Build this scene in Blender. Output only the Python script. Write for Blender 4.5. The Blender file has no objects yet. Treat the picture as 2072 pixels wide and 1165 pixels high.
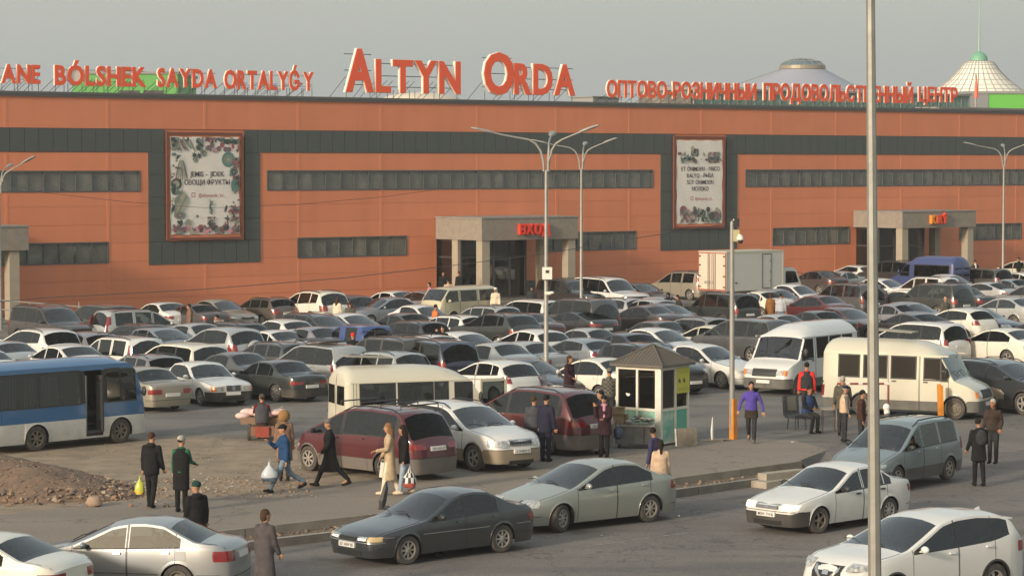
import bpy, math, random
from mathutils import Vector, Matrix
R = random.Random(11)
SC = bpy.context.scene
COL = SC.collection
# ------------------------------------------------------------------ camera, sky, sun, exposure
F = 5300.0; CX = 1036.0; CY = 582.5; PITCH = math.atan(249.5/F); CH = 8.0
cd = bpy.data.cameras.new('camera'); cam = bpy.data.objects.new('camera', cd); COL.objects.link(cam)
cam.location = (0, 0, CH); cam.rotation_euler = (math.pi/2-PITCH, 0, 0)
cd.sensor_width = 36; cd.lens = 36*F/2072; cd.clip_start = 1; cd.clip_end = 6000
SC.camera = cam
W = bpy.data.worlds.new('World'); SC.world = W; W.use_nodes = True
nt = W.node_tree; nt.nodes.clear()
SUN_EL = math.radians(17); SUN_AZ = math.radians(-139)      # azimuth from +Y towards +X: low, from behind the viewer's left
sky = nt.nodes.new('ShaderNodeTexSky'); sky.sky_type = 'NISHITA'; sky.sun_disc = False
sky.sun_elevation = SUN_EL; sky.sun_rotation = SUN_AZ; sky.dust_density = 6; sky.air_density = 1.5; sky.ozone_density = 1
bg1 = nt.nodes.new('ShaderNodeBackground'); bg1.inputs[1].default_value = 0.05
hz = nt.nodes.new('ShaderNodeBackground'); hz.inputs[1].default_value = 0.53
tc = nt.nodes.new('ShaderNodeTexCoord'); sx = nt.nodes.new('ShaderNodeSeparateXYZ')
rp = nt.nodes.new('ShaderNodeValToRGB')
nt.links.new(tc.outputs['Generated'], sx.inputs[0])
mm = nt.nodes.new('ShaderNodeMath'); mm.operation = 'MULTIPLY_ADD'; mm.inputs[1].default_value = 0.5; mm.inputs[2].default_value = 0.5
nt.links.new(sx.outputs[0], mm.inputs[0]); nt.links.new(mm.outputs[0], rp.inputs[0])
rp.color_ramp.elements[0].position = 0.2; rp.color_ramp.elements[0].color = (0.43, 0.455, 0.45, 1)
rp.color_ramp.elements[1].position = 0.7; rp.color_ramp.elements[1].color = (0.385, 0.425, 0.42, 1)
nt.links.new(rp.outputs[0], hz.inputs[0]); nt.links.new(sky.outputs[0], bg1.inputs[0])
add = nt.nodes.new('ShaderNodeAddShader'); wo = nt.nodes.new('ShaderNodeOutputWorld')
nt.links.new(bg1.outputs[0], add.inputs[0]); nt.links.new(hz.outputs[0], add.inputs[1]); nt.links.new(add.outputs[0], wo.inputs[0])
sl = bpy.data.lights.new('sun', 'SUN'); sl.energy = 1.9; sl.angle = math.radians(6); sl.color = (1.0, 0.88, 0.75)
so = bpy.data.objects.new('sun', sl); COL.objects.link(so)
sd = Vector((math.sin(SUN_AZ)*math.cos(SUN_EL), math.cos(SUN_AZ)*math.cos(SUN_EL), math.sin(SUN_EL)))
so.rotation_euler = sd.to_track_quat('Z', 'Y').to_euler()
SC.view_settings.view_transform = 'Standard'; SC.view_settings.look = 'None'; SC.view_settings.exposure = 0.88; SC.view_settings.gamma = 1
SC.view_settings.use_curve_mapping = False
SC.cycles.max_bounces = 6; SC.cycles.transparent_max_bounces = 12; SC.cycles.use_denoising = True
SC.cycles.sample_clamp_indirect = 4
ROAD_Z = -0.35
HAZE = 0.00035
# ------------------------------------------------------------------ where the ray of a photo pixel meets a plane
cp, sp = math.cos(PITCH), math.sin(PITCH)
def ray(px, py):
    u = CY-py
    return Vector((px-CX, F*cp+u*sp, -F*sp+u*cp))
def G(px, py, z=0.0):
    d = ray(px, py); t = (z-CH)/d.z
    return Vector((d.x*t, d.y*t, z))
def AT(px, py, Y):
    d = ray(px, py); t = Y/d.y
    return Vector((d.x*t, Y, CH+d.z*t))
# ------------------------------------------------------------------ materials
MATS = {}
def mat(name, col, rough=0.6, metal=0.0, noise=0.0, nscale=8.0, coat=0.0, bump=0.0, bscale=30.0, spec=0.5, col2=None, dirt=0.0, emit=None):
    if name in MATS: return MATS[name]
    m = bpy.data.materials.new(name); m.use_nodes = True; n = m.node_tree; b = n.nodes['Principled BSDF']; L = n.links
    b.inputs['Roughness'].default_value = rough; b.inputs['Metallic'].default_value = metal
    b.inputs['Coat Weight'].default_value = coat; b.inputs['Coat Roughness'].default_value = 0.07
    b.inputs['Specular IOR Level'].default_value = spec
    b.inputs['Base Color'].default_value = (*col, 1)
    t = n.nodes.new('ShaderNodeTexCoord'); src = None
    if noise or col2:
        no = n.nodes.new('ShaderNodeTexNoise'); no.inputs['Scale'].default_value = nscale; no.inputs['Detail'].default_value = 6
        L.new(t.outputs['Object'], no.inputs['Vector'])
        r = n.nodes.new('ShaderNodeValToRGB'); r.color_ramp.elements[0].position = 0.3; r.color_ramp.elements[1].position = 0.7
        c2 = col2 or tuple(min(1, c*(1+noise)) for c in col); c1 = col if col2 else tuple(c*(1-noise) for c in col)
        r.color_ramp.elements[0].color = (*c1, 1); r.color_ramp.elements[1].color = (*c2, 1)
        L.new(no.outputs['Fac'], r.inputs[0]); L.new(r.outputs[0], b.inputs['Base Color']); src = r.outputs[0]
    if dirt:     # road dust: thick on the sills, thin and blotchy above
        g = n.nodes.new('ShaderNodeSeparateXYZ'); L.new(t.outputs['Object'], g.inputs[0])
        mr = n.nodes.new('ShaderNodeMapRange'); mr.inputs[1].default_value = 0.2; mr.inputs[2].default_value = 0.95
        mr.inputs[3].default_value = dirt; mr.inputs[4].default_value = dirt*0.22; L.new(g.outputs['Z'], mr.inputs[0])
        n2 = n.nodes.new('ShaderNodeTexNoise'); n2.inputs['Scale'].default_value = 2.2; n2.inputs['Detail'].default_value = 8
        oi = n.nodes.new('ShaderNodeObjectInfo'); va = n.nodes.new('ShaderNodeVectorMath'); va.operation = 'ADD'
        L.new(t.outputs['Object'], va.inputs[0]); L.new(oi.outputs['Random'], va.inputs[1]); L.new(va.outputs[0], n2.inputs['Vector'])
        mu = n.nodes.new('ShaderNodeMath'); mu.operation = 'MULTIPLY'; L.new(mr.outputs[0], mu.inputs[0])
        m2 = n.nodes.new('ShaderNodeMapRange'); m2.inputs[1].default_value = 0.3; m2.inputs[2].default_value = 0.7; m2.inputs[3].default_value = 0.4; m2.inputs[4].default_value = 1.5
        L.new(n2.outputs['Fac'], m2.inputs[0]); L.new(m2.outputs[0], mu.inputs[1])
        mu.use_clamp = True
        mx = n.nodes.new('ShaderNodeMix'); mx.data_type = 'RGBA'; mx.inputs[6].default_value = (*col, 1); mx.inputs[7].default_value = (0.23, 0.19, 0.145, 1)
        if src: L.new(src, mx.inputs[6])
        L.new(mu.outputs[0], mx.inputs[0]); L.new(mx.outputs[2], b.inputs['Base Color'])
        rr = n.nodes.new('ShaderNodeMapRange'); rr.inputs[3].default_value = rough; rr.inputs[4].default_value = 0.85; L.new(mu.outputs[0], rr.inputs[0]); L.new(rr.outputs[0], b.inputs['Roughness'])
        cw = n.nodes.new('ShaderNodeMapRange'); cw.inputs[3].default_value = coat; cw.inputs[4].default_value = 0; L.new(mu.outputs[0], cw.inputs[0]); L.new(cw.outputs[0], b.inputs['Coat Weight'])
        me = n.nodes.new('ShaderNodeMapRange'); me.inputs[3].default_value = metal; me.inputs[4].default_value = 0; L.new(mu.outputs[0], me.inputs[0]); L.new(me.outputs[0], b.inputs['Metallic'])
    if bump:
        nb = n.nodes.new('ShaderNodeTexNoise'); nb.inputs['Scale'].default_value = bscale; nb.inputs['Detail'].default_value = 5
        L.new(t.outputs['Object'], nb.inputs['Vector'])
        bp = n.nodes.new('ShaderNodeBump'); bp.inputs['Strength'].default_value = bump; bp.inputs['Distance'].default_value = 0.02
        L.new(nb.outputs['Fac'], bp.inputs['Height']); L.new(bp.outputs[0], b.inputs['Normal'])
    if emit:
        b.inputs['Emission Color'].default_value = (*col, 1); b.inputs['Emission Strength'].default_value = emit
    MATS[name] = m; return m
def glassmat(name, tint, refl=1.0, rough=0.02, dust=.02, base=.025, dusty=None):
    if name in MATS: return MATS[name]
    m = bpy.data.materials.new(name); m.use_nodes = True; n = m.node_tree; n.nodes.clear(); L = n.links
    o = n.nodes.new('ShaderNodeOutputMaterial'); tr = n.nodes.new('ShaderNodeBsdfTransparent'); tr.inputs[0].default_value = (*tint, 1)
    gl = n.nodes.new('ShaderNodeBsdfGlossy'); gl.inputs['Roughness'].default_value = rough; gl.inputs[0].default_value = (1, 1, 1, 1)
    df = n.nodes.new('ShaderNodeBsdfDiffuse'); df.inputs[0].default_value = (0.20, 0.18, 0.15, 1)
    fr = n.nodes.new('ShaderNodeFresnel'); fr.inputs[0].default_value = 1.5
    mu = n.nodes.new('ShaderNodeMath'); mu.operation = 'MULTIPLY_ADD'; mu.inputs[1].default_value = refl; mu.inputs[2].default_value = base; mu.use_clamp = True
    m1 = n.nodes.new('ShaderNodeMixShader'); m2 = n.nodes.new('ShaderNodeMixShader'); m2.inputs[0].default_value = dust
    L.new(fr.outputs[0], mu.inputs[0]); L.new(mu.outputs[0], m1.inputs[0]); L.new(tr.outputs[0], m1.inputs[1]); L.new(gl.outputs[0], m1.inputs[2])
    L.new(m1.outputs[0], m2.inputs[1]); L.new(df.outputs[0], m2.inputs[2]); L.new(m2.outputs[0], o.inputs[0])
    if dusty:  # pane mottling put into the colour, in place of uneven reflections
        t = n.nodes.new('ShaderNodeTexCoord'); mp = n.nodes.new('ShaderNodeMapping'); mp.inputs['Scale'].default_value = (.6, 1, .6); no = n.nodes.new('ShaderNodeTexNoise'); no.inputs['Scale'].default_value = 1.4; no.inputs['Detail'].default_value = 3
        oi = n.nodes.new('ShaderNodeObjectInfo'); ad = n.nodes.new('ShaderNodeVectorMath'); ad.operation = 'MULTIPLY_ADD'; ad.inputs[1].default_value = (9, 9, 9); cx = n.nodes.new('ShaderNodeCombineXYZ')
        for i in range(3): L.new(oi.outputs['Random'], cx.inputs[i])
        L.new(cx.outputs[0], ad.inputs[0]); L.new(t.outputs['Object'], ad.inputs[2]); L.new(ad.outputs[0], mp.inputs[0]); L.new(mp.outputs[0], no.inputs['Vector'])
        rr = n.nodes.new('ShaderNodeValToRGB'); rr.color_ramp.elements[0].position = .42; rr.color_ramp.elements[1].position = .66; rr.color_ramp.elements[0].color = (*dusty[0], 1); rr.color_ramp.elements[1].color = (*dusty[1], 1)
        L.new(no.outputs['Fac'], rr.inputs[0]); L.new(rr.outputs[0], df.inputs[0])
    MATS[name] = m; return m
M = {}
M['orange'] = mat('orange_cladding', (0.64, 0.212, 0.100), 0.55, noise=0.03, nscale=0.5, bump=0.15, bscale=3)
M['orange2'] = mat('orange_joint_cover', (0.645, 0.216, 0.103), 0.55)
M['band'] = mat('dark_grey_cladding', (0.062, 0.073, 0.066), 0.5, noise=0.08, nscale=0.9)
M['frame'] = mat('grey_window_frame', (0.075, 0.085, 0.085), 0.45)
M['canopy'] = mat('canopy_stone', (0.25, 0.215, 0.175), 0.75, noise=0.12, nscale=3)
M['column'] = mat('column_render', (0.34, 0.29, 0.22), 0.8, noise=0.08, nscale=2)
M['plinth'] = mat('plinth_stone', (0.12, 0.115, 0.10), 0.8, noise=0.2)
M['concrete'] = mat('concrete', (0.235, 0.205, 0.165), 0.9, noise=0.22, nscale=1.6, bump=0.5, bscale=9)
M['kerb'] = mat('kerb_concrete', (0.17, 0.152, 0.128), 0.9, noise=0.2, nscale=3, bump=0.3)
M['kerbtop'] = mat('pale_kerb_top', (0.30, 0.27, 0.225), 0.9, noise=0.15, nscale=3)  # paler than the kerb sides
M['red'] = mat('red_letter_face', (0.82, 0.105, 0.035), 0.5)
M['cream'] = mat('cream_letter_side', (0.80, 0.72, 0.60), 0.55)
M['steel'] = mat('galvanised_steel', (0.30, 0.29, 0.26), 0.55, 0.35, noise=0.12, nscale=2.5)
M['darksteel'] = mat('dark_steel', (0.06, 0.06, 0.06), 0.5, 0.4)
M['black'] = mat('black_plastic', (0.022, 0.022, 0.023), 0.55)
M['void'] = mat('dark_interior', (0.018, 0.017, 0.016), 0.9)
M['inner'] = mat('hall_interior', (0.20, 0.18, 0.15), 0.9, col2=(0.09, 0.085, 0.075), nscale=.8)
M['innercol'] = mat('hall_column', (0.36, 0.32, 0.25), 0.9)
M['rubber'] = mat('dusty_tyre', (0.045, 0.041, 0.036), 0.9, col2=(0.095, 0.082, 0.066), nscale=6)
M['alloy'] = mat('alloy_rim', (0.42, 0.41, 0.39), 0.4, 0.6, dirt=0.5)
M['steelrim'] = mat('dark_steel_rim', (0.09, 0.083, 0.07), 0.6, 0.2, dirt=0.5)
M['chrome'] = mat('chrome', (0.60, 0.60, 0.60), 0.2, 0.9)
M['lamp_clear'] = mat('headlamp_lens', (0.42, 0.42, 0.40), 0.12, 0.3, noise=0.45, nscale=14, coat=1)
M['lamp_lit'] = mat('lit_headlamp', (1.0, 0.86, 0.52), 0.3, emit=0.9)
M['lamp_red'] = mat('tail_lamp_lens', (0.20, 0.008, 0.008), 0.2, noise=0.25, nscale=9, coat=1)
M['lamp_amber'] = mat('amber_lens', (0.62, 0.17, 0.02), 0.25, coat=1)
M['plate'] = mat('number_plate', (0.62, 0.60, 0.56), 0.5)
M['ink'] = mat('black_ink', (0.03, 0.03, 0.035), 0.6)
M['seat'] = mat('grey_seat_fabric', (0.035, 0.034, 0.033), 0.9)
M['clad'] = mat('grey_bumper_plastic', (0.028, 0.028, 0.028), 0.55, dirt=0.16)
M['white'] = mat('white_paint_trim', (0.70, 0.67, 0.58), 0.5)
M['glass_w'] = glassmat('windscreen_glass', (0.50, 0.60, 0.60), 1.2, base=.05)
M['glass_s'] = glassmat('side_glass', (0.26, 0.30, 0.29), 0.9)
M['glass_d'] = glassmat('privacy_glass', (0.05, 0.055, 0.055), 0.4, base=.0, dust=.01)
M['glass_b'] = glassmat('building_glass', (0.62, 0.65, 0.61), 1.3, dust=.46, dusty=((0.22, 0.225, 0.195), (0.34, 0.33, 0.275)))  # pale diffuse tones painted in, standing in for reflections on the hall windows
PAINT = {k: mat('paint_'+k, c, r, me, coat=0.9, dirt=d*(.8 if max(c) > .15 else .26)) for k, c, r, me, d in [
    ('white', (0.64, 0.635, 0.60), .4, 0, .30), ('oldcream', (0.50, 0.45, 0.30), .5, 0, .3), ('cream', (0.55, 0.52, 0.41), .5, 0, .28), ('pearl', (0.68, 0.65, 0.55), .4, 0, .22),
    ('silver', (0.42, 0.43, 0.42), .38, .45, .35), ('grey', (0.20, 0.205, 0.21), .4, .35, .35), ('darkgrey', (0.075, 0.077, 0.08), .35, .3, .35),
    ('black', (0.016, 0.016, 0.018), .3, .1, .28), ('green_black', (0.022, 0.027, 0.025), .32, .1, .26), ('olive', (0.055, 0.052, 0.045), .4, .2, .35),
    ('brown', (0.085, 0.07, 0.06), .4, .2, .45), ('dullsilver', (0.29, 0.30, 0.305), .36, .45, .35), ('beige', (0.30, 0.27, 0.21), .4, .4, .4), ('maroon', (0.088, 0.009, 0.014), .35, .2, .22),
    ('dark_maroon', (0.065, 0.014, 0.018), .35, .2, .3), ('navy', (0.022, 0.030, 0.055), .35, .2, .28), ('blue', (0.022, 0.055, 0.20), .4, .1, .25),
    ('lavender', (0.23, 0.225, 0.25), .4, .4, .35), ('steelblue', (0.22, 0.25, 0.28), .38, .4, .3), ('teal', (0.18, 0.225, 0.235), .4, .35, .25),
    ('sage', (0.30, 0.32, 0.285), .38, .4, .28), ('slate', (0.032, 0.037, 0.042), .3, .25, .22), ('bronze', (0.27, 0.22, 0.17), .38, .4, .3), ('busblue', (0.022, 0.115, 0.27), .45, 0, .18), ('vanblue', (0.028, 0.045, 0.15), .45, 0, .2),
    ('copperblack', (0.045, 0.036, 0.034), .4, .1, .4)]}
# ------------------------------------------------------------------ mesh helpers
class MB:
    def __init__(s): s.v = []; s.f = []; s.m = []
    def add(s, vs, fs, mi=0, T=None):
        o = len(s.v)
        s.v += [tuple(T @ Vector(v)) for v in vs] if T is not None else [tuple(v) for v in vs]
        s.f += [tuple(o+i for i in f) for f in fs]; s.m += [mi]*len(fs)
    def box(s, x0, x1, y0, y1, z0, z1, mi=0, T=None):
        s.add([(x0,y0,z0),(x1,y0,z0),(x1,y1,z0),(x0,y1,z0),(x0,y0,z1),(x1,y0,z1),(x1,y1,z1),(x0,y1,z1)],
              [(0,3,2,1),(4,5,6,7),(0,1,5,4),(1,2,6,5),(2,3,7,6),(3,0,4,7)], mi, T)
    def tube(s, pts, rs, n=8, mi=0, cap=True):
        pts = [Vector(p) for p in pts]
        if not isinstance(rs, (list, tuple)): rs = [rs]*len(pts)
        o = len(s.v); up = Vector((0.13, 0.21, 0.97)).normalized()
        for i, p in enumerate(pts):
            d = (pts[min(i+1, len(pts)-1)]-pts[max(i-1, 0)]).normalized()
            a = d.cross(up if abs(d.dot(up)) < 0.95 else Vector((1, 0, 0))).normalized(); b = d.cross(a)
            for k in range(n):
                t = 2*math.pi*k/n; s.v.append(tuple(p+(a*math.cos(t)+b*math.sin(t))*rs[i]))
        for i in range(len(pts)-1):
            for k in range(n):
                s.f.append((o+i*n+k, o+i*n+(k+1) % n, o+(i+1)*n+(k+1) % n, o+(i+1)*n+k)); s.m.append(mi)
        if cap:
            s.f.append(tuple(o+k for k in reversed(range(n)))); s.m.append(mi)
            s.f.append(tuple(o+(len(pts)-1)*n+k for k in range(n))); s.m.append(mi)
    def lathe(s, prof, n=24, axis='z', mi=0, T=None, closed=False):
        vs = []
        for r, h in prof:
            for k in range(n):
                t = 2*math.pi*k/n; c, q = r*math.cos(t), r*math.sin(t)
                vs.append((c, q, h) if axis == 'z' else (c, h, q))
        fs = []; m = len(prof)
        for i in range(m if closed else m-1):
            j = (i+1) % m
            for k in range(n): fs.append((i*n+k, i*n+(k+1) % n, j*n+(k+1) % n, j*n+k))
        s.add(vs, fs, mi, T)
    def prism(s, poly, z0, z1, mi=0, T=None):
        n = len(poly)
        s.add([(x, y, z0) for x, y in poly]+[(x, y, z1) for x, y in poly],
              [tuple(reversed(range(n))), tuple(range(n, 2*n))]+[(i, (i+1) % n, n+(i+1) % n, n+i) for i in range(n)], mi, T)
    def ell(s, c, r, nu=10, nv=6, mi=0, rot=None):
        T = Matrix.Translation(c) @ (rot if rot is not None else Matrix.Identity(4)) @ Matrix.Diagonal((*r, 1))
        vs = [(0, 0, -1)]; fs = []
        for i in range(1, nv):
            p = -math.pi/2+math.pi*i/nv
            for k in range(nu):
                t = 2*math.pi*k/nu; vs.append((math.cos(p)*math.cos(t), math.cos(p)*math.sin(t), math.sin(p)))
        vs.append((0, 0, 1)); e = len(vs)-1
        for k in range(nu):
            fs.append((0, 1+(k+1) % nu, 1+k)); fs.append((e, e-nu+k, e-nu+(k+1) % nu))
            for i in range(nv-2):
                a = 1+i*nu; fs.append((a+k, a+(k+1) % nu, a+nu+(k+1) % nu, a+nu+k))
        s.add(vs, fs, mi, T)
    def cone(s, p0, p1, r0, r1, mi=0, n=10):       # rounded tapered limb
        p0, p1 = Vector(p0), Vector(p1)
        s.tube([p0, p1], [r0, r1], n, mi); s.ell(p0, (r0,)*3, n, 6, mi); s.ell(p1, (r1,)*3, n, 6, mi)
    def mesh(s, name, mats, smooth=None):
        me = bpy.data.meshes.new(name); me.from_pydata(s.v, [], s.f)
        for m in mats: me.materials.append(m)
        if len(mats) > 1: me.polygons.foreach_set('material_index', s.m)
        if smooth is not None:
            me.polygons.foreach_set('use_smooth', [True]*len(s.f)); me.set_sharp_from_angle(angle=math.radians(smooth))
        me.update(); return me
    def build(s, name, mats, parent=None, smooth=None, **kw):
        if not isinstance(mats, (list, tuple)): mats = [mats]
        return link(name, s.mesh(name, mats, smooth), parent, **kw)
def link(name, data, parent=None, loc=None, rz=None, label=None, cat=None, group=None, kind=None):
    o = bpy.data.objects.new(name, data); COL.objects.link(o)
    if parent is not None: o.parent = parent
    if loc is not None: o.location = loc
    if rz is not None: o.rotation_euler = (0, 0, rz)
    if label: o['label'] = label
    if cat: o['category'] = cat
    if group: o['group'] = group
    if kind: o['kind'] = kind
    return o
def thing(name, label, cat, loc=(0, 0, 0), rz=0, group=None):
    return link(name, None, None, loc, rz, label, cat, group)
# ------------------------------------------------------------------ letters
_gl = {}
def bake_glyphs(chars, offsets):
    todo = []
    for off in offsets:
        for ch in chars:
            c = bpy.data.curves.new('glyph', 'FONT'); c.body = ch; c.size = 1; c.offset = off; c.extrude = 0.5 if off != FLAT else 0.0; c.resolution_u = 3
            o = bpy.data.objects.new('glyph', c); COL.objects.link(o); todo.append((off, ch, o, c))
    dg = bpy.context.evaluated_depsgraph_get(); dg.update()
    for off, ch, o, c in todo:
        me = bpy.data.meshes.new_from_object(o.evaluated_get(dg))
        vs = [tuple(v.co) for v in me.vertices]; fs = [tuple(p.vertices) for p in me.polygons]
        _gl[(off, ch)] = (vs, fs, min((v[0] for v in vs), default=0), max((v[0] for v in vs), default=.3))
        bpy.data.objects.remove(o); bpy.data.curves.remove(c); bpy.data.meshes.remove(me)
FLAT = 0.006
BOLD, FAT = 0.026, 0.034
SIGN_CH = 'ANEBÓLSHKYDORTGPǴIОПТВРЗНИЧЫДЛЬСЕЙЦХКÝ-'
FLAT_CH = "ABCDEFGHIJKLMNOPQRSTUVWXYZabcdefghijklmnopqrstuvwxyz@_-.0123456789ÓÚÝАБВГДЕЖЗИЙКЛМНОПРСТУФХЦЧШЩЫЬЭЮЯ"
bake_glyphs(sorted(set(SIGN_CH)), [BOLD, FAT])
bake_glyphs(sorted(set(FLAT_CH)), [FLAT])
CAP = max(v[1] for v in _gl[(FLAT, 'H')][0])
def layout(text, off, gap=0.10, space=0.32):
    x = 0; out = []
    for ch in text:
        if ch == ' ': x += space; continue
        g = _gl[(off, ch)]
        out.append((ch, x-g[2])); x += g[3]-g[2]+gap
    return out, x-gap
def flat_text(mb, text, x0, x1, z, h, y, mi=0, off=None):
    """printed line on a plane y=const, spanning x0..x1, caps of height h"""
    off = FLAT if off is None else off
    lay, w = layout(text, off); k = (x1-x0)/w
    for ch, cx in lay:
        vs, fs, _, _ = _gl[(off, ch)]
        for q, dx in enumerate((-.010, .0, .010)): mb.add([(x0+(vx+cx+dx)*k, y-.0006*q, z+vy*h/CAP) for vx, vy, vz in vs], fs, mi)
# ------------------------------------------------------------------ ground, road, footpath
def ground_mat(name, c1, c2, c3, dirtc=None, dirt_at=None, s1=0.35, s2=6):
    m = bpy.data.materials.new(name); m.use_nodes = True; n = m.node_tree; b = n.nodes['Principled BSDF']; L = n.links
    b.inputs['Roughness'].default_value = 0.92; b.inputs['Specular IOR Level'].default_value = 0.25
    t = n.nodes.new('ShaderNodeTexCoord')
    def noise(s, d=8, st=None):
        k = n.nodes.new('ShaderNodeTexNoise'); k.inputs['Scale'].default_value = s; k.inputs['Detail'].default_value = d
        if st:
            mp = n.nodes.new('ShaderNodeMapping'); mp.inputs['Rotation'].default_value = (0, 0, -math.radians(40)); mp.inputs['Scale'].default_value = st
            L.new(t.outputs['Object'], mp.inputs[0]); L.new(mp.outputs[0], k.inputs['Vector'])
        else: L.new(t.outputs['Object'], k.inputs['Vector'])
        return k.outputs['Fac']
    def ramp(f, a, bb, p0=.35, p1=.65):
        r = n.nodes.new('ShaderNodeValToRGB'); r.color_ramp.elements[0].position = p0; r.color_ramp.elements[1].position = p1
        r.color_ramp.elements[0].color = (*a, 1); r.color_ramp.elements[1].color = (*bb, 1); L.new(f, r.inputs[0]); return r.outputs[0]
    def mix(f, a, bb, mode='MIX'):
        x = n.nodes.new('ShaderNodeMix'); x.data_type = 'RGBA'; x.blend_type = mode
        for i, q in ((0, f), (6, a), (7, bb)):
            if hasattr(q, 'links'): L.new(q, x.inputs[i])
            else: x.inputs[i].default_value = q if i == 0 else (*q, 1)
        return x.outputs[2]
    base = ramp(noise(s1), c1, c2)
    base = mix(ramp(noise(s1*.8, 6, (.25, 2.2, 1)), (0, 0, 0), (1, 1, 1), .5, .72), base, c3)     # tyre-swept streaks along the lanes
    if dirtc:
        sxy = n.nodes.new('ShaderNodeVectorMath'); sxy.operation = 'DISTANCE'; L.new(t.outputs['Object'], sxy.inputs[0]); sxy.inputs[1].default_value = dirt_at[0]
        a = n.nodes.new('ShaderNodeMath'); a.operation = 'MULTIPLY_ADD'; L.new(noise(.22, 7), a.inputs[0]); a.inputs[1].default_value = 14; L.new(sxy.outputs['Value'], a.inputs[2])
        mr = n.nodes.new('ShaderNodeMapRange'); mr.inputs[1].default_value = dirt_at[1]+7-1.5; mr.inputs[2].default_value = dirt_at[1]+7+2.5; mr.inputs[3].default_value = 1; mr.inputs[4].default_value = 0
        L.new(a.outputs[0], mr.inputs[0])
        base = mix(mr.outputs[0], base, ramp(noise(1.3), dirtc, tuple(c*.72 for c in dirtc)))
    vo = n.nodes.new('ShaderNodeTexVoronoi'); vo.feature = 'DISTANCE_TO_EDGE'; vo.inputs['Scale'].default_value = .22
    wv = n.nodes.new('ShaderNodeVectorMath'); wv.operation = 'MULTIPLY_ADD'; nn = n.nodes.new('ShaderNodeTexNoise'); nn.inputs['Scale'].default_value = 1.1; nn.inputs['Detail'].default_value = 8; L.new(t.outputs['Object'], nn.inputs['Vector'])
    L.new(nn.outputs['Color'], wv.inputs[0]); wv.inputs[1].default_value = (2.2, 2.2, 2.2); L.new(t.outputs['Object'], wv.inputs[2]); L.new(wv.outputs[0], vo.inputs['Vector'])
    cr = n.nodes.new('ShaderNodeMapRange'); cr.inputs[1].default_value = .002; cr.inputs[2].default_value = .007; cr.inputs[3].default_value = .5; cr.inputs[4].default_value = 0; L.new(vo.outputs['Distance'], cr.inputs[0])
    base = mix(cr.outputs[0], base, (0.03, 0.028, 0.025))
    base = mix(ramp(noise(.55, 3), (0, 0, 0), (.45, .45, .45), .64, .70), base, (0.055, 0.052, 0.048))
    fine = noise(s2*4, 9)
    base = mix(0.55, base, ramp(fine, (.35, .35, .35), (.85, .85, .85), .3, .7), 'OVERLAY') if False else base
    g = n.nodes.new('ShaderNodeMapRange'); g.inputs[3].default_value = .72; g.inputs[4].default_value = 1.3; g.inputs[1].default_value = .25; g.inputs[2].default_value = .75; L.new(fine, g.inputs[0])
    vm = n.nodes.new('ShaderNodeVectorMath'); vm.operation = 'SCALE'; L.new(base, vm.inputs[0]); L.new(g.outputs[0], vm.inputs['Scale'])
    L.new(vm.outputs[0], b.inputs['Base Color'])
    bp = n.nodes.new('ShaderNodeBump'); bp.inputs['Strength'].default_value = .35; bp.inputs['Distance'].default_value = .03; L.new(noise(s2, 8), bp.inputs['Height']); L.new(bp.outputs[0], b.inputs['Normal'])
    return m
DC = G(250, 960)
M['lot'] = ground_mat('dusty_asphalt', (0.145, 0.135, 0.124), (0.195, 0.177, 0.156), (0.12, 0.115, 0.107), (0.31, 0.243, 0.173), ((DC.x, DC.y, 0), 8.5))
M['road'] = ground_mat('road_asphalt', (0.146, 0.131, 0.120), (0.188, 0.168, 0.149), (0.116, 0.107, 0.100))
M['walk'] = ground_mat('footpath_asphalt', (0.245, 0.208, 0.170), (0.215, 0.184, 0.152), (0.20, 0.172, 0.143), s1=.2)
M['dirt'] = mat('dry_dirt', (0.17, 0.128, 0.088), .95, col2=(0.24, 0.18, 0.12), nscale=3, bump=.8, bscale=6)
M['darkdirt'] = mat('gutter_soil', (0.10, 0.078, 0.058), .95, col2=(0.17, 0.13, 0.09), nscale=4, bump=.8, bscale=8)
# front line of the lot slab: the footpath's street edge, then the ledge by the driveway
Z0 = 0.0
front = [G(-700, 1208), G(-300, 1161), G(0, 1126), G(490, 1068), G(744, 1040), G(1070, 1001), G(1361, 966), G(1618, 932), G(1672, 912), G(1720, 885), G(1850, 856), G(2100, 850), G(2600, 845), G(4200, 800)]
far = [Vector((600, 260, 0)), Vector((600, 1800, 0)), Vector((-600, 1800, 0)), Vector((-600, 30, 0)), Vector((front[0].x-40, front[0].y-12, 0))]
mb = MB(); poly = [(p.x, p.y) for p in front]+[(p.x, p.y) for p in far]
mb.add([(x, y, 0) for x, y in poly], [tuple(range(len(poly)))])
mb.build('ground', M['lot'], kind='structure')
mb = MB(); S = 900
mb.add([(-S, 10, ROAD_Z), (S, 10, ROAD_Z), (S, 1900, ROAD_Z-.02), (-S, 1900, ROAD_Z-.02)], [(0, 1, 2, 3)])
mb.build('road', M['road'], kind='structure')
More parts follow.
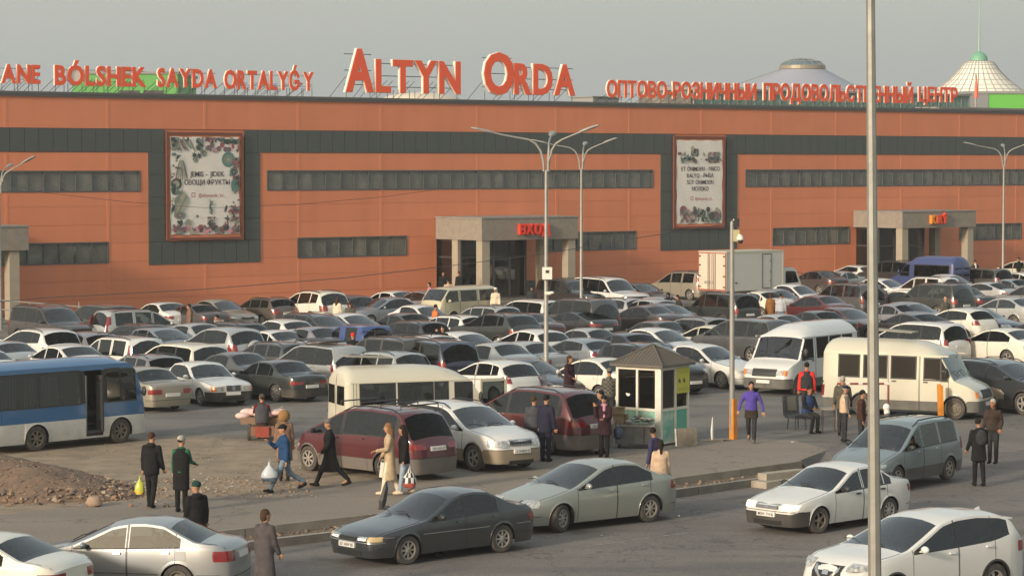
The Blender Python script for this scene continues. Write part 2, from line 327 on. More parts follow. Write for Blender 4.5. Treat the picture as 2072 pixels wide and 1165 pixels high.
# concrete face of the raised footpath (cast in blocks) and the driveway apron
mb = MB(); blocks = []
for i in range(7):
    a, b = front[i], front[i+1]; n = max(1, int((b-a).length/2.0))
    for k in range(n):
        p, q = a.lerp(b, k/n), a.lerp(b, (k+1)/n); blocks.append((p, q))
wall = link('retaining_wall', None, None, front[3], 0, 'low concrete retaining wall along the street edge of the raised footpath', 'wall')
for p, q in blocks:
    d = (q-p).normalized(); nrm = Vector((d.y, -d.x, 0)); p2, q2 = p+d*.012, q-d*.012; j = R.uniform(0, .02)
    m2 = MB(); o = front[3]
    v = [p2+nrm*(.10+j), q2+nrm*(.10+j), q2, p2]
    m2.prism([(a.x-o.x, a.y-o.y) for a in v], ROAD_Z, .004+j*.5); m2.build('block', M['concrete'], wall)
mb = MB(); n_ = len(front)
ap = front[7:13]; out = [G(1642, 958, ROAD_Z+.004), G(1740, 962, ROAD_Z+.004), G(1830, 950, ROAD_Z+.004), G(1930, 925, ROAD_Z+.004), G(2140, 905, ROAD_Z+.004), G(2650, 890, ROAD_Z+.004)]
mb.add([tuple(p-Vector((0,0,.003))) for p in ap]+[tuple(p) for p in out], [(i, i+6, i+7, i+1) for i in range(5)])
mb.build('driveway', M['road'], kind='structure')
a, b = G(1185, 1105, ROAD_Z), G(1385, 1078, ROAD_Z); d = (b-a).normalized(); q = Vector((-d.y, d.x, 0))*.045; mb = MB()
for k in range(-6, 7):
    p = a+d*(k*9.0); e = p+d*3.2; n_s = 16
    for j in range(n_s):
        if R.random() < (.15 if k == 0 else .5): continue
        p0, p1 = p.lerp(e, j/n_s), p.lerp(e, (j+.9)/n_s); mb.add([tuple(v+Vector((0, 0, .004))) for v in (p0-q, p1-q, p1+q, p0+q)], [(0, 1, 2, 3)])
mb.build('road_marking', mat('worn_line_paint', (0.22, 0.21, 0.19), .8, noise=.3, nscale=9), kind='structure')
# footpath sheet
back = [G(-700, 1120), G(-300, 1078), G(0, 1041), G(253, 1015), G(500, 1001), G(660, 982), G(926, 948), G(1095, 932), G(1240, 914), G(1400, 894), G(1500, 888), G(1600, 889), G(1672, 908)]
f2 = front[:8]
def inset(a, n):
    r = []
    for i, p in enumerate(a):
        d = (a[min(i+1, len(a)-1)]-a[max(i-1, 0)]).normalized(); r.append(p+Vector((-d.y, d.x, 0))*n)
    return r
def strip_between(A, B, n=120):
    def samp(P, t):
        Ls = [0]
        for i in range(1, len(P)): Ls.append(Ls[-1]+(P[i]-P[i-1]).length)
        s = t*Ls[-1]
        for i in range(1, len(P)):
            if s <= Ls[i]+1e-6: return P[i-1].lerp(P[i], (s-Ls[i-1])/(Ls[i]-Ls[i-1]))
        return P[-1]
    vs = []
    for k in range(n+1):
        b = samp(B, k/n); j = Vector((R.uniform(-.05, .05), R.uniform(-.18, .18), 0))
        vs += [samp(A, k/n), b+j]
    return vs, [(2*k, 2*k+2, 2*k+3, 2*k+1) for k in range(n)]
vs, fs = strip_between(f2, back[:13]); mb = MB(); mb.add([(v.x, v.y, .006) for v in vs], fs); mb.build('footpath', M['walk'], kind='structure')
# kerb and dirt verge at the foot of the wall
def offs(P, d, z):
    r = []
    for i, p in enumerate(P):
        t = (P[min(i+1, len(P)-1)]-P[max(i-1, 0)]).normalized(); r.append(Vector((p.x+t.y*d, p.y-t.x*d, z)))
    return r
kp = f2
A = offs(kp, .10, ROAD_Z+.17); B = offs(kp, .72, ROAD_Z+.13)
mb = MB(); vs = []
for i, (a, b) in enumerate(zip(A, B)): vs += [a, b]
mb.add(vs, [(2*i, 2*i+1, 2*i+3, 2*i+2) for i in range(len(A)-1)]); mb.build('verge', M['darkdirt'], kind='structure')
kerb = link('kerb', None, None, front[3], 0, kind='structure')
K0, K1 = offs(kp, .72, 0), offs(kp, .88, 0)
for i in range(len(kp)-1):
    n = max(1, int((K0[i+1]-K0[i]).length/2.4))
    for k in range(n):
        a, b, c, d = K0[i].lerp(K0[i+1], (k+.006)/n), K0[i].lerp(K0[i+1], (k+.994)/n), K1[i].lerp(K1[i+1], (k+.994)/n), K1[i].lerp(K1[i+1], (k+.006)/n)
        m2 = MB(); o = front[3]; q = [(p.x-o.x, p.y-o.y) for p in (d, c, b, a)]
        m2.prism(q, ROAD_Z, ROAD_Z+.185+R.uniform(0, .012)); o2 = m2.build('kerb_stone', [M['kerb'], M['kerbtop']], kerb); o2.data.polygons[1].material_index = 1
# loose soil and stones in the gutter
def stones(name, pts, mats, parent=None, **kw):
    mb = MB()
    for p, r in pts:
        rot = Matrix.Rotation(R.uniform(0, 6.3), 4, 'Z') @ Matrix.Rotation(R.uniform(-.6, .6), 4, 'X')
        T = Matrix.Translation(p) @ rot
        vs = []
        for vx, vy, vz in ((1, 0, 0), (-1, 0, 0), (0, 1, 0), (0, -1, 0), (0, 0, 1), (0, 0, -1), (.7, .7, .3), (-.6, .7, -.2)):
            vs.append((vx*r*R.uniform(.7, 1.3), vy*r*R.uniform(.7, 1.2), vz*r*R.uniform(.5, .9)))
        mb.add(vs, [(0, 6, 4), (6, 2, 4), (2, 7, 4), (7, 1, 4), (1, 3, 4), (3, 0, 4), (6, 0, 5), (2, 6, 5), (7, 2, 5), (1, 7, 5), (3, 1, 5), (0, 3, 5)], R.randrange(len(mats)), T)
    return mb.build(name, mats, parent, **kw)
ST = [mat('stone_'+str(i), c, .9, noise=.2, nscale=20) for i, c in enumerate([(0.24, 0.15, 0.095), (0.17, 0.115, 0.08), (0.28, 0.19, 0.125), (0.125, 0.10, 0.085), (0.33, 0.26, 0.19)])]
pts = []
for i in range(2, 7):
    for k in range(70):
        t = R.random(); a = A[i].lerp(A[i+1], t).lerp(B[i].lerp(B[i+1], t), R.uniform(.05, .9)); pts.append((a+Vector((0, 0, .01)), R.choice([.02, .03, .05, .07])))
stones('loose_stones', pts, ST[:4], kind='stuff', label='loose soil and stones lying in the gutter below the wall')
# two concrete steps up to the footpath
c0 = G(1585, 962, -.1)
steps = thing('concrete_steps', 'two short pale concrete steps against the low wall behind the white sedan', 'steps', (c0.x, c0.y, ROAD_Z), math.radians(41))
for k in range(2):
    m2 = MB(); m2.box(-.9+.3*k, .9, -.25+.28*k, .35, 0 if not k else .172, .17*(k+1)); m2.build('step', mat('step_concrete', (0.34, 0.30, 0.235), .9, noise=.12), steps)
# litter and pebbles on the dirt, the gravel pile
pts = [(G(R.uniform(280, 640), R.uniform(965, 1006), .01), R.choice([.02, .03, .03, .05])) for _ in range(420)]
pts += [(G(R.uniform(0, 640), R.uniform(880, 1000), .008), R.choice([.015, .02, .03])) for _ in range(300)]
stones('pebbles', [p for p in pts if True], [ST[0], ST[2], ST[4]], kind='stuff', label='pebbles and small stones scattered over the bare dirt')
mb = MB()
LIT = mat('white_litter', (0.6, 0.58, 0.54), .8)
for _ in range(46):
    p = G(R.uniform(250, 650), R.uniform(940, 1003), .012) if _ < 30 else G(R.uniform(640, 2000), R.uniform(860, 1150), ROAD_Z+.012 if _ % 2 else .012)
    if _ >= 30 and p.y < 55: p.z = ROAD_Z+.01
    a = R.uniform(.015, .05); T = Matrix.Translation(p) @ Matrix.Rotation(R.uniform(0, 6), 4, 'Z') @ Matrix.Rotation(R.uniform(-.3, .3), 4, 'X')
    mb.add([(-a, -a, 0), (a, -a*.8, .01), (a*1.2, a, 0), (-a, a*.7, .015)], [(0, 1, 2, 3)], 0, T)
mb.build('litter', LIT, kind='stuff', label='scraps of paper and litter on the dirt and road')
PC = G(20, 1000); PA = G(250, 1022)
def pile_h(x, y):
    h = 0
    for cx, cy, rx, ry, H in ((G(-60, 1000).x, G(-60, 1000).y+.7, 3.9, 2.4, .98), (G(60, 1000).x, G(60, 1010).y+.8, 2.6, 1.6, .70), (G(140, 1010).x, G(140, 1010).y+.5, 1.7, 1.0, .34)):
        d = math.hypot((x-cx)/rx, (y-cy)/ry)
        if d < 1: h = max(h, H*(1-d)**.8)
    return h
mb = MB(); NX, NY = 90, 60; x0, x1, y0, y1 = PC.x-6, PA.x+1.4, PC.y-2.4, PC.y+5
g = []
for j in range(NY):
    for i in range(NX):
        x = x0+(x1-x0)*i/(NX-1); y = y0+(y1-y0)*j/(NY-1); h = pile_h(x, y)
        g.append((x, y, h+(R.uniform(-.03, .045) if h > .02 else -.03)))
mb.add(g, [(j*NX+i, j*NX+i+1, (j+1)*NX+i+1, (j+1)*NX+i) for j in range(NY-1) for i in range(NX-1)])
pile = mb.build('gravel_pile', mat('pile_soil', (0.20, 0.13, 0.085), .95, col2=(0.13, 0.095, 0.07), nscale=2.5, bump=.9, bscale=9), smooth=180, kind='stuff', label='mound of reddish brown earth and gravel beside the footpath')
pts = []
while len(pts) < 5200:
    x, y = R.uniform(x0, x1), R.uniform(y0, y1); h = pile_h(x, y)
    if h < .015 and R.random() > .05: continue
    if y > PC.y+2.6: continue
    r = R.choice([.012, .015, .02, .025, .03]) if h > .25 or R.random() < .5 else R.choice([.03, .04, .05, .07, .09])
    pts.append((Vector((x, y, h+r*.25)), r))
stones('gravel', pts, ST[:4]+ST[:4]+[ST[4]], kind='stuff', label='broken stones covering the earth mound')
bo = G(190, 1024); m2 = MB(); m2.ell((0, 0, .11), (.21, .17, .14), 9, 6)
m2.v = [(x+R.uniform(-.03, .03), y+R.uniform(-.03, .03), z+R.uniform(-.02, .02)) for x, y, z in m2.v]
m2.build('boulder', mat('boulder_stone', (0.33, 0.235, 0.17), .9, noise=.2, nscale=5), smooth=60, loc=bo, label='largest rounded stone at the foot of the gravel mound', cat='boulder')

# ------------------------------------------------------------------ the market hall
HB = 11.7
P0 = G(0, 190, HB); P1 = G(2072, 228, HB); P0.z = P1.z = 0
WD = (P1-P0).normalized(); WA = math.atan2(WD.y, WD.x); WN = Vector((WD.y, -WD.x, 0))     # towards the car park
def WP(px, py, off=0.0):
    """photo pixel -> (u, z) on the facade plane moved OFF metres towards the car park"""
    d = ray(px, py); o = P0+WN*off
    t = (o.x*WN.x+o.y*WN.y)/(d.x*WN.x+d.y*WN.y)
    q = d*t; return (q.x-o.x)*WD.x+(q.y-o.y)*WD.y, CH+q.z
B0 = thing('market_hall', 'long orange clad market hall with dark grey band and red roof letters', 'building', P0, WA)
def rect(x0, y0, x1, y1, off=0):
    a, b = WP(x0, y0, off), WP(x1, y1, off); u0, u1 = a[0], b[0]
    c, d = WP(x0, y1, off), WP(x1, y0, off)
    return [u0, (b[1]+c[1])/2, u1, (a[1]+d[1])/2]      # u0,z0,u1,z1
U0, U1 = -14.0, WP(2072, 228)[0]+22
zb_t = sum(WP(x, y)[1] for x, y in ((100, 259), (700, 265), (1300, 271), (2000, 277)))/4
zb_b = sum(WP(x, y)[1] for x, y in ((100, 306), (700, 309), (1300, 312), (2000, 315)))/4
bands = []
def uu(x): return WP(x, 400)[0]
pz = [(299, 332, 494, 525, 533, 487), (1335, 1362, 1468, 1490, 505, 463)]
posts = []
for a, b, c, d, zo, zi in pz:
    ua, ub, uc, ud = uu(a), uu(b), uu(c), uu(d); z_o = WP((a+d)/2, zo)[1]; z_i = WP((b+c)/2, zi)[1]; posts.append((ua, ub, uc, ud, z_o, z_i))
edges = [U0]+[v for p in posts for v in (p[1], p[2])]+[U1]
for i in range(0, len(edges), 2): bands.append([edges[i], zb_b, edges[i+1], zb_t])
for ua, ub, uc, ud, z_o, z_i in posts:
    bands += [[ua, z_i, ub, zb_b], [uc, z_i, ud, zb_b], [ua, z_o, ud, z_i]]
zu0 = sum(WP(x, y)[1] for x, y in ((140, 388), (900, 384), (1900, 376)))/3; zu1 = sum(WP(x, y)[1] for x, y in ((140, 346), (900, 344.5), (1900, 342)))/3
zl0 = sum(WP(x, y)[1] for x, y in ((140, 536), (700, 521), (1640, 493)))/3; zl1 = sum(WP(x, y)[1] for x, y in ((140, 490), (700, 480), (1640, 459)))/3
wins = [[U0+2, zu0, uu(283), zu1], [uu(539), zu0, uu(1320), zu1], [uu(1507), zu0, U1-3, zu1],
        [U0+2, zl0, uu(218), zl1], [uu(600), zl0, uu(822), zl1], [uu(1094), zl0, uu(1286), zl1], [uu(1562), zl0, uu(1718), zl1], [uu(1940), zl0, uu(2066), zl1]]
door_open = [[uu(882), 0.12, uu(1040), 4.35], [uu(1790), 0.12, uu(1870), 4.35], [-6.5, .12, -2.6, 4.35]]
def subtract(rects, holes):
    out = rects
    for hx0, hz0, hx1, hz1 in holes:
        nx = []
        for x0, z0, x1, z1 in out:
            if hx0 >= x1-1e-4 or hx1 <= x0+1e-4 or hz0 >= z1-1e-4 or hz1 <= z0+1e-4: nx.append([x0, z0, x1, z1]); continue
            if hx0 > x0: nx.append([x0, z0, hx0, z1])
            if hx1 < x1: nx.append([hx1, z0, x1, z1])
            a, b = max(x0, hx0), min(x1, hx1)
            if hz0 > z0: nx.append([a, z0, b, hz0])
            if hz1 < z1: nx.append([a, hz1, b, z1])
        out = nx
    return [r for r in out if r[2]-r[0] > .02 and r[3]-r[1] > .02]
mb = MB()
for x0, z0, x1, z1 in subtract([[U0, 0, U1, HB-.1]], wins+door_open): mb.box(x0, x1, 0, .25, z0, z1)
DEEP = 60
mb.box(U0, U0+.25, .25, DEEP, 0, HB-.1); mb.box(U1-.25, U1, .25, DEEP, 0, HB-.1); mb.box(U0+.25, U1-.25, DEEP-.25, DEEP, 0, HB-.1)
mb.build('wall', M['orange2'], B0)
mb = MB(); mb.box(U0-.1, U1+.1, -.16, DEEP+.1, HB-.1, HB+.03); mb.box(U0-.12, U1+.12, -.2, .3, HB+.03, HB+.16); mb.build('roof', mat('roof_edge', (0.10, 0.10, 0.095), .6), B0)
mb = MB(); mb.box(U0+.4, U1-.4, 7, 7.2, .1, HB-.3); mb.box(U0+.4, U1-.4, .26, 7, 5.2, 5.4); mb.box(U0+.3, U1-.3, .26, 7, .06, .1); mb.box(U0+.4, U1-.4, .26, 7, HB-.5, HB-.3); mb.build('interior_shell', M['inner'], B0)
mb = MB(); k = U0+4
while k < U1-4: mb.box(k, k+1.3, 2.6, 2.72, 4.95, 5.0); mb.box(k+2, k+3.3, 4.6, 4.72, 8.6, 8.65); k += 7.3
mb.build('strip_light', mat('strip_light', (0.9, 0.95, 0.9), .5, emit=2.5), B0, kind='stuff')
bays = [12, 218, 414, 603, 770, 965, 1125, 1272, 1418, 1560, 1690, 1822, 1940, 2055]
bu = [uu(x) for x in bays]; st = (bu[-1]-bu[0])/(len(bu)-1)
mb = MB()
k = U0+3
while k < U1-2: mb.box(k-.3, k+.3, 1.2, 1.8, .1, 5.2); mb.box(k-.3, k+.3, 1.2, 1.8, 5.4, HB-.5); k += st
mb.build('interior_column', M['innercol'], B0, kind='stuff')
bl = [U0, bu[0]-2*st, bu[0]-st]+bu+[bu[-1]+st*i for i in (1, 2, 3)]+[U1]
bl = sorted(v for v in set(bl) if U0 <= v <= U1)
cz = [0.75, 1.75, 2.75, 3.75, 4.75, 5.75, 6.75, zb_b, zb_t, HB-.1]
holes = wins+door_open+bands+[[p[1], p[5], p[2], zb_t] for p in posts]
cells = 0
for i in range(len(bl)-1):
    for j in range(len(cz)-1):
        for x0, z0, x1, z1 in subtract([[bl[i]+.02, cz[j]+.006, bl[i+1]-.02, cz[j+1]-.006]], holes):
            o = MB(); o.box(0, x1-x0, -.06, .002, 0, z1-z0); o.build('cladding_panel', M['orange'], B0, loc=(x0, 0, z0)); cells += 1
for v in bl[1:-1]:
    for x0, z0, x1, z1 in subtract([[v-.09, .75, v+.09, HB-.1]], holes):
        o = MB(); o.box(0, x1-x0, -.072, -.0, 0, z1-z0); o.build('joint_cover', M['orange2'], B0, loc=(x0, 0, z0))
o = MB()
for x0, z0, x1, z1 in subtract([[U0, 0, U1, .74]], door_open): o.box(x0, x1, -.07, 0, z0, z1)
o.build('lower_panel', M['orange2'], B0)
o = MB(); o.box(uu(1052), uu(1140), -.5, -.08, .1, .95); o.build('plinth', M['plinth'], B0)
ON = M['orange'].node_tree; OB = ON.nodes['Principled BSDF']
_g = ON.nodes.new('ShaderNodeNewGeometry'); _mp = ON.nodes.new('ShaderNodeMapping'); _mp.inputs['Scale'].default_value = (1.6, 1.6, .10)
_no = ON.nodes.new('ShaderNodeTexNoise'); _no.inputs['Scale'].default_value = 1.0; _no.inputs['Detail'].default_value = 6
_oi = ON.nodes.new('ShaderNodeObjectInfo'); _mr = ON.nodes.new('ShaderNodeMapRange'); _mr.inputs[1].default_value = .3; _mr.inputs[2].default_value = .7; _mr.inputs[3].default_value = .955; _mr.inputs[4].default_value = 1.03
_m2 = ON.nodes.new('ShaderNodeMapRange'); _m2.inputs[3].default_value = .955; _m2.inputs[4].default_value = 1.03; _mu = ON.nodes.new('ShaderNodeMath'); _mu.operation = 'MULTIPLY'
_sc = ON.nodes.new('ShaderNodeVectorMath'); _sc.operation = 'SCALE'; _src = OB.inputs['Base Color'].links[0].from_socket
ON.links.new(_g.outputs['Position'], _mp.inputs[0]); ON.links.new(_mp.outputs[0], _no.inputs['Vector']); ON.links.new(_no.outputs['Fac'], _mr.inputs[0]); ON.links.new(_oi.outputs['Random'], _m2.inputs[0])
ON.links.new(_mr.outputs[0], _mu.inputs[0]); ON.links.new(_m2.outputs[0], _mu.inputs[1]); ON.links.new(_src, _sc.inputs[0]); ON.links.new(_mu.outputs[0], _sc.inputs['Scale']); ON.links.new(_sc.outputs[0], OB.inputs['Base Color'])
pm = {}
for x0, z0, x1, z1 in bands:
    nx = max(1, round((x1-x0)/.84)) if x1-x0 > 2.2 else 1
    nz = 1 if x1-x0 > 2.2 else max(1, round((z1-z0)/1.2)); w, h = (x1-x0)/nx, (z1-z0)/nz
    for a in range(nx):
        for b in range(nz):
            key = (round(w, 3), round(h, 3))
            if key not in pm:
                o = MB(); o.box(.012, w-.012, -.10, -.0, .012, h-.012); pm[key] = o.mesh('band_panel', [M['band']])
            link('band_panel', pm[key], B0, (x0+a*w, R.uniform(-.006, .004), z0+b*h))
o = MB()
for x0, z0, x1, z1 in bands: o.box(x0, x1, -.05, .001, z0, z1)
o.build('band_backing', M['black'], B0)
PANE = {}
def window_strip(r, step=.98):
    x0, z0, x1, z1 = r; f = MB(); t = .07
    f.box(x0, x1, -.09, .12, z0, z0+t); f.box(x0, x1, -.09, .12, z1-t, z1); f.box(x0, x0+t, -.09, .12, z0+t, z1-t); f.box(x1-t, x1, -.09, .12, z0+t, z1-t)
    w = f.build('window', M['frame'], B0)
    n = max(1, round((x1-x0)/step)); s = (x1-x0-2*t)/n; mu = MB()
    mu.box(-.03, .03, -.06, .1, 0, z1-z0-2*t); mm_ = mu.mesh('mullion', [M['frame']])
    for k in range(1, n): link('mullion', mm_, w, (x0+t+s*k, 0, z0+t))
    for k in range(n):
        key = (round(s, 2), round(z1-z0, 2))
        a = MB(); a.box(.0, s-.06, 0, .012, 0, z1-z0-2*t); 
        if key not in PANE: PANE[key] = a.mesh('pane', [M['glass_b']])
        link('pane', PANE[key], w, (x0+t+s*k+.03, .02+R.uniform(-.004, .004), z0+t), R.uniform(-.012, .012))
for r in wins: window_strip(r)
# entrances: canopy box on square columns in front of a glazed lobby
def entrance(pxl, pyt, pyb, pxc, pxr, word, wx0, wx1, wyt, wyb, cols, has_left=True, grad=False):
    # corner nearest the viewer at pxc; canopy front plane OFF metres proud
    off = 4.6
    u0 = WP(pxc, (pyt+pyb)/2, off)[0]; u1 = WP(pxr, (pyt+pyb)/2, off)[0]
    zt, zb = WP(pxc, pyt+2, off)[1], WP(pxc, pyb, off)[1]
    o = MB(); o.box(u0, u1, -off, -.1, zb, zt); c = o.build('canopy', M['canopy'], B0)
    o = MB(); o.box(u0-.04, u1+.04, -off-.04, -.1, zt, zt+.08); o.build('canopy_flashing', M['steel'], c)
    for ux, oy in cols(u0, u1, off):
        o = MB(); o.box(-.28, .28, -.28, .28, .1, zb); o.build('column', M['column'], B0, loc=(ux, -oy, 0))
    if word:
        a, b = WP(wx0, wyt, off)[0], WP(wx1, wyt, off)[0]; z0, z1 = WP(wx0, wyb, off)[1], WP(wx0, wyt, off)[1]
        lay, w = layout(word, BOLD); k = (b-a)/w
        for i, (ch, cx) in enumerate(lay):
            vs, fs, _, _ = _gl[(BOLD, ch)]; m = MB()
            for q, dx in enumerate((-.02, .02)): m.add([((vx+cx+dx)*k, -vz*(.22-.004*q), vy*(z1-z0)/CAP) for vx, vy, vz in vs], fs)
            mm_ = mat('sign_red', (0.75, 0.05, 0.02), .5) if not grad else mat('sign_grad%d' % i, ((0.80, 0.26, 0.02), (0.78, 0.16, 0.02), (0.75, 0.08, 0.02), (0.75, 0.05, 0.02))[min(i, 3)], .5)
            m.build('letter', mm_, c, loc=(a, -off-.12, z0))
    return u0, u1, zb
GLD = glassmat('lobby_glass', (0.25, 0.27, 0.27), 1.0)
def lobby(x0, x1, zt, d0=2.2):
    fr = MB(); n = max(2, round((x1-x0)/1.25)); s = (x1-x0)/n
    for k in range(n+1): fr.box(x0+s*k-.05, x0+s*k+.05, -d0-.06, -d0+.06, .12, zt)
    for zz in (.12, 2.5, zt-.12): fr.box(x0+.05, x1-.05, -d0-.04, -d0+.04, zz, zz+.1)
    for zz in (.12, 2.5, zt-.12): fr.box(x0-.04, x0+.04, -d0+.07, -.1, zz, zz+.1)
    lb = fr.build('door_frame', M['darksteel'], B0)
    for k in range(n):
        for z0, z1 in ((.22, 2.5), (2.6, zt-.12)):
            o = MB(); o.box(x0+s*k+.06, x0+s*(k+1)-.06, -d0, -d0+.015, z0, z1); o.build('pane', GLD, lb)
    o = MB(); o.box(x0-.01, x0+.01, -d0+.07, -.1, .22, zt); o.build('pane', GLD, lb)
    o = MB(); o.box(x1+.06, x1+.1, -d0, -.1, .12, zt); o.build('side_wall', M['column'], lb)
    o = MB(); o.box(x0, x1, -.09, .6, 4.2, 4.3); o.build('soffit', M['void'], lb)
u0, u1, zb = entrance(868, 441, 487, 975, 1170, 'ВХОД', 1048, 1109, 455, 474, lambda a, b, o: [(a+.35, o-.35), (a+.35, 1.9), (b-.4, o-.4)])
lobby(u0+.3, u0+5.1, zb)
o = MB(); o.box(-.22, .22, -.22, .22, .1, zb); o.build('column', M['column'], B0, loc=(u0+5.5, -3.2, 0))
u0, u1, zb = entrance(1755, 428, 462, 1826, 1975, 'KIRÝ', 1881, 1913, 436, 452, lambda a, b, o: [(a+.35, o-.35), (a+.35, 1.8), (b-.4, o-.4), (b-.6, 1.4)], grad=True)
lobby(u0+.3, u0+4.6, zb)
ul = WP(58, 480, 4.6)[0]
ztl, zbl = WP(58, 459, 4.6)[1], WP(58, 506, 4.6)[1]
o = MB(); o.box(ul-7.5, ul, -4.6, -.1, zbl, ztl); c = o.build('canopy', M['canopy'], B0)
o = MB(); o.box(ul-7.54, ul+.04, -4.64, -.1, ztl, ztl+.08); o.build('canopy_flashing', M['steel'], c)
for q in (ul-7.1, ul-.75):
    o = MB(); o.box(-.28, .28, -.28, .28, .1, zbl); o.build('column', M['column'], B0, loc=(q, -4.2, 0))
lobby(ul-7.2, ul-3, zbl)
# steps and platform in front of the hall
o = MB(); o.box(U0, U1, -6.2, -.1, 0.004, .10); o.build('doorstep', M['kerb'], B0)
# ------------------------------------------------------------------ hanging banners on the facade
def banner(px0, py0, px1, py1, label, lines, fruit):
    r = rect(px0, py0, px1, py1, .2); w, h = r[2]-r[0], r[3]-r[1]
    o = P0+WD*r[0]+WN*.16; t = thing('banner', label, 'banner', (o.x, o.y, r[1]), WA)
    f = MB(); b = .14
    f.box(0, w, -.1, .02, 0, b); f.box(0, w, -.1, .02, h-b, h); f.box(0, b, -.1, .02, b, h-b); f.box(w-b, w, -.1, .02, b, h-b)
    f.build('frame', mat('rust_frame', (0.17, 0.055, 0.035), .6), t)
    f = MB(); f.box(b, w-b, -.03, 0, b, h-b); f.build('backing', M['orange'], t)
    sx0, sx1, sz0, sz1 = .24, w-.24, .30, h-.26
    nx, nz = 14, 18; f = MB(); vs = []
    for j in range(nz+1):
        for i in range(nx+1):
            x = sx0+(sx1-sx0)*i/nx; z = sz0+(sz1-sz0)*j/nz
            e = .03*math.sin(j*1.3)*(i in (0, nx)); e2 = .025*math.sin(i*1.5)*(j in (0, nz))
            vs.append((x+e, -.07+.012*math.sin(i*1.1+j*.7), z+e2))
    f.add(vs, [(j*(nx+1)+i, j*(nx+1)+i+1, (j+1)*(nx+1)+i+1, (j+1)*(nx+1)+i) for j in range(nz) for i in range(nx)])
    f.build('sheet', mat('banner_vinyl', (0.74, 0.69, 0.62), .5, noise=.04), t, smooth=60)
    txt = MB()
    for s, a, b2, z, hh, mi in lines: flat_text(txt, s, sx0+(sx1-sx0)*a, sx0+(sx1-sx0)*b2, sz0+(sz1-sz0)*z, hh*h, -.088, mi)
    k = sx1-sx0
    zi = sz0+(sz1-sz0)*lines[-1][3]; xi = sx0+k*(lines[-1][1]-.10); q = .055*k
    for a0, a1, c0_, c1_ in ((0, q, 0, q*.16), (0, q, q*.84, q), (0, q*.16, q*.16, q*.84), (q*.84, q, q*.16, q*.84)): txt.add([(xi+a0, -.088, zi+c0_), (xi+a1, -.088, zi+c0_), (xi+a1, -.088, zi+c1_), (xi+a0, -.088, zi+c1_)], [(0, 1, 2, 3)], 1)
    txt.build('lettering', [mat('print_plum', (0.085, 0.055, 0.07), .6), mat('print_pink', (0.50, 0.20, 0.22), .6)], t)
    art = MB(); cols = [(0.05, 0.07, 0.065), (0.10, 0.20, 0.175), (0.30, 0.085, 0.11), (0.17, 0.12, 0.125), (0.36, 0.34, 0.26), (0.55, 0.28, 0.30), (0.20, 0.24, 0.19)]
    for kx, kz, rx, rz, an, ci, kind in fruit:
        cx, cz_ = sx0+(sx1-sx0)*kx, sz0+(sz1-sz0)*kz; n = 14; ys = -.089-.00025*len(art.f); vs = []
        for i in range(n):
            a = 2*math.pi*i/n; rr = 1.0
            if kind == 'leaf': rr = (1.0 if i % 2 else .45)
            x, z = math.cos(a)*rx*1.15*rr, math.sin(a)*rz*1.15*rr
            x, z = x*math.cos(an)-z*math.sin(an), x*math.sin(an)+z*math.cos(an)
            vs.append((min(max(cx+x, sx0+.02), sx1-.02), ys, min(max(cz_+z, sz0+.02), sz1-.02)))
        art.add(vs, [tuple(range(n))], ci)
    art.build('printed_art', [mat('print_%d' % i, c, .6) for i, c in enumerate(cols)], t, kind='stuff')
fr = []
def ring(kx, kz, rx, rz, c1, c2): fr.extend([(kx, kz, rx, rz, 0, c1, 'e'), (kx, kz, rx*.62, rz*.62, 0, c2, 'e'), (kx, kz, rx*.2, rz*.2, 0, 4, 'e')])
for i in range(9): fr.append((.04+.035*i, .93-.01*(i % 3), .05, .34, .5+.1*(i % 4), [1, 3, 6, 4, 2, 6, 1, 4, 6][i], 'e'))
for i in range(16): fr.append((.34+.16*R.random(), .86+.1*R.uniform(-1, 1), .17, .2, R.uniform(0, 3), R.choice([0, 0, 6, 0]), 'leaf'))
for i in range(7): fr.append((.55+.05*i, .89+.03*math.sin(i*2), .13, .13, 0, [2, 3, 5, 3, 2, 3, 3][i], 'e'))
for i in range(6): fr.append((.76+.05*i, .96, .09, .38, 1.2+.15*i, 0, 'e'))
ring(.84, .77, .37, .37, 1, 6); ring(.96, .75, .14, .2, 3, 5)
for i in range(6): fr.append((.10+.022*i, .66, .045, .5, -.25+.1*i, [6, 4, 4, 6, 4, 3][i], 'e'))
ring(.92, .64, .24, .24, 1, 0); fr.append((.94, .56, .16, .2, 0, 2, 'e')); fr.append((.94, .5, .24, .36, 0, 1, 'e')); fr.append((.97, .6, .1, .1, 0, 5, 'e'))
ring(.08, .52, .3, .26, 0, 4); ring(.06, .45, .2, .2, 1, 4)
for i in range(5): fr.append((.10+.02*i, .35-.02*i, .09, .62, -.5, [6, 4, 4, 6, 4][i], 'e'))
ring(.13, .20, .33, .2, 6, 3); ring(.25, .12, .2, .2, 4, 6)
for i in range(11): fr.append((.58+.015*math.sin(i), .22+.012*i, .17, .05, .6*math.cos(i*2.4)+(1.3 if i % 2 else -1.3), [0, 6, 1][i % 3], 'leaf'))
for i in range(12): fr.append((.54+.03*(i % 4), .11+.03*(i//4), .06, .06, .7, [3, 4, 3][i % 3], 'e'))
for i in range(14): fr.append((.12+.062*i, .03+.02*(i % 3), .17, .15, 0, [5, 2, 5, 4, 5, 2, 5, 5, 3, 5, 2, 0, 5, 2][i], 'e'))
for i in range(12): fr.append((.82+.15*R.random(), .08+.2*R.random(), .06, .26, R.uniform(0, 3), R.choice([3, 2, 0, 3, 4]), 'e'))
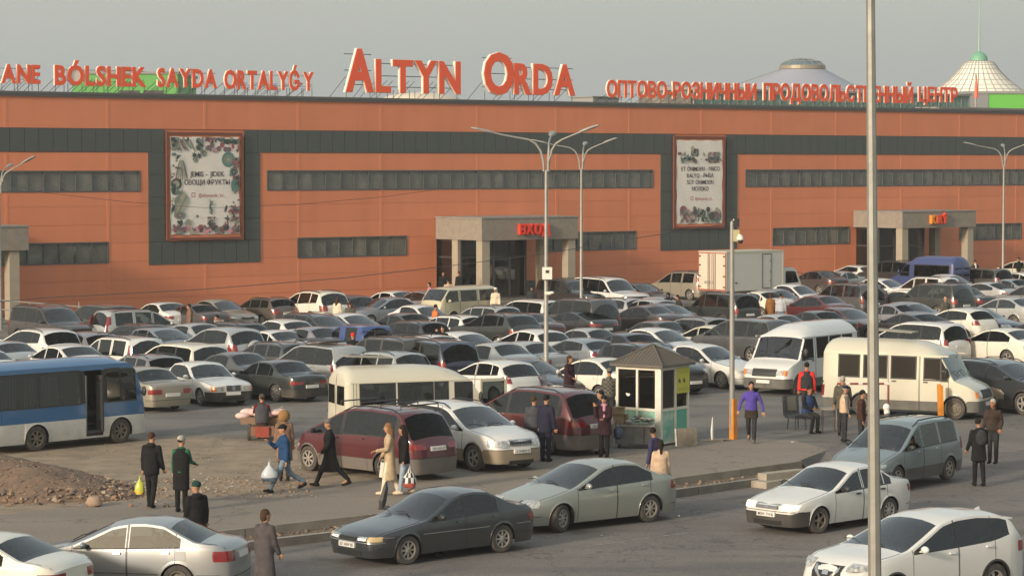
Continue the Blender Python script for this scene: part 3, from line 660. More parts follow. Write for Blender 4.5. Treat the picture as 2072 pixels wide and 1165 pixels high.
for i in range(150):
    e_ = R.randrange(4); a_ = R.random(); d_ = abs(R.gauss(0, .07))
    kx_, kz_ = ((d_, a_), (1-d_, a_), (a_, d_), (a_, 1-d_*.8))[e_]
    if .2 < kx_ < .8 and .3 < kz_ < .7: continue
    fr.append((kx_, kz_, R.uniform(.03, .10), R.uniform(.04, .20), R.uniform(-1.5, 1.5), R.choice([0, 0, 1, 2, 3, 3, 6, 6, 0]), R.choice(['e', 'e', 'leaf'])))
banner(336, 268, 491, 485, 'tall banner with dark plum lettering framed by vegetables, fruit and a pineapple', [
    ('JEMIS - JIDEK', .28, .78, .595, .046, 0), ('ОВОЩИ ФРУКТЫ', .20, .86, .51, .046, 0), ('@altynorda_kz_', .40, .80, .385, .032, 1)], fr)
fr2 = []
for i in range(7): fr2.append((.34+.05*(i % 3), .84+.03*(i//3), .12, .16, 0, [3, 4, 3, 6, 0, 3, 4][i], 'e'))
for i in range(9): fr2.append((.14+.03*i, .77+.015*math.sin(i*2), .10, .07, .3, [6, 0, 4, 6, 0, 3, 3, 0, 3][i], 'e'))
for i in range(12): fr2.append((.72+.06*(i % 4), .76+.035*(i//4), .14, .17, R.uniform(0, 3), [3, 6, 2, 4, 3, 0, 1, 3, 6, 5, 3, 6][i], 'e'))
for i in range(44): fr2.append((.05+.9*R.random(), .02+.15*R.random(), .05+.1*R.random(), .10+.3*R.random(), R.uniform(-1, 1.5), R.choice([0, 1, 3, 6, 6, 4, 3, 5]), R.choice(['e', 'leaf'])))
fr2 += [(.14, .16, .26, .28, .3, 3, 'e'), (.16, .18, .14, .18, .3, 2, 'e'), (.78, .09, .30, .24, 0, 0, 'e'), (.92, .10, .2, .3, .2, 3, 'e')]
for i in range(70):
    kz_ = R.uniform(.02, .17) if i < 45 else R.uniform(.74, .86); kx_ = R.uniform(.05, .95)
    fr2.append((kx_, kz_, R.uniform(.03, .10), R.uniform(.04, .20), R.uniform(-1.5, 1.5), R.choice([0, 0, 1, 3, 3, 6, 6, 4]), R.choice(['e', 'e', 'leaf'])))
banner(1363, 276, 1466, 462, 'tall banner with four lines of food words between meat and dairy pictures', [
    ('ET ÓNIMDERI - МЯСО', .10, .94, .635, .043, 0), ('BALYQ - РЫБА', .22, .80, .555, .043, 0), ('SÚT ÓNIMDERI', .22, .80, .475, .043, 0), ('МОЛОКО', .33, .69, .395, .043, 0), ('@altynorda_kz_', .40, .80, .285, .030, 1)], fr2)
# ------------------------------------------------------------------ roof letters on steel racks
LAT = 0.6      # metres behind the facade plane
def sign(label, words, base_z=None):
    o = P0-WN*LAT; t = thing('roof_sign', label, 'sign', (o.x, o.y, HB+.16), WA)
    zr = HB+.16; rack = MB()
    for text, xa, xb, ytop, ybot, bars in words:
        a, zt = WP(xa, ytop, -LAT); _, zbt = WP(xa, ybot, -LAT); b, _ = WP(xb, ytop, -LAT)
        _, zb2 = WP((xa+xb)/2, ybot, -LAT); h = zt-zbt
        lay, w = layout(text, BOLD, .085); k = (b-a)/w; dep = .11*h if h < 2 else .085*h
        for ch, cx in lay:
            vs, fs, g0, g1 = _gl[(FAT, ch)]; m = MB()
            for q, dx in enumerate((-.016, .016)): m.add([((vx+cx+dx)*k, vz*(dep-.004*q), vy*h/CAP) for vx, vy, vz in vs], fs)
            L = m.build('letter', M['cream'], t, loc=(a, 0, zbt-zr))
            vs, fs, _, _ = _gl[(BOLD-.004, ch)] if (BOLD-.004, ch) in _gl else _gl[(BOLD, ch)]; m = MB()
            for q, dx in enumerate((-.012, .012)): m.add([((vx+cx+dx)*k, vz*.03-dep*.5-.018-.003*q, vy*h/CAP) for vx, vy, vz in vs], fs)
            m.build('letter_face', M['red'], L)
            for s in ((g0+.06), (g1-.06)) if bars else ((g0+g1)/2,):
                x = a+(s+cx)*k
                rack.tube([(x, dep*.3, zbt-zr+.1), (x, dep*.3, 0)], .018, 5)
                rack.tube([(x, dep*.5, (zbt-zr)+h*.35), (x-.05, dep*.5+1.7, 0.0)], .016, 5)
        for f in ((.15, .5, .9) if h > 1.6 else (.2, .8)): rack.tube([(a, dep*.55, zbt-zr+h*f), (b, dep*.55, zbt-zr+h*f)], .014 if h < 1.6 else .025, 5)
    rack.build('rack', M['darksteel'], t)
sign('red Latin roof letters on cream boxes in front of the bright green block', [
    ('ANE', 2, 80, 131, 167, 1), ('BÓLSHEK', 110, 294, 133, 171, 1), ('SAYDA', 318, 437, 139, 175, 1), ('ORTALYǴY', 453, 633, 143, 179, 1)])
sign('largest red roof lettering reading ALTYN ORDA on a steel rack', [
    ('A', 698, 753, 101, 183, 1), ('LTYN', 759, 929, 122, 185, 1), ('O', 978, 1037, 109, 188, 1), ('RDA', 1039, 1161, 130, 189, 1)])
sign('long row of red Cyrillic roof letters in front of the glass lantern and domes', [
    ('ОПТОВО-РОЗНИЧНЫИ', 1227, 1529, 165, 196, 0), ('ПРОДОВОЛЬСТВЕННЫЙ', 1544, 1846, 171, 202, 0), ('ЦЕНТР', 1858, 1936, 178, 205, 0)])
# ------------------------------------------------------------------ roofs and domes behind the hall
def hx(px, py, Y): return AT(px, py, Y)
def block(name, label, cat, px0, py0, px1, py1, Y, depth, m, z0=0):
    a, b = hx(px0, py0, Y), hx(px1, py1, Y)
    t = thing(name, label, cat, ((a.x+b.x)/2, Y, z0)); w = (b.x-a.x)/2
    o = MB(); o.box(-w, w, 0, depth, 0, a.z-z0); o.build('wall', m, t)
    o = MB(); o.box(-w-.15, w+.15, -.15, depth+.15, a.z-z0, a.z-z0+.25); o.build('roof', mat('grey_roof_trim', (0.25, 0.25, 0.24), .6), t); return t, w, a.z-z0
GREEN = mat('bright_green_cladding', (0.10, 0.34, 0.075), .55)
t, w, h = block('green_building', 'bright green flat roofed block behind the Latin roof letters', 'building', 146, 150, 360, 250, 240, 14, GREEN)
for k in (-.1, .35):
    o = MB(); o.box(w*k, w*k+1.8, -.06, 0, h-1.9, h-1.5); o.build('louvre', M['darksteel'], t)
t, w, h = block('green_building', 'green tower base with grey corner panel under the white dome', 'building', 1955, 190, 2160, 260, 260, 20, mat('green_cladding2', (0.12, 0.44, 0.06), .55))
o = MB(); o.box(-w-.02, -w+2.2, -.08, 0, 0, h); o.build('corner_panel', mat('grey_panel', (0.22, 0.22, 0.23), .6), t)
t, w, h = block('green_building', 'low green annex between the last roof letter and the white dome', 'building', 1880, 205, 1952, 260, 250, 8, GREEN)
# white gridded dome with spire
c = hx(2008, 190, 275); s = F/275
dome = thing('white_dome', 'white gridded dome topped by a green cap and tall thin spire', 'dome', (c.x, 275+8, 0))
prof = [(128, 205), (97, 187), (84, 176), (62, 159), (42, 138), (33, 125), (27, 120)]
z = lambda py: CH+(333-py)/s
pr = [(r/s, z(y)) for r, y in prof]
o = MB(); o.lathe([(pr[0][0], 0), pr[0]]+pr[1:]+[(0.01, z(116))], 32); o.build('shell', mat('dome_white', (0.78, 0.75, 0.64), .5), dome, smooth=25)
o = MB()
for k in range(32):
    a = 2*math.pi*k/32; o.tube([(r*1.004*math.cos(a), r*1.004*math.sin(a), zz+.02) for r, zz in pr], .045, 4)
for i in range(11):
    f = i/10*(len(pr)-1); j = min(int(f), len(pr)-2); f -= j; r = (pr[j][0]*(1-f)+pr[j+1][0]*f)*1.004; zz = pr[j][1]*(1-f)+pr[j+1][1]*f
    o.tube([(r*math.cos(2*math.pi*q/32), r*math.sin(2*math.pi*q/32), zz) for q in range(33)], .035, 4)
o.build('rib', mat('dome_rib', (0.30, 0.29, 0.26), .6), dome, kind='stuff')
o = MB(); o.lathe([(18/s, z(118)), (17/s, z(110)), (11/s, z(103)), (2/s, z(99)), (.01, z(98.5))], 20); o.build('cap', mat('copper_green', (0.15, 0.36, 0.23), .5), dome, smooth=60)
o = MB(); o.tube([(0, 0, z(100)), (0, 0, z(75)), (0, 0, z(10)), (0, 0, z(-20))], [.13, .12, .07, .03], 6); o.build('spire', mat('spire_green', (0.25, 0.40, 0.32), .5), dome)
# wide pale dome with glazed lantern
c = hx(1648, 190, 330); s = F/330
dome = thing('grey_dome', 'wide pale grey dome with a round glazed lantern on top', 'dome', (c.x, 330+14, 0)); z = lambda py: CH+(333-py)/s
pr = [(260, 212), (165, 188), (109, 166), (75, 148), (49, 134)]
pr = [(r/s, z(y)) for r, y in pr]
o = MB(); o.lathe([(pr[0][0], 0)]+pr, 40); o.build('shell', mat('membrane_grey', (0.30, 0.31, 0.36), .6), dome, smooth=50)
o = MB(); o.lathe([(47/s, z(134)), (49/s, z(133)), (49/s, z(126)), (47/s, z(125))], 32); o.build('lantern_rim', mat('bronze_rim', (0.30, 0.26, 0.19), .4, .3), dome)
o = MB(); o.lathe([(47/s, z(125)), (38/s, z(118)), (22/s, z(113)), (.01, z(111))], 32); o.build('lantern', mat('lantern_glass', (0.10, 0.16, 0.19), .25, .1), dome, smooth=60)
o = MB()
for k in range(16):
    a = 2*math.pi*k/16; o.tube([(r/s*math.cos(a), r/s*math.sin(a), z(y)+.03) for r, y in ((47, 125), (38, 118), (22, 113), (1, 111))], .05, 4)
for r, y in ((38, 118), (22, 113)): o.tube([(r/s*math.cos(2*math.pi*q/24), r/s*math.sin(2*math.pi*q/24), z(y)+.03) for q in range(25)], .05, 4)
o.build('lantern_rib', M['steel'], dome, kind='stuff')
for sgn in (-1,):
    o = MB(); o.tube([(-50/s, -2, z(135)), (-130/s, -2, z(162)), (-260/s, -2, z(185))], .05, 4); o.build('guy_rail', M['steel'], dome)
# glazed lantern strip on the roof behind the Cyrillic letters
o = P0-WN*9; a = WP(1404, 195, -9); b = WP(1960, 195, -9)
gl = thing('roof_lantern', 'long greenish glazed roof lantern behind the Cyrillic letters', 'roof lantern', (o.x, o.y, HB+.03), WA)
h1 = WP(1500, 185, -9)[1]-HB
n = 34; s_ = (b[0]-a[0])/n
f = MB()
for k in range(n+1): f.box(a[0]+s_*k-.05, a[0]+s_*k+.05, -.06, .06, 0, h1)
f.box(a[0]-.1, b[0]+.1, -.2, 6, h1, h1+.15); f.build('frame', M['steel'], gl)
GP = MB(); GP.box(.05, s_-.05, -.02, .02, .05, h1-.02); GPM = GP.mesh('pane', [mat('green_pane', (0.14, 0.24, 0.20), .3, noise=.3, nscale=1.5)])
for k in range(n): link('pane', GPM, gl, (a[0]+s_*k, 0, 0))
o = MB(); o.box(a[0], b[0], .3, 5.8, 0, h1-.05); o.build('core', M['inner'], gl)
# small roof hut and skylight
for px0, px1, py, lab, m in ((1200, 1252, 197, 'small grey plant hut on the roof left of the Cyrillic letters', mat('hut_grey', (0.26, 0.26, 0.25), .7)),
                             (1900, 2100, 222, 'low pale parapet box at the right end of the hall roof', mat('parapet_pale', (0.55, 0.52, 0.46), .7))):
    a = WP(px0, py, -5); b = WP(px1, py, -5); o = P0-WN*5+WD*a[0]
    t = thing('roof_hut', lab, 'hut', (o.x, o.y, HB+.03), WA); q = MB(); hh = max(.35, a[1]-HB-.03); q.box(0, b[0]-a[0], 0, 2.2, 0, hh); q.build('wall', m, t)
    q = MB(); q.box(-.08, b[0]-a[0]+.08, -.08, 2.28, hh, hh+.07); q.build('roof', M['steel'], t)
a = WP(780, 200, -6); b = WP(920, 200, -6); o = P0-WN*6+WD*((a[0]+b[0])/2); r_ = (b[0]-a[0])/2
t = thing('skylight', 'low cream domed skylight behind the largest roof letters', 'skylight', (o.x, o.y, HB+.03), WA)
q = MB(); q.lathe([(r_, 0), (r_, .12), (r_*.9, .35), (r_*.6, .6), (.02, .72)], 24); q.build('skylight_shell', mat('skylight_cream', (0.62, 0.55, 0.42), .5), t, smooth=60)
# red pennant pole in front of the white dome, small flag on the Cyrillic sign
a = hx(1974, 200, 245); t = thing('pennant_pole', 'thin orange-red furled flag on a pole before the white dome', 'flagpole', (a.x, 245, 0))
q = MB(); q.tube([(0, 0, 0), (0, 0, hx(1974, 150, 245).z)], .08, 6); q.build('pole', M['steel'], t)
q = MB(); q.tube([(.05, 0, hx(1974, 198, 245).z), (.05, 0, hx(1974, 175, 245).z), (.05, 0, hx(1974, 152, 245).z)], [.22, .15, .05], 6); q.build('flag', M['red'], t)
# handrail in front of the hall at the far left
t = thing('handrail', 'pale metal handrail sloping down beside the left canopy column', 'handrail', G(0, 668))
q = MB(); o = G(0, 668)
for yy in (0, -.45): q.tube([AT(-40, 604, o.y)+Vector((0, 0, yy))-o, AT(60, 612, o.y)+Vector((0, 0, yy))-o, AT(165, 621, o.y)+Vector((0, 0, yy))-o], .035, 6)
q.build('rail', M['steel'], t)
for px in (-20, 60, 160):
    q = MB(); a = AT(px, 611, o.y)-o; q.tube([(a.x, 0, 0), (a.x, 0, a.z)], .03, 6); q.build('post', M['steel'], t)

# ------------------------------------------------------------------ dusty evening air
m = bpy.data.materials.new('haze'); m.use_nodes = True; n = m.node_tree; n.nodes.clear()
o = n.nodes.new('ShaderNodeOutputMaterial'); v = n.nodes.new('ShaderNodeVolumePrincipled'); v.inputs['Density'].default_value = HAZE; v.inputs['Color'].default_value = (0.93, 0.92, 0.90, 1); v.inputs['Anisotropy'].default_value = 0.2
n.links.new(v.outputs[0], o.inputs['Volume'])
if HAZE:
    q = MB(); q.box(-950, 950, -60, 1950, -1.5, 40); q.build('haze', m, kind='stuff')
# ------------------------------------------------------------------ people (built before the cars: their meshes come from one batch)
def lerp3(a, b, t): return tuple(a[i]+(b[i]-a[i])*t for i in range(3))
def loft(mb, rings, n=14, mi=0):      # rings: (cx, cy, cz, rx, ry)
    o = len(mb.v)
    for cx, cy, cz, rx, ry in rings:
        for k in range(n):
            t = 2*math.pi*k/n; mb.v.append((cx+rx*math.cos(t), cy+ry*math.sin(t), cz))
    for i in range(len(rings)-1):
        for k in range(n): mb.f.append((o+i*n+k, o+i*n+(k+1) % n, o+(i+1)*n+(k+1) % n, o+(i+1)*n+k)); mb.m.append(mi)
    mb.f.append(tuple(o+k for k in reversed(range(n)))); mb.f.append(tuple(o+(len(rings)-1)*n+k for k in range(n))); mb.m += [mi, mi]
_batch = []
def remesh_later(mb, vox):
    me = mb.mesh('skin', []); o = bpy.data.objects.new('skin', me); COL.objects.link(o)
    m = o.modifiers.new('r', 'REMESH'); m.mode = 'VOXEL'; m.voxel_size = vox; m.use_smooth_shade = True
    s = o.modifiers.new('s', 'SMOOTH'); s.factor = .5; s.iterations = 2
    _batch.append(o); return o.name
def person_parts(p):
    """p: pose dictionary. Faces +X, left is +Y, feet at z=0."""
    H = p.get('h', 1.72)/1.72; fem = p.get('fem', 0); vox = p.get('vox', .022)
    sit = p.get('sit', 0); lean = math.radians(p.get('lean', 2))
    legs = p.get('legs', ((0, 0), (0, 0)))      # (thigh swing forward, knee bend) left, right in degrees
    arms = p.get('arms', ((0, 12), (0, 12)))    # (swing forward, elbow bend)
    abd = p.get('abd', (8, 8)); fat = p.get('fat', 1.0)
    TH, SH = .43, .42
    J = {}
    low = []
    for s, (a, k) in zip((1, -1), legs):
        a, k = math.radians(a), math.radians(k)
        kn = (TH*math.sin(a), -TH*math.cos(a)); an = (kn[0]+SH*math.sin(a-k), kn[1]-SH*math.cos(a-k)); low.append((kn, an))
    pel = .085-min(an[1] for kn, an in low) if not sit else sit
    for s, (kn, an), nm in zip((1, -1), low, 'LR'):
        y = .085*s
        J['hip'+nm] = (0, y, pel); J['knee'+nm] = (kn[0], y*1.05, pel+kn[1]); J['ank'+nm] = (an[0], y*1.05, pel+an[1])
    sl, cl = math.sin(lean), math.cos(lean)
    def up(x, y, z): return (x*cl+z*sl, y, pel+z*cl-x*sl)
    J['neck'] = up(0, 0, .55); J['head'] = up(.025+p.get('hx', 0), 0, .705)
    sw = .185 if not fem else .165
    arms_j = []
    for s, nm, (a, e), ab in zip((1, -1), 'LR', arms, abd):
        sh = up(0, sw*s, .475); a_ = math.radians(a)+lean*.3; e_ = math.radians(e); b_ = math.radians(ab)
        el = (sh[0]+.28*math.sin(a_)*math.cos(b_), sh[1]+.28*math.sin(b_)*s, sh[2]-.28*math.cos(a_)*math.cos(b_))
        inw = math.radians(p.get('inw', (0, 0))[0 if s == 1 else 1])
        d = Vector((math.sin(a_+e_)*math.cos(inw), -s*math.sin(inw)+s*math.sin(b_)*.5, -math.cos(a_+e_)*math.cos(inw))).normalized()
        wr = tuple(el[i]+d[i]*.25 for i in range(3)); arms_j.append((sh, el, wr, d, s))
    J['arms'] = arms_j; J['pel'] = pel
    HR = Matrix.Rotation(math.radians(p.get('turn', 0)), 4, 'Z')
    hd = J['head']
    # body
    b = MB()
    f = fat
    T = [up(0, 0, -.06), up(0, 0, .08), up(0, 0, .22), up(0, 0, .36), up(0, 0, .46), up(0, 0, .53)]
    loft(b, [(*T[0], .095*f, .15), (*T[1], .10*f, .145), (*T[2], .09*f, .13), (*T[3], .105*f, .155), (*T[4], .08, .15), (*T[5], .055, .07)])
    b.cone(up(-.005, 0, .50), up(.01, 0, .63), .055, .05)
    def hd_pt(x, y, z): v = HR @ Vector((x, y, z)); return (hd[0]+v.x, hd[1]+v.y, hd[2]+v.z)
    b.ell(hd_pt(-.005, 0, .02), (.092, .075, .105), 14, 10, rot=HR); b.ell(hd_pt(.02, 0, -.055), (.062, .054, .06), 12, 8, rot=HR)
    b.cone(hd_pt(.082, 0, .015), hd_pt(.105, 0, -.022), .010, .014, n=7); b.ell(hd_pt(.066, 0, -.09), (.02, .025, .018), rot=HR)
    for s in (1, -1): b.ell(hd_pt(-.005, .077*s, -.005), (.022, .011, .03), 8, 6, rot=HR)
    for nm in 'LR':
        b.cone(J['hip'+nm], J['knee'+nm], .085, .055); b.cone(J['knee'+nm], J['ank'+nm], .055, .04)
        a = J['ank'+nm]; b.cone((a[0], a[1], a[2]-.02), (a[0]+.14, a[1], a[2]-.045), .04, .03)
    for sh, el, wr, d, s in arms_j: b.cone(sh, el, .05, .04); b.cone(el, wr, .04, .027); b.cone(wr, tuple(wr[i]+d[i]*.05 for i in range(3)), .027, .026)
    out = {'body': (remesh_later(b, vox), p.get('skin', 'skin'))}
    hands = MB()
    for sh, el, wr, d, s in arms_j:
        side = d.cross(Vector((0, 0, 1)) if abs(d.z) < .9 else Vector((1, 0, 0))).normalized(); nrm = d.cross(side)
        if nrm.y*s > 0: nrm = -nrm
        w = Vector(wr)
        hands.ell(tuple(w+d*.06), (.045, .042, .02), 8, 6, rot=Matrix((tuple(d)+(0,), tuple(side)+(0,), tuple(nrm)+(0,), (0, 0, 0, 1))).transposed())
        for q, L_ in zip((-.030, -.010, .010, .029), (.062, .074, .07, .055)):
            a0 = w+d*.085+side*q; a1 = a0+d*L_*.5+nrm*.008; a2 = a1+d*L_*.35+nrm*.03
            hands.tube([a0, a1, a2], [.0095, .009, .006], 5)
        a0 = w+d*.03+side*.035; hands.tube([a0, a0+d*.03+side*.025, a0+d*.06+side*.03+nrm*.012], [.012, .011, .008], 5)
    out['_hands'] = hands
    # clothes
    top = p.get('top', 'jacket'); L = p.get('len', .02 if top != 'coat' else -.42)   # hem height relative to the pelvis
    t = MB(); k = 1.14 if top in ('jacket', 'coat') else 1.06; fl = p.get('flare', 1.0)
    hipw = .172*k*(1 if not fem else 1.0)
    rings = []
    if L < -.10:
        n_ = 6; cx = (J['kneeL'][0]+J['kneeR'][0])/2*.5
        for i in range(n_):
            f_ = i/n_; z_ = pel+L+(-.04-L)*f_
            sp_ = abs(J['kneeL'][0]-J['kneeR'][0])*.32*(1-f_)
            rings.append((cx*(1-f_), 0, z_, (.155*f*fl)*(1-f_)+.125*f*f_+sp_, (.215*fl)*(1-f_)+hipw*f_))
    else: rings.append((*up(0, 0, L-.06), .125*f*k, hipw))
    rings += [(*T[1], .122*f*k, .160*k), (*T[2], .112*f*k, .150*k), (*T[3], .122*f*k, .175*k), (*T[4], .10*k, .175*k), (*up(0, 0, .535), .072, .10), (*up(0, 0, .57), .062, .066)]
    loft(t, rings, 18)
    for i, (sh, el, wr, d, s) in enumerate(arms_j):
        if top == 'vest': continue
        e1 = tuple(wr[j]-d[j]*.01 for j in range(3)); r_ = 1.0 if top not in ('jacket', 'coat') else 1.2
        t.cone((sh[0], sh[1]*.93, sh[2]-.005), el, .064*r_, .050*r_); t.cone(el, e1, .050*r_, .042*r_)
    if p.get('hood'): t.ell(up(-.085, 0, .53), (.07, .12, .07)); t.ell(up(0, 0, .55), (.09, .10, .045))
    else: t.ell(up(-.01, 0, .55), (.075, .085, .04))
    out['coat' if top == 'coat' else top] = (remesh_later(t, vox*1.05), p['topc'])
    tr = MB(); lk = p.get('lw', 1.0)
    loft(tr, [(*up(0, 0, -.13), .09*f, .165), (*up(0, 0, -.02), .118*f, .172), (*up(0, 0, .08), .112*f, .155)])
    for nm in 'LR':
        a = J['ank'+nm]
        tr.cone(J['hip'+nm], J['knee'+nm], .098, .07*lk); tr.cone(J['knee'+nm], (a[0], a[1], a[2]+.03), .07*lk, .058*lk)
    out['trousers'] = (remesh_later(tr, vox*1.05), p['legc'])
    for nm, (a_, k_) in zip('LR', legs):
        sh_ = MB()
        a = J['ank'+nm]; pit = math.radians(a_-k_)*.6 if not sit else 0
        c, s = math.cos(pit), math.sin(pit)
        f0 = (a[0]-.05*c, a[1], a[2]-.035-.05*s*0); f1 = (a[0]+.16*c, a[1], a[2]-.045+.16*s*.8)
        sh_.cone(f0, ((f0[0]+f1[0])/2, a[1], (f0[2]+f1[2])/2+.005), .045, .05, n=10); sh_.cone(((f0[0]+f1[0])/2, a[1], (f0[2]+f1[2])/2), f1, .05, .036, n=10); sh_.cone((a[0], a[1], a[2]+.02), (a[0], a[1], a[2]-.03), .05, .05)
        out['shoe'+nm] = (remesh_later(sh_, vox), p.get('shoec', 'black_cloth'))
    hair = p.get('hair', 'short'); hm = MB()
    if hair != 'none':
        hm.ell(hd_pt(-.018, 0, .042), (.098, .085, .098), 14, 10, rot=HR)
        if hair in ('long', 'bob', 'tail'):
            hm.ell(hd_pt(-.045, 0, -.02), (.075, .092, .11), 12, 8, rot=HR)
            if hair == 'long': hm.cone(hd_pt(-.07, 0, -.05), hd_pt(-.10, .0, -.28), .085, .07, n=12)
            if hair == 'tail': hm.cone(hd_pt(-.09, 0, .0), hd_pt(-.13, .0, -.34), .055, .03, n=10)
        out['hair'] = (remesh_later(hm, vox), p.get('hairc', 'hair_black'))
    hat = p.get('hat')
    if hat:
        q = MB()
        if hat in ('beanie', 'skullcap'):
            q.ell(hd_pt(-.012, 0, .055), (.106, .094, .088 if hat == 'beanie' else .075), 14, 10, rot=HR)
        elif hat == 'cap':
            q.ell(hd_pt(-.012, 0, .06), (.108, .095, .075), 14, 10, rot=HR); q.ell(hd_pt(.10, 0, .035), (.075, .07, .012), 12, 6, rot=HR)
        elif hat == 'scarf': q.ell(hd_pt(-.015, 0, .02), (.112, .10, .12), 14, 10, rot=HR); q.cone(hd_pt(-.02, 0, -.08), hd_pt(-.03, 0, -.14), .08, .10)
        elif hat == 'furhood': q.ell(hd_pt(-.02, 0, .01), (.16, .16, .16), 14, 10, rot=HR)
        out['hat' if hat != 'scarf' else 'headscarf'] = (remesh_later(q, vox), p.get('hatc', 'black_cloth'))
    if p.get('scarf'):
        q = MB(); q.ell(up(.01, 0, .56), (.10, .10, .05)); q.cone(up(.09, .03, .52), up(.135, .04, .22), .05, .045); out['neck_scarf'] = (remesh_later(q, vox), p['scarf'])
    if p.get('pack'):
        q = MB(); q.ell(up(-.20, 0, .33), (.10, .16, .22), 14, 10); q.ell(up(-.25, 0, .24), (.07, .12, .11), 12, 8)
        out['_pack'] = (remesh_later(q, vox), p['pack'])
    if p.get('vestover'):
        q = MB(); loft(q, [(*up(0, 0, p.get('vestlen', -.02)), .15, .20), (*T[1], .15, .196), (*T[3], .152, .208), (*up(0, 0, .44), .125, .185), (*up(0, 0, .55), .085, .095)], 18)
        out['waistcoat'] = (remesh_later(q, vox), p['vestover'])
    if p.get('skirt'):
        q = MB(); loft(q, [(*up(0, 0, p.get('skirtlen', -.22)), .145, .20), (*up(0, 0, -.04), .14, .19), (*up(0, 0, .05), .135, .175)], 18); out['tied_jacket'] = (remesh_later(q, vox), p['skirt'])
    e = MB()
    for s in (1, -1): e.ell(hd_pt(.080, .030*s, .018), (.010, .014, .007), 8, 6, rot=HR); e.ell(hd_pt(.083, .030*s, .042), (.007, .020, .0045), 8, 5, rot=HR)
    out['_eyes'] = e
    m_ = MB(); m_.ell(hd_pt(.078, 0, -.052), (.009, .024, .006), 8, 5, rot=HR); out['_mouth'] = m_
    return out, J, H
CL = {'skin': (0.40, 0.215, 0.135), 'skin_pale': (0.52, 0.31, 0.22), 'skin_tan': (0.33, 0.155, 0.085), 'hair_black': (0.018, 0.014, 0.012), 'hair_brown': (0.055, 0.030, 0.018), 'hair_blond': (0.17, 0.095, 0.048), 'hair_grey': (0.30, 0.28, 0.25),
      'black_cloth': (0.014, 0.014, 0.015), 'charcoal': (0.034, 0.034, 0.036), 'navy_cloth': (0.022, 0.022, 0.04), 'blue_jacket': (0.02, 0.055, 0.13), 'jeans': (0.14, 0.19, 0.23), 'light_jeans': (0.28, 0.34, 0.40),
      'beige_coat': (0.42, 0.31, 0.20), 'cream_cloth': (0.62, 0.53, 0.40), 'green_knit': (0.02, 0.11, 0.055), 'dark_green': (0.014, 0.045, 0.035), 'grey_coat': (0.075, 0.066, 0.068), 'purple_knit': (0.085, 0.060, 0.30), 'red_cloth': (0.62, 0.035, 0.03),
      'brown_knit': (0.055, 0.026, 0.018), 'olive_coat': (0.085, 0.078, 0.058), 'pink_scarf': (0.50, 0.22, 0.30), 'plum_cloth': (0.034, 0.016, 0.022), 'purple_jacket': (0.042, 0.038, 0.085), 'sand_cloth': (0.50, 0.36, 0.25), 'fur': (0.26, 0.145, 0.06),
      'white_cloth': (0.70, 0.66, 0.60), 'vest_blue': (0.03, 0.05, 0.13), 'grey_vest': (0.06, 0.062, 0.068), 'camo': (0.20, 0.12, 0.08), 'orange_cloth': (0.55, 0.16, 0.05), 'pale_blue': (0.40, 0.42, 0.45), 'brown_dark': (0.045, 0.032, 0.026), 'gold_brown': (0.24, 0.11, 0.035), 'grey_mix': (0.13, 0.12, 0.11)}
def cloth(n): return mat(n, CL[n], .95, spec=.15, noise=.22, nscale=5, bump=1.0, bscale=9)
PLAID = bpy.data.materials.new('plaid_shirt'); PLAID.use_nodes = True
_n = PLAID.node_tree; _t = _n.nodes.new('ShaderNodeTexCoord'); _c = _n.nodes.new('ShaderNodeTexChecker'); _c.inputs['Scale'].default_value = 16
_c.inputs[1].default_value = (0.028, 0.028, 0.027, 1); _c.inputs[2].default_value = (0.13, 0.115, 0.09, 1); _n.links.new(_t.outputs['Object'], _c.inputs[0]); _n.links.new(_c.outputs[0], _n.nodes['Principled BSDF'].inputs['Base Color']); _n.nodes['Principled BSDF'].inputs['Roughness'].default_value = .9
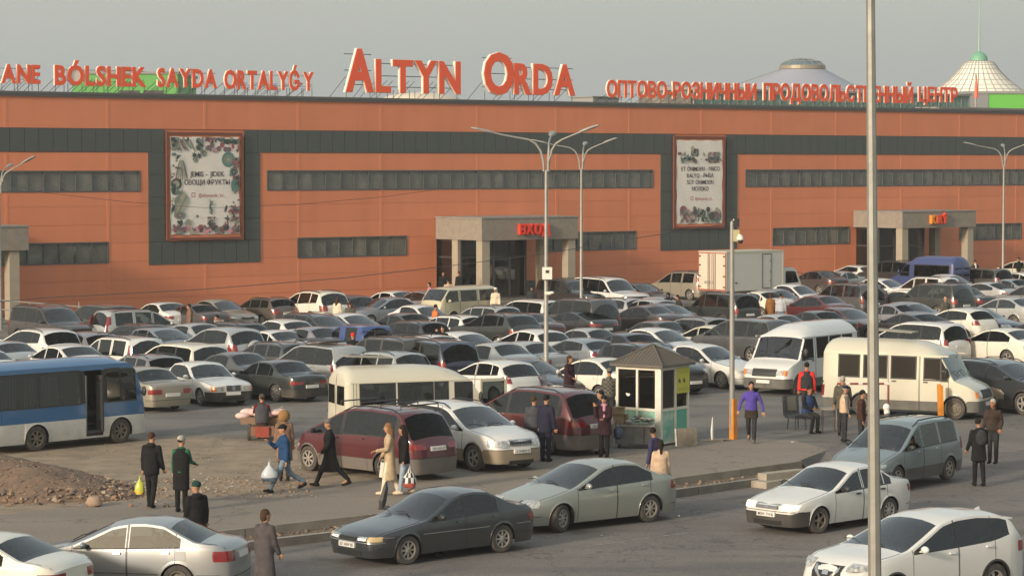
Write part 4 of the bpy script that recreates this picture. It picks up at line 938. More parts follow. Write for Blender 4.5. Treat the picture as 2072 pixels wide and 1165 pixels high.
# heading: degrees, 0 = towards +X (right), 90 = away, 180 = left, 270 = towards the viewer
BK = dict(topc='black_cloth', legc='black_cloth')
WALK = dict(legs=((24, 4), (-16, 22)), arms=((-16, 14), (18, 20)))
WALK2 = dict(legs=((-14, 26), (20, 4)), arms=((14, 18), (-14, 12)))
def P(x, y, mode, head, label, z=0.0, **k): return dict(x=x, y=y, mode=mode, head=head, label=label, z=z, **k)
PEOPLE = [
 P(307, 1027, 'f', 75, 'man in black hooded jacket and black trousers seen from behind holding a yellow bag', **BK, hood=1, legs=((6, 2), (-8, 10)), arms=((2, 8), (4, 20)), len=-.09, fat=1.15, hair='short', hairc='hair_brown', turn=-20),
 P(367, 1036, 'f', 80, 'person in long black padded waistcoat over green sleeves with knitted hat', topc='green_knit', legc='black_cloth', top='sweater', vestover='black_cloth', vestlen=-.42, fem=1, hat='beanie', hatc='hair_grey', arms=((4, 14), (20, 55)), turn=-30, fat=1.15),
 P(398, 978, 'h', 120, 'man in dark green knitted hat and black hooded coat standing behind the silver sedan', z=ROAD_Z, **BK, hood=1, hat='beanie', hatc='dark_green', turn=60, hair='none', top='coat'),
 P(535, 1035, 'h', 60, 'woman with brown bobbed hair in long grey coat on the road', z=ROAD_Z, topc='grey_coat', legc='jeans', top='coat', fem=1, hair='bob', hairc='hair_brown', arms=((2, 8), (6, 22)), turn=-40, len=-.52, flare=1.15),
 P(576, 996, 'f', 200, 'man in blue jacket and jeans with black cap striding with a carrier bag', topc='blue_jacket', legc='jeans', legs=((28, 2), (-22, 34)), arms=((-4, 8), (35, 95)), inw=(0, 25), hat='cap', fat=1.1, shoec='black_cloth'),
 P(668, 985, 'f', 190, 'woman in long open black coat and grey knitted hat walking past the maroon minivan', topc='black_cloth', legc='black_cloth', top='coat', fem=1, hat='beanie', hatc='grey_mix', hair='none', legs=((-24, 16), (24, 2)), arms=((10, 30), (-6, 20)), turn=20, fat=1.1, len=-.48),
 P(789, 1001, 'f', 185, 'woman with fair hair in long beige trench coat and white trousers', topc='beige_coat', legc='cream_cloth', top='coat', fem=1, hair='long', hairc='hair_blond', legs=((12, 2), (-8, 12)), arms=((12, 70), (5, 30)), len=-.55, shoec='cream_cloth', lw=1.15, turn=-10, fat=.95),
 P(818, 1000, 'f', 195, 'woman with long black hair in black leather jacket and pale jeans', topc='black_cloth', legc='light_jeans', fem=1, hair='long', legs=((10, 2), (-12, 14)), arms=((0, 10), (-4, 12)), h=1.66, len=-.08, turn=-30, shoec='cream_cloth'),
 P(530, 889, 's', 95, 'porter in dark waistcoat and knitted cap bending over a loaded handcart', topc='dark_maroon_cloth', legc='brown_dark', top='sweater', vestover='grey_vest', hat='beanie', hatc='olive_coat', lean=12, sit=.50, legs=((75, 80), (75, 80)), arms=((40, 40), (40, 40)), turn=20),
 P(575, 836, 'h', 100, 'person in brown coat with a large tan fur hood', topc='camo', legc='brown_dark', top='coat', hat='furhood', hatc='fur', hair='none', fem=1),
 P(1080, 930, 'f', 80, 'man with grey face and dark waistcoat standing left of the man in navy', topc='grey_vest', legc='navy_cloth', hair='short', hairc='hair_brown', turn=-30, arms=((0, 10), (10, 50)), h=1.68),
 P(1104, 934, 'f', 60, 'man in dark navy jacket and trousers facing the second maroon minivan', topc='navy_cloth', legc='navy_cloth', hair='short', hat='beanie', fat=1.15, len=-.1, h=1.76, turn=-10),
 P(1223, 925, 'f', 250, 'woman in black coat with pink scarf telephoning beside the vendor trolley', topc='plum_cloth', legc='black_cloth', top='coat', fem=1, hat='beanie', scarf='pink_scarf', arms=((20, 60), (35, 135)), len=-.30, fat=1.25, h=1.66, inw=(30, 0)),
 P(1325, 868, 'h', 150, 'man in purple blue jacket behind the pale green sedan', z=-.28, topc='purple_jacket', legc='charcoal', hair='short', hairc='hair_black', turn=-80, fat=1.1),
 P(1337, 893, 'h', 95, 'woman in sand coloured coat with long black ponytail', z=-.30, topc='sand_cloth', legc='charcoal', fem=1, hair='tail', h=1.62, fat=1.1, len=-.15),
 P(1233, 748, 'h', 85, 'man in checked shirt and grey cap behind the kiosk', topc='PLAID', legc='charcoal', hat='beanie', hatc='grey_mix', top='sweater', turn=10),
 P(1218, 793, 'h', 200, 'man with bare head looking left between minivan and kiosk', topc='navy_cloth', legc='charcoal', hair='short', turn=0),
 P(1151, 722, 'h', 320, 'woman in plum cardigan walking between the parked cars', topc='plum_cloth', legc='brown_dark', top='coat', fem=1, hair='bob', hairc='hair_brown', len=-.3, turn=10, fat=1.15, arms=((0, 10), (20, 50))),
 P(1520, 895, 'f', 262, 'man in purple jumper with a jacket tied round his waist walking beside the camera pole', topc='purple_knit', legc='charcoal', top='sweater', skirt='brown_dark', hair='short', legs=((14, 2), (-12, 24)), arms=((-10, 14), (12, 18)), abd=(22, 24), h=1.74, fat=1.05, shoec='grey_mix', turn=8),
 P(1632, 848, 'f', 85, 'man in red and black jacket seen from behind between two white vans', topc='red_cloth', legc='charcoal', top='jacket', vestover='charcoal', vestlen=0, hair='short', fat=1.05, turn=-10, h=1.75),
 P(1633, 874, 's', 300, 'man in blue waistcoat sitting with hands in his lap beside the small round table', topc='black_cloth', legc='charcoal', top='sweater', vestover='vest_blue', sit=.56, legs=((82, 86), (76, 88)), arms=((20, 55), (20, 55)), inw=(35, 35), hair='short', skin='skin_tan', shoec='black_cloth', lean=8),
 P(1705, 764, 'h', 80, 'man in grey jacket seen from behind at the clothes rail', topc='olive_coat', legc='charcoal', hair='short', hairc='hair_grey', fat=1.15, len=-.15, arms=((10, 20), (20, 40))),
 P(1743, 792, 'h', 345, 'man in dark brown jumper with short black hair beside the tall pole', topc='brown_knit', legc='charcoal', hair='short', top='sweater', turn=10, z=-.25),
 P(1708, 894, 'f', 10, 'man in flat cap and sand waistcoat behind the teal car', topc='grey_mix', legc='charcoal', top='sweater', vestover='sand_cloth', hat='cap', hatc='navy_cloth', hair='short', hairc='hair_grey', h=1.6, turn=0),
 P(1796, 820, 'h', 180, 'woman with white headscarf behind the roof of the teal car', topc='grey_mix', legc='charcoal', hat='scarf', hatc='white_cloth', hair='none', fem=1, z=-.5, h=1.6),
 P(1980, 983, 'f', 100, 'young man in black coat carrying a black backpack', z=ROAD_Z, topc='black_cloth', legc='black_cloth', top='coat', pack='charcoal', hair='short', hood=1, len=-.28, turn=-50, legs=((4, 2), (-6, 6)), arms=((8, 30), (10, 60)), h=1.72),
 P(2009, 938, 'f', 240, 'older man in dark brown leather jacket with hands behind him', z=-.28, topc='brown_dark', legc='charcoal', hair='short', hairc='hair_grey', skin='skin_tan', arms=((-15, 60), (8, 18)), h=1.76, fat=1.15, turn=-10),
 # among the far rows and at the doors
 P(1003, 583, 'h', 250, 'man in white skullcap and pale jacket near the hall steps', topc='cream_cloth', legc='grey_mix', hat='skullcap', hatc='white_cloth', vox=.03),
 P(682, 603, 'h', 60, 'woman with light hair and cream jacket behind the far white crossover', topc='cream_cloth', legc='grey_mix', fem=1, hair='long', hairc='hair_brown', vox=.03),
 P(708, 612, 'h', 80, 'person in dark olive coat next to the woman in cream', topc='olive_coat', legc='charcoal', hair='short', hairc='hair_brown', vox=.03),
 P(880, 618, 'h', 30, 'man with orange collar beside the white sedan in the far row', topc='orange_cloth', legc='charcoal', vox=.03),
 P(897, 661, 'h', 240, 'woman in black raising a hand to her hair among the cars', topc='black_cloth', legc='charcoal', fem=1, hair='bob', arms=((0, 10), (60, 140)), vox=.03),
 P(714, 676, 'h', 90, 'person in black with a red hood behind the blue jeep', topc='black_cloth', legc='black_cloth', hat='beanie', hatc='red_cloth', hair='none', vox=.03),
 P(384, 617, 'h', 200, 'person in camouflage jacket by the black sedan in the back row', topc='camo', legc='charcoal', hair='short', vox=.03),
 P(458, 632, 'h', 200, 'person bending beside the wing mirror of the far beige sedan', topc='camo', legc='charcoal', hair='short', lean=35, vox=.03),
 P(1352, 593, 'h', 260, 'woman in black headscarf and black coat beside the open white car', topc='black_cloth', legc='black_cloth', hat='scarf', hatc='black_cloth', hair='none', fem=1, vox=.03),
 P(1378, 597, 'h', 200, 'man with short hair bending towards the woman in black headscarf', topc='charcoal', legc='charcoal', lean=15, vox=.03),
 P(1559, 595, 'h', 90, 'person in golden brown coat walking with the man in pale shirt', topc='gold_brown', legc='brown_dark', top='coat', fem=1, hair='bob', hairc='hair_brown', vox=.03),
 P(1580, 596, 'h', 80, 'man in pale blue shirt walking away between the far cars', topc='pale_blue', legc='jeans', top='shirt', vox=.03),
 P(1787, 578, 'h', 100, 'man in grey jacket standing right of the tall foreground pole', topc='grey_mix', legc='charcoal', vox=.03),
 P(1914, 602, 'h', 120, 'balding man in grey brown coat in front of the dark tank-like off-roader', topc='olive_coat', legc='charcoal', hair='none', vox=.03),
 P(2062, 522, 'h', 150, 'person in black leaning on the cream car at the far right', topc='black_cloth', legc='black_cloth', hair='short', arms=((0, 10), (40, 30)), vox=.03),
 P(1973, 528, 'h', 270, 'person in black hat with white collar near the far right canopy', topc='charcoal', legc='charcoal', hat='beanie', scarf='white_cloth', vox=.03),
 P(1957, 531, 'h', 90, 'dark clothed person beside the rightmost canopy column', topc='charcoal', legc='charcoal', vox=.03),
 P(870, 573, 'h', 200, 'person in pink top left of the glazed entrance', topc='pink_scarf', legc='charcoal', fem=1, hair='bob', vox=.03),
 P(897, 551, 'h', 270, 'man in black standing between the first two entrance columns', z=.1, topc='black_cloth', legc='black_cloth', vox=.03),
 P(907, 566, 'h', 100, 'person in light pink jacket below the entrance column', topc='sand_cloth', legc='charcoal', hair='short', vox=.03),
 P(929, 551, 'h', 230, 'man in black jacket and trousers at the dark entrance doors', z=.1, topc='black_cloth', legc='black_cloth', vox=.03),
 P(1076, 579, 'h', 90, 'dark haired person behind the black off-roader near the plinth', topc='charcoal', legc='charcoal', vox=.03),
]
CL['dark_maroon_cloth'] = (0.10, 0.015, 0.02)
built = []
for p in PEOPLE:
    if p['mode'] != 'f' and 'vox' not in p: p['vox'] = .024
    built.append((p, *person_parts(p)))
DRV = dict(sit=.33, legs=((70, 60), (70, 60)), arms=((50, 30), (50, 30)), lean=-14, topc='grey_mix', legc='charcoal', vox=.026)
drivers = {}
for nm, k in (('woman', dict(fem=1, hair='bob', topc='brown_dark', skin='skin_pale')), ('man', dict(topc='black_cloth')), ('man_dark', dict(topc='navy_cloth'))):
    d = dict(DRV); d.update(k); drivers[nm] = (d, *person_parts(d))
dg = bpy.context.evaluated_depsgraph_get(); dg.update()
_res = {}
for o in _batch:
    me = bpy.data.meshes.new_from_object(o.evaluated_get(dg)); me.name = 'form'; me.materials.clear()
    me.polygons.foreach_set('use_smooth', [True]*len(me.polygons)); _res[o.name] = me
for o in _batch:
    nm = o.name; d = o.data; bpy.data.objects.remove(o); bpy.data.meshes.remove(d)

def join_hands(me, mb):
    """hands become part of the same body mesh"""
    vs = [tuple(v.co) for v in me.vertices]+mb.v; n = len(me.vertices)
    fs = [tuple(p.vertices) for p in me.polygons]+[tuple(n+i for i in f) for f in mb.f]
    m2 = bpy.data.meshes.new('body'); m2.from_pydata(vs, [], fs); m2.polygons.foreach_set('use_smooth', [True]*len(fs)); m2.update(); bpy.data.meshes.remove(me); return m2
def place_person(p, parts, J, H, loc, rz, label, group=None):
    t = thing('person', label, 'person', loc, rz, group); t.scale = (H, H, H)
    body = None
    for k in ['body']+[q for q in parts if q != 'body']:
        if k == '_hands': continue
        v = parts[k]
        if k == '_eyes': v.build('eyes', M['ink'], body, smooth=90); continue
        if k == '_mouth': v.build('mouth', mat('lips', (0.25, 0.07, 0.06), .6), body, smooth=90); continue
        if isinstance(v[0], str): me = _res[v[0]]
        else: me = v[0]
        if k == 'body' and '_hands' in parts: me = join_hands(me, parts.pop('_hands')); parts['body'] = (me, v[1])
        if not me.materials: me.materials.append(PLAID if v[1] == 'PLAID' else cloth(v[1]))
        if k == '_pack':
            b = link('backpack', me, None, loc, rz, 'black backpack worn by the young man in the black coat', 'backpack'); b.scale = (H, H, H); continue
        o = link('shoe' if k[:4] == 'shoe' else k, me, t)
        if k == 'body': body = o
    return t
def locate(p):
    H = p.get('h', 1.72)
    if p['mode'] == 'h': q = G(p['x'], p['y'], p['z']+H); q.z = p['z']; return q
    if p['mode'] == 's': return G(p['x'], p['y'], p['z'])
    return G(p['x'], p['y'], p['z'])
PL = {}
for p, parts, J, H in built:
    q = locate(p); q.z = p['z']+.006
    PL[p['label']] = q; place_person(p, parts, J, H, q, math.radians(p['head']), p['label'])
# ------------------------------------------------------------------ vehicles: one builder, many body plans
def interp(P, x):
    if x <= P[0][0]: return P[0][1]
    for (a, b), (c, d) in zip(P, P[1:]):
        if x <= c: return b+(d-b)*(x-a)/(c-a) if c > a else d
    return P[-1][1]
def soft(P, x, w): return sum(interp(P, x+w*k) for k in (-1, -.5, 0, .5, 1))/5
BASE = dict(L=4.5, W=1.72, H=1.44, wb=2.6, fo=.88, R=.31, ft=.20, rt=.15, tumble=.36, clad=None, winz=None, crown=.05, sw=.05, bow=.10, rbow=.07,
            rim='five', rimmat='alloy', rails=0, rack=0, pillar='black', glass='glass_s', rglass='glass_s', head=[(.42, .80, .60, .70)], tail=[(.50, .82, .72, .86, 'lamp_red')],
            grille=(0, .36, .58, .68), plate_r=.66, plate_f=.45, fbump=None, rbump=None, intake=(.30, .22, .32), mirror='paint', handles=1, lean=.05, rlean=.03, vanrear=0)
def S(**k): d = dict(BASE); d.update(k); return d
SP = {}
M['lamp_pale'] = mat('pale_amber_lens', (0.50, 0.36, 0.17), .25, coat=1)
SP['sedan'] = S(top=[(0, .62), (.05, .70), (.3, .80), (.7, .87), (1.2, .95), (1.3, .985), (2.05, 1.36), (2.4, 1.43), (2.9, 1.45), (3.3, 1.41), (3.9, 1.10), (4.3, 1.05), (4.46, .98), (4.5, .88)],
    belt=[(0, .55), (.3, .70), (1.2, .86), (2.5, .90), (3.9, .96), (4.4, .94), (4.5, .8)], ws=(1.27, 2.08), rw=(3.32, 3.92), wins=[(1.42, 2.42), (2.50, 3.30), (3.34, 3.62)], doors=[(1.38, 2.45), (2.47, 3.40)])
SP['sedan90'] = S(L=4.5, W=1.69, H=1.39, R=.30, ft=.13, rt=.12, bow=.06, top=[(0, .66), (.03, .72), (.4, .80), (1.2, .90), (1.33, .93), (1.95, 1.31), (2.2, 1.37), (2.8, 1.39), (3.25, 1.35), (3.75, 1.0), (4.0, .96), (4.45, .94), (4.5, .86)],
    belt=[(0, .60), (.3, .72), (1.3, .83), (3.0, .87), (4.4, .88), (4.5, .78)], ws=(1.30, 1.98), rw=(3.27, 3.77), wins=[(1.45, 2.36), (2.44, 3.12), (3.16, 3.36)], doors=[(1.40, 2.39), (2.41, 3.28)], tail=[(.40, .80, .62, .78, 'lamp_red')], plate_r=.56,
    head=[(.36, .68, .56, .68), (.69, .80, .56, .68, 'lamp_amber')], grille=(0, .33, .56, .67), sw=.03)
SP['old_merc'] = S(L=4.45, W=1.69, H=1.39, R=.30, ft=.08, rt=.08, bow=.03, lean=.0, top=[(0, .72), (.03, .76), (.4, .82), (1.25, .90), (1.38, .93), (1.95, 1.31), (2.2, 1.37), (2.8, 1.385), (3.2, 1.35), (3.65, 1.02), (4.0, .98), (4.4, .94), (4.45, .86)],
    belt=[(0, .64), (.3, .74), (1.3, .84), (3.0, .88), (4.4, .88), (4.45, .8)], ws=(1.34, 1.98), rw=(3.22, 3.68), wins=[(1.5, 2.36), (2.44, 3.06), (3.10, 3.28)], doors=[(1.44, 2.39), (2.41, 3.20)], head=[(.37, .66, .54, .69), (.67, .78, .54, .69, 'lamp_amber')],
    grille=(0, .26, .53, .72), grille_chrome=1, tail=[(.5, .80, .60, .78, 'lamp_red')], plate_r=.66, fclad=.50, rclad=.52, sw=.025)
SP['galant'] = S(L=4.56, W=1.70, H=1.41, wb=2.60, fo=.93, R=.305, ft=.14, rt=.12, bow=.08, top=[(0, .60), (.04, .66), (.35, .745), (.8, .82), (1.25, .89), (1.36, .92), (2.12, 1.32), (2.4, 1.385), (2.9, 1.41), (3.3, 1.37), (4.05, 1.02), (4.4, 1.0), (4.5, .96), (4.56, .86)],
    belt=[(0, .55), (.35, .68), (1.3, .82), (2.6, .87), (3.8, .91), (4.45, .90), (4.56, .78)], ws=(1.34, 2.15), rw=(3.36, 4.05), wins=[(1.50, 2.47), (2.55, 3.42)], doors=[(1.46, 2.50), (2.52, 3.50)],
    head=[(.30, .58, .535, .625), (.60, .79, .535, .635, 'lamp_pale')], lit=[(.34, .42), (.46, .55)], grille=(0, .28, .535, .62), tail=[(.3, .80, .66, .82, 'lamp_red')], rim='eight', fbump=('chromeline', .50, .512), strip=(.60, .615), sw=.035, mirror='black', rglass='glass_s', plate_f=.44)
SP['avensis'] = S(L=4.63, W=1.76, H=1.48, wb=2.70, fo=.93, R=.32, ft=.22, rt=.17, top=[(0, .62), (.05, .70), (.3, .80), (.75, .89), (1.15, .98), (1.25, 1.01), (2.15, 1.40), (2.5, 1.465), (3.0, 1.48), (3.4, 1.44), (4.05, 1.13), (4.4, 1.09), (4.58, 1.02), (4.63, .90)],
    belt=[(0, .55), (.3, .72), (1.2, .90), (2.5, .945), (3.9, 1.0), (4.5, .98), (4.63, .84)], ws=(1.22, 2.18), rw=(3.42, 4.05), wins=[(1.42, 2.55), (2.63, 3.70)], doors=[(1.40, 2.58), (2.60, 3.62)],
    head=[(.36, .80, .58, .76)], grille=(0, .34, .62, .74), tail=[(.48, .84, .76, .95, 'lamp_red')], rim='eight', fog=1, intake=(.40, .22, .34))
SP['sunny'] = S(L=4.40, W=1.69, H=1.42, wb=2.535, fo=.87, R=.30, ft=.14, rt=.13, bow=.07, top=[(0, .64), (.04, .70), (.35, .78), (.75, .85), (1.2, .93), (1.32, .96), (2.05, 1.34), (2.35, 1.40), (2.85, 1.42), (3.2, 1.38), (3.75, 1.04), (4.25, 1.0), (4.36, .96), (4.40, .86)],
    belt=[(0, .58), (.3, .70), (1.2, .84), (2.5, .88), (3.75, .93), (4.3, .92), (4.4, .8)], ws=(1.28, 2.08), rw=(3.23, 3.78), wins=[(1.44, 2.40), (2.48, 3.20), (3.23, 3.48)], doors=[(1.42, 2.43), (2.45, 3.32)],
    head=[(.40, .76, .56, .69)], lamp='lamp_lit', grille=(0, .32, .58, .68), grille_chrome=1, tail=[(.45, .80, .70, .86, 'lamp_red')], fclad=.53, rim='five', rimmat='steelrim', mirror='black', pillar='paint', rearrim='alloy', plate_f=.46, handlemat='black')
SP['primera'] = S(L=4.62, W=1.72, H=1.43, wb=2.65, fo=.92, R=.31, ft=.18, rt=.15, top=[(0, .60), (.05, .68), (.3, .78), (.8, .87), (1.2, .95), (1.3, .98), (2.1, 1.36), (2.45, 1.42), (2.95, 1.435), (3.35, 1.39), (4.0, 1.08), (4.25, 1.05), (4.45, 1.04), (4.57, 1.0), (4.62, .88)],
    belt=[(0, .55), (.3, .70), (1.2, .86), (2.5, .90), (4.0, .955), (4.5, .95), (4.62, .82)], ws=(1.27, 2.12), rw=(3.38, 4.0), wins=[(1.44, 2.50), (2.58, 3.62)], doors=[(1.42, 2.53), (2.55, 3.52)], tail=[(.46, .84, .70, .90, 'lamp_red')], rim='steel', rimmat='steelrim', pillar='paint', fuel=1, strip=(.43, .44), plate_r=.78, glass='glass_w', handlemat='chrome')
SP['luxury'] = S(L=4.85, W=1.80, H=1.45, wb=2.75, fo=.95, R=.33, top=[(0, .62), (.05, .70), (.3, .80), (.9, .90), (1.35, .98), (1.45, 1.0), (2.25, 1.38), (2.6, 1.44), (3.1, 1.45), (3.5, 1.41), (4.2, 1.10), (4.6, 1.06), (4.8, 1.0), (4.85, .9)],
    belt=[(0, .55), (.3, .72), (1.3, .90), (2.6, .93), (4.2, .99), (4.7, .97), (4.85, .84)], ws=(1.42, 2.28), rw=(3.55, 4.2), wins=[(1.6, 2.65), (2.73, 3.78)], doors=[(1.58, 2.68), (2.70, 3.72)], tail=[(.40, .86, .70, .86, 'lamp_red')], fuel=1, glass='glass_d', rglass='glass_s')
SP['coupe_sedan'] = S(L=4.85, W=1.83, H=1.44, wb=2.78, fo=.96, R=.34, ft=.24, rt=.2, top=[(0, .60), (.06, .70), (.4, .82), (1.3, .96), (1.4, 1.0), (2.4, 1.39), (2.75, 1.435), (3.1, 1.44), (3.5, 1.39), (4.4, 1.10), (4.7, 1.07), (4.8, 1.0), (4.85, .88)],
    belt=[(0, .52), (.3, .74), (1.3, .92), (2.6, .96), (4.2, 1.04), (4.7, 1.0), (4.85, .84)], ws=(1.38, 2.42), rw=(3.52, 4.38), wins=[(1.6, 2.72), (2.80, 3.86)], doors=[(1.58, 2.75), (2.77, 3.76)], tail=[(.36, .88, .80, .92, 'lamp_red')], rglass='glass_d')
SP['hatch'] = S(L=4.1, W=1.70, H=1.48, wb=2.52, fo=.82, R=.31, ft=.22, rt=.16, top=[(0, .62), (.05, .72), (.3, .84), (.75, .94), (1.0, 1.02), (1.9, 1.40), (2.2, 1.47), (2.8, 1.48), (3.3, 1.44), (3.5, 1.40), (3.9, 1.04), (4.03, .98), (4.1, .80)],
    belt=[(0, .55), (.3, .74), (1.0, .90), (2.4, .95), (3.8, 1.04), (4.03, .95), (4.1, .75)], ws=(.98, 1.92), rw=(3.50, 3.92), wins=[(1.2, 2.25), (2.33, 3.10), (3.14, 3.4)], doors=[(1.2, 2.28), (2.30, 3.15)], tail=[(.58, .84, .80, 1.0, 'lamp_red')], rlean=.10, rglass='glass_d', plate_r=.62)
SP['wagon'] = S(L=4.5, W=1.70, H=1.47, wb=2.6, top=[(0, .62), (.05, .70), (.3, .79), (.75, .87), (1.15, .95), (1.25, .98), (2.0, 1.37), (2.35, 1.44), (3.2, 1.47), (3.9, 1.44), (4.08, 1.40), (4.38, 1.0), (4.46, .94), (4.5, .80)],
    belt=[(0, .55), (.3, .70), (1.2, .87), (2.5, .92), (4.2, .98), (4.46, .90), (4.5, .75)], ws=(1.22, 2.03), rw=(4.06, 4.38), wins=[(1.4, 2.35), (2.43, 3.2), (3.28, 3.98)], doors=[(1.38, 2.38), (2.40, 3.25)], rails=1, tail=[(.56, .80, .72, .92, 'lamp_red')], rglass='glass_d', plate_r=.70)
SP['crossover'] = S(L=4.7, W=1.86, H=1.70, wb=2.75, fo=.92, R=.36, ft=.22, rt=.17, clad=.42, top=[(0, .78), (.05, .90), (.3, 1.02), (.9, 1.10), (1.2, 1.17), (2.1, 1.60), (2.5, 1.68), (3.3, 1.70), (4.0, 1.66), (4.25, 1.60), (4.55, 1.16), (4.65, 1.08), (4.7, .9)],
    belt=[(0, .66), (.3, .90), (1.2, 1.05), (2.5, 1.10), (4.2, 1.20), (4.65, 1.05), (4.7, .85)], ws=(1.18, 2.13), rw=(4.22, 4.55), wins=[(1.38, 2.5), (2.58, 3.5), (3.58, 4.05)], doors=[(1.38, 2.53), (2.55, 3.55)], rails=1, tail=[(.60, .90, .86, 1.04, 'lamp_red')], head=[(.50, .88, .78, .90)], grille=(0, .42, .72, .86), plate_r=.80, glass='glass_s', rglass='glass_d', lean=.03)
SP['rx'] = S(L=4.58, W=1.82, H=1.66, wb=2.62, fo=.90, R=.355, ft=.20, rt=.16, clad=.56, cladmat='gold', top=[(0, .78), (.05, .88), (.3, .98), (.9, 1.06), (1.2, 1.12), (2.05, 1.56), (2.4, 1.64), (3.3, 1.66), (3.9, 1.61), (4.1, 1.55), (4.42, 1.12), (4.53, 1.02), (4.58, .85)],
    belt=[(0, .66), (.3, .86), (1.2, 1.0), (2.5, 1.05), (4.1, 1.10), (4.53, 1.0), (4.58, .8)], ws=(1.17, 2.08), rw=(4.08, 4.43), wins=[(1.38, 2.42), (2.50, 3.35), (3.42, 3.9)], doors=[(1.36, 2.45), (2.47, 3.42)], rails=1, head=[(.42, .84, .66, .84)], grille=(0, .36, .70, .85), grille_bars=9, tail=[(.56, .86, .80, 1.0, 'lamp_red')], plate_f=.56, rglass='glass_d', fclad=.60)
SP['xtrail'] = S(L=4.65, W=1.82, H=1.70, wb=2.70, fo=.93, R=.36, ft=.22, rt=.18, clad=.36, top=[(0, .78), (.06, .92), (.4, 1.05), (.95, 1.12), (1.2, 1.17), (2.2, 1.61), (2.6, 1.68), (3.3, 1.70), (3.95, 1.65), (4.2, 1.58), (4.5, 1.18), (4.6, 1.08), (4.65, .9)],
    belt=[(0, .66), (.3, .92), (1.2, 1.06), (2.5, 1.10), (3.6, 1.15), (4.2, 1.28), (4.6, 1.05), (4.65, .85)], ws=(1.18, 2.23), rw=(4.16, 4.5), wins=[(1.42, 2.58), (2.66, 3.55), (3.58, 4.02)], doors=[(1.40, 2.61), (2.63, 3.62)], rails=0, fin=1, head=[(.46, .88, .84, .97)], grille=(0, .36, .62, .92), vgrille=1, tail=[(.6, .88, .9, 1.1, 'lamp_red')], plate_r=.8, rglass='glass_d', hoodline=1)
SP['offroad'] = S(L=4.75, W=1.88, H=1.85, wb=2.8, fo=.85, R=.39, ft=.12, rt=.09, bow=.06, tumble=.22, clad=.5, top=[(0, .92), (.05, 1.0), (.3, 1.08), (1.1, 1.14), (1.25, 1.19), (1.85, 1.72), (2.1, 1.81), (3.2, 1.85), (4.4, 1.82), (4.55, 1.76), (4.7, 1.20), (4.74, 1.1), (4.75, .9)],
    belt=[(0, .80), (.3, .98), (1.2, 1.10), (2.5, 1.12), (4.6, 1.16), (4.75, 1.0)], ws=(1.22, 1.88), rw=(4.53, 4.71), wins=[(1.36, 2.3), (2.38, 3.2), (3.30, 4.4)], doors=[(1.34, 2.33), (2.35, 3.3)], rails=1, head=[(.52, .86, .78, .94)], grille=(0, .48, .76, .94), tail=[(.74, .92, .86, 1.14, 'lamp_red')], plate_r=.80, glass='glass_s', rglass='glass_d', rim='six', lean=0, fclad=.64, rclad=.62)
SP['rav'] = S(L=4.3, W=1.80, H=1.69, wb=2.56, fo=.86, R=.35, ft=.2, rt=.16, clad=.45, top=[(0, .76), (.05, .88), (.3, .98), (.85, 1.06), (1.1, 1.12), (1.95, 1.57), (2.3, 1.66), (3.1, 1.69), (3.7, 1.65), (3.95, 1.58), (4.2, 1.12), (4.26, 1.02), (4.3, .85)],
    belt=[(0, .66), (.3, .86), (1.1, 1.0), (2.4, 1.05), (3.9, 1.14), (4.26, 1.0), (4.3, .8)], ws=(1.08, 1.98), rw=(3.93, 4.2), wins=[(1.28, 2.3), (2.38, 3.15), (3.2, 3.78)], doors=[(1.28, 2.33), (2.35, 3.22)], tail=[(.62, .88, .84, 1.1, 'lamp_red')], spare=1, rglass='glass_s')
SP['largus'] = S(L=4.45, W=1.74, H=1.65, wb=2.9, fo=.80, R=.31, ft=.2, rt=.08, tumble=.24, top=[(0, .66), (.05, .76), (.3, .86), (.8, .96), (.95, 1.02), (1.75, 1.52), (2.05, 1.62), (3.0, 1.65), (4.1, 1.63), (4.25, 1.58), (4.38, 1.05), (4.43, .95), (4.45, .75)],
    belt=[(0, .58), (.3, .76), (.95, .93), (2.4, .98), (4.3, 1.0), (4.45, .8)], ws=(.93, 1.78), rw=(4.23, 4.39), wins=[(1.15, 2.12), (2.22, 2.98), (3.12, 3.95)], doors=[(1.12, 2.16), (2.18, 3.05)], rails=1, tail=[(.68, .80, .78, 1.40, 'lamp_red')], plate_r=.64, glass='glass_s', pillar='paint', rlean=0)
SP['estima'] = S(L=4.75, W=1.80, H=1.79, wb=2.86, fo=.78, R=.33, ft=.30, rt=.16, tumble=.30, clad=.50, cladmat='clad', top=[(0, .64), (.06, .78), (.35, .98), (.65, 1.14), (1.75, 1.66), (2.2, 1.77), (3.0, 1.79), (4.0, 1.75), (4.25, 1.66), (4.62, 1.14), (4.70, 1.0), (4.75, .8)],
    belt=[(0, .56), (.35, .84), (.8, .99), (2.2, 1.06), (4.3, 1.10), (4.7, 1.0), (4.75, .75)], ws=(.66, 1.78), rw=(4.20, 4.63), wins=[(.95, 2.0), (2.12, 4.0)], doors=[(1.02, 2.06), (2.08, 3.05)], rails=1, tail=[(.40, .85, .82, .96, 'lamp_red')], plate_r=.83, rclad=.60, rim='seven', glass='glass_s', rglass='glass_d', mirror='black', bow=.16, upper='blacktop')
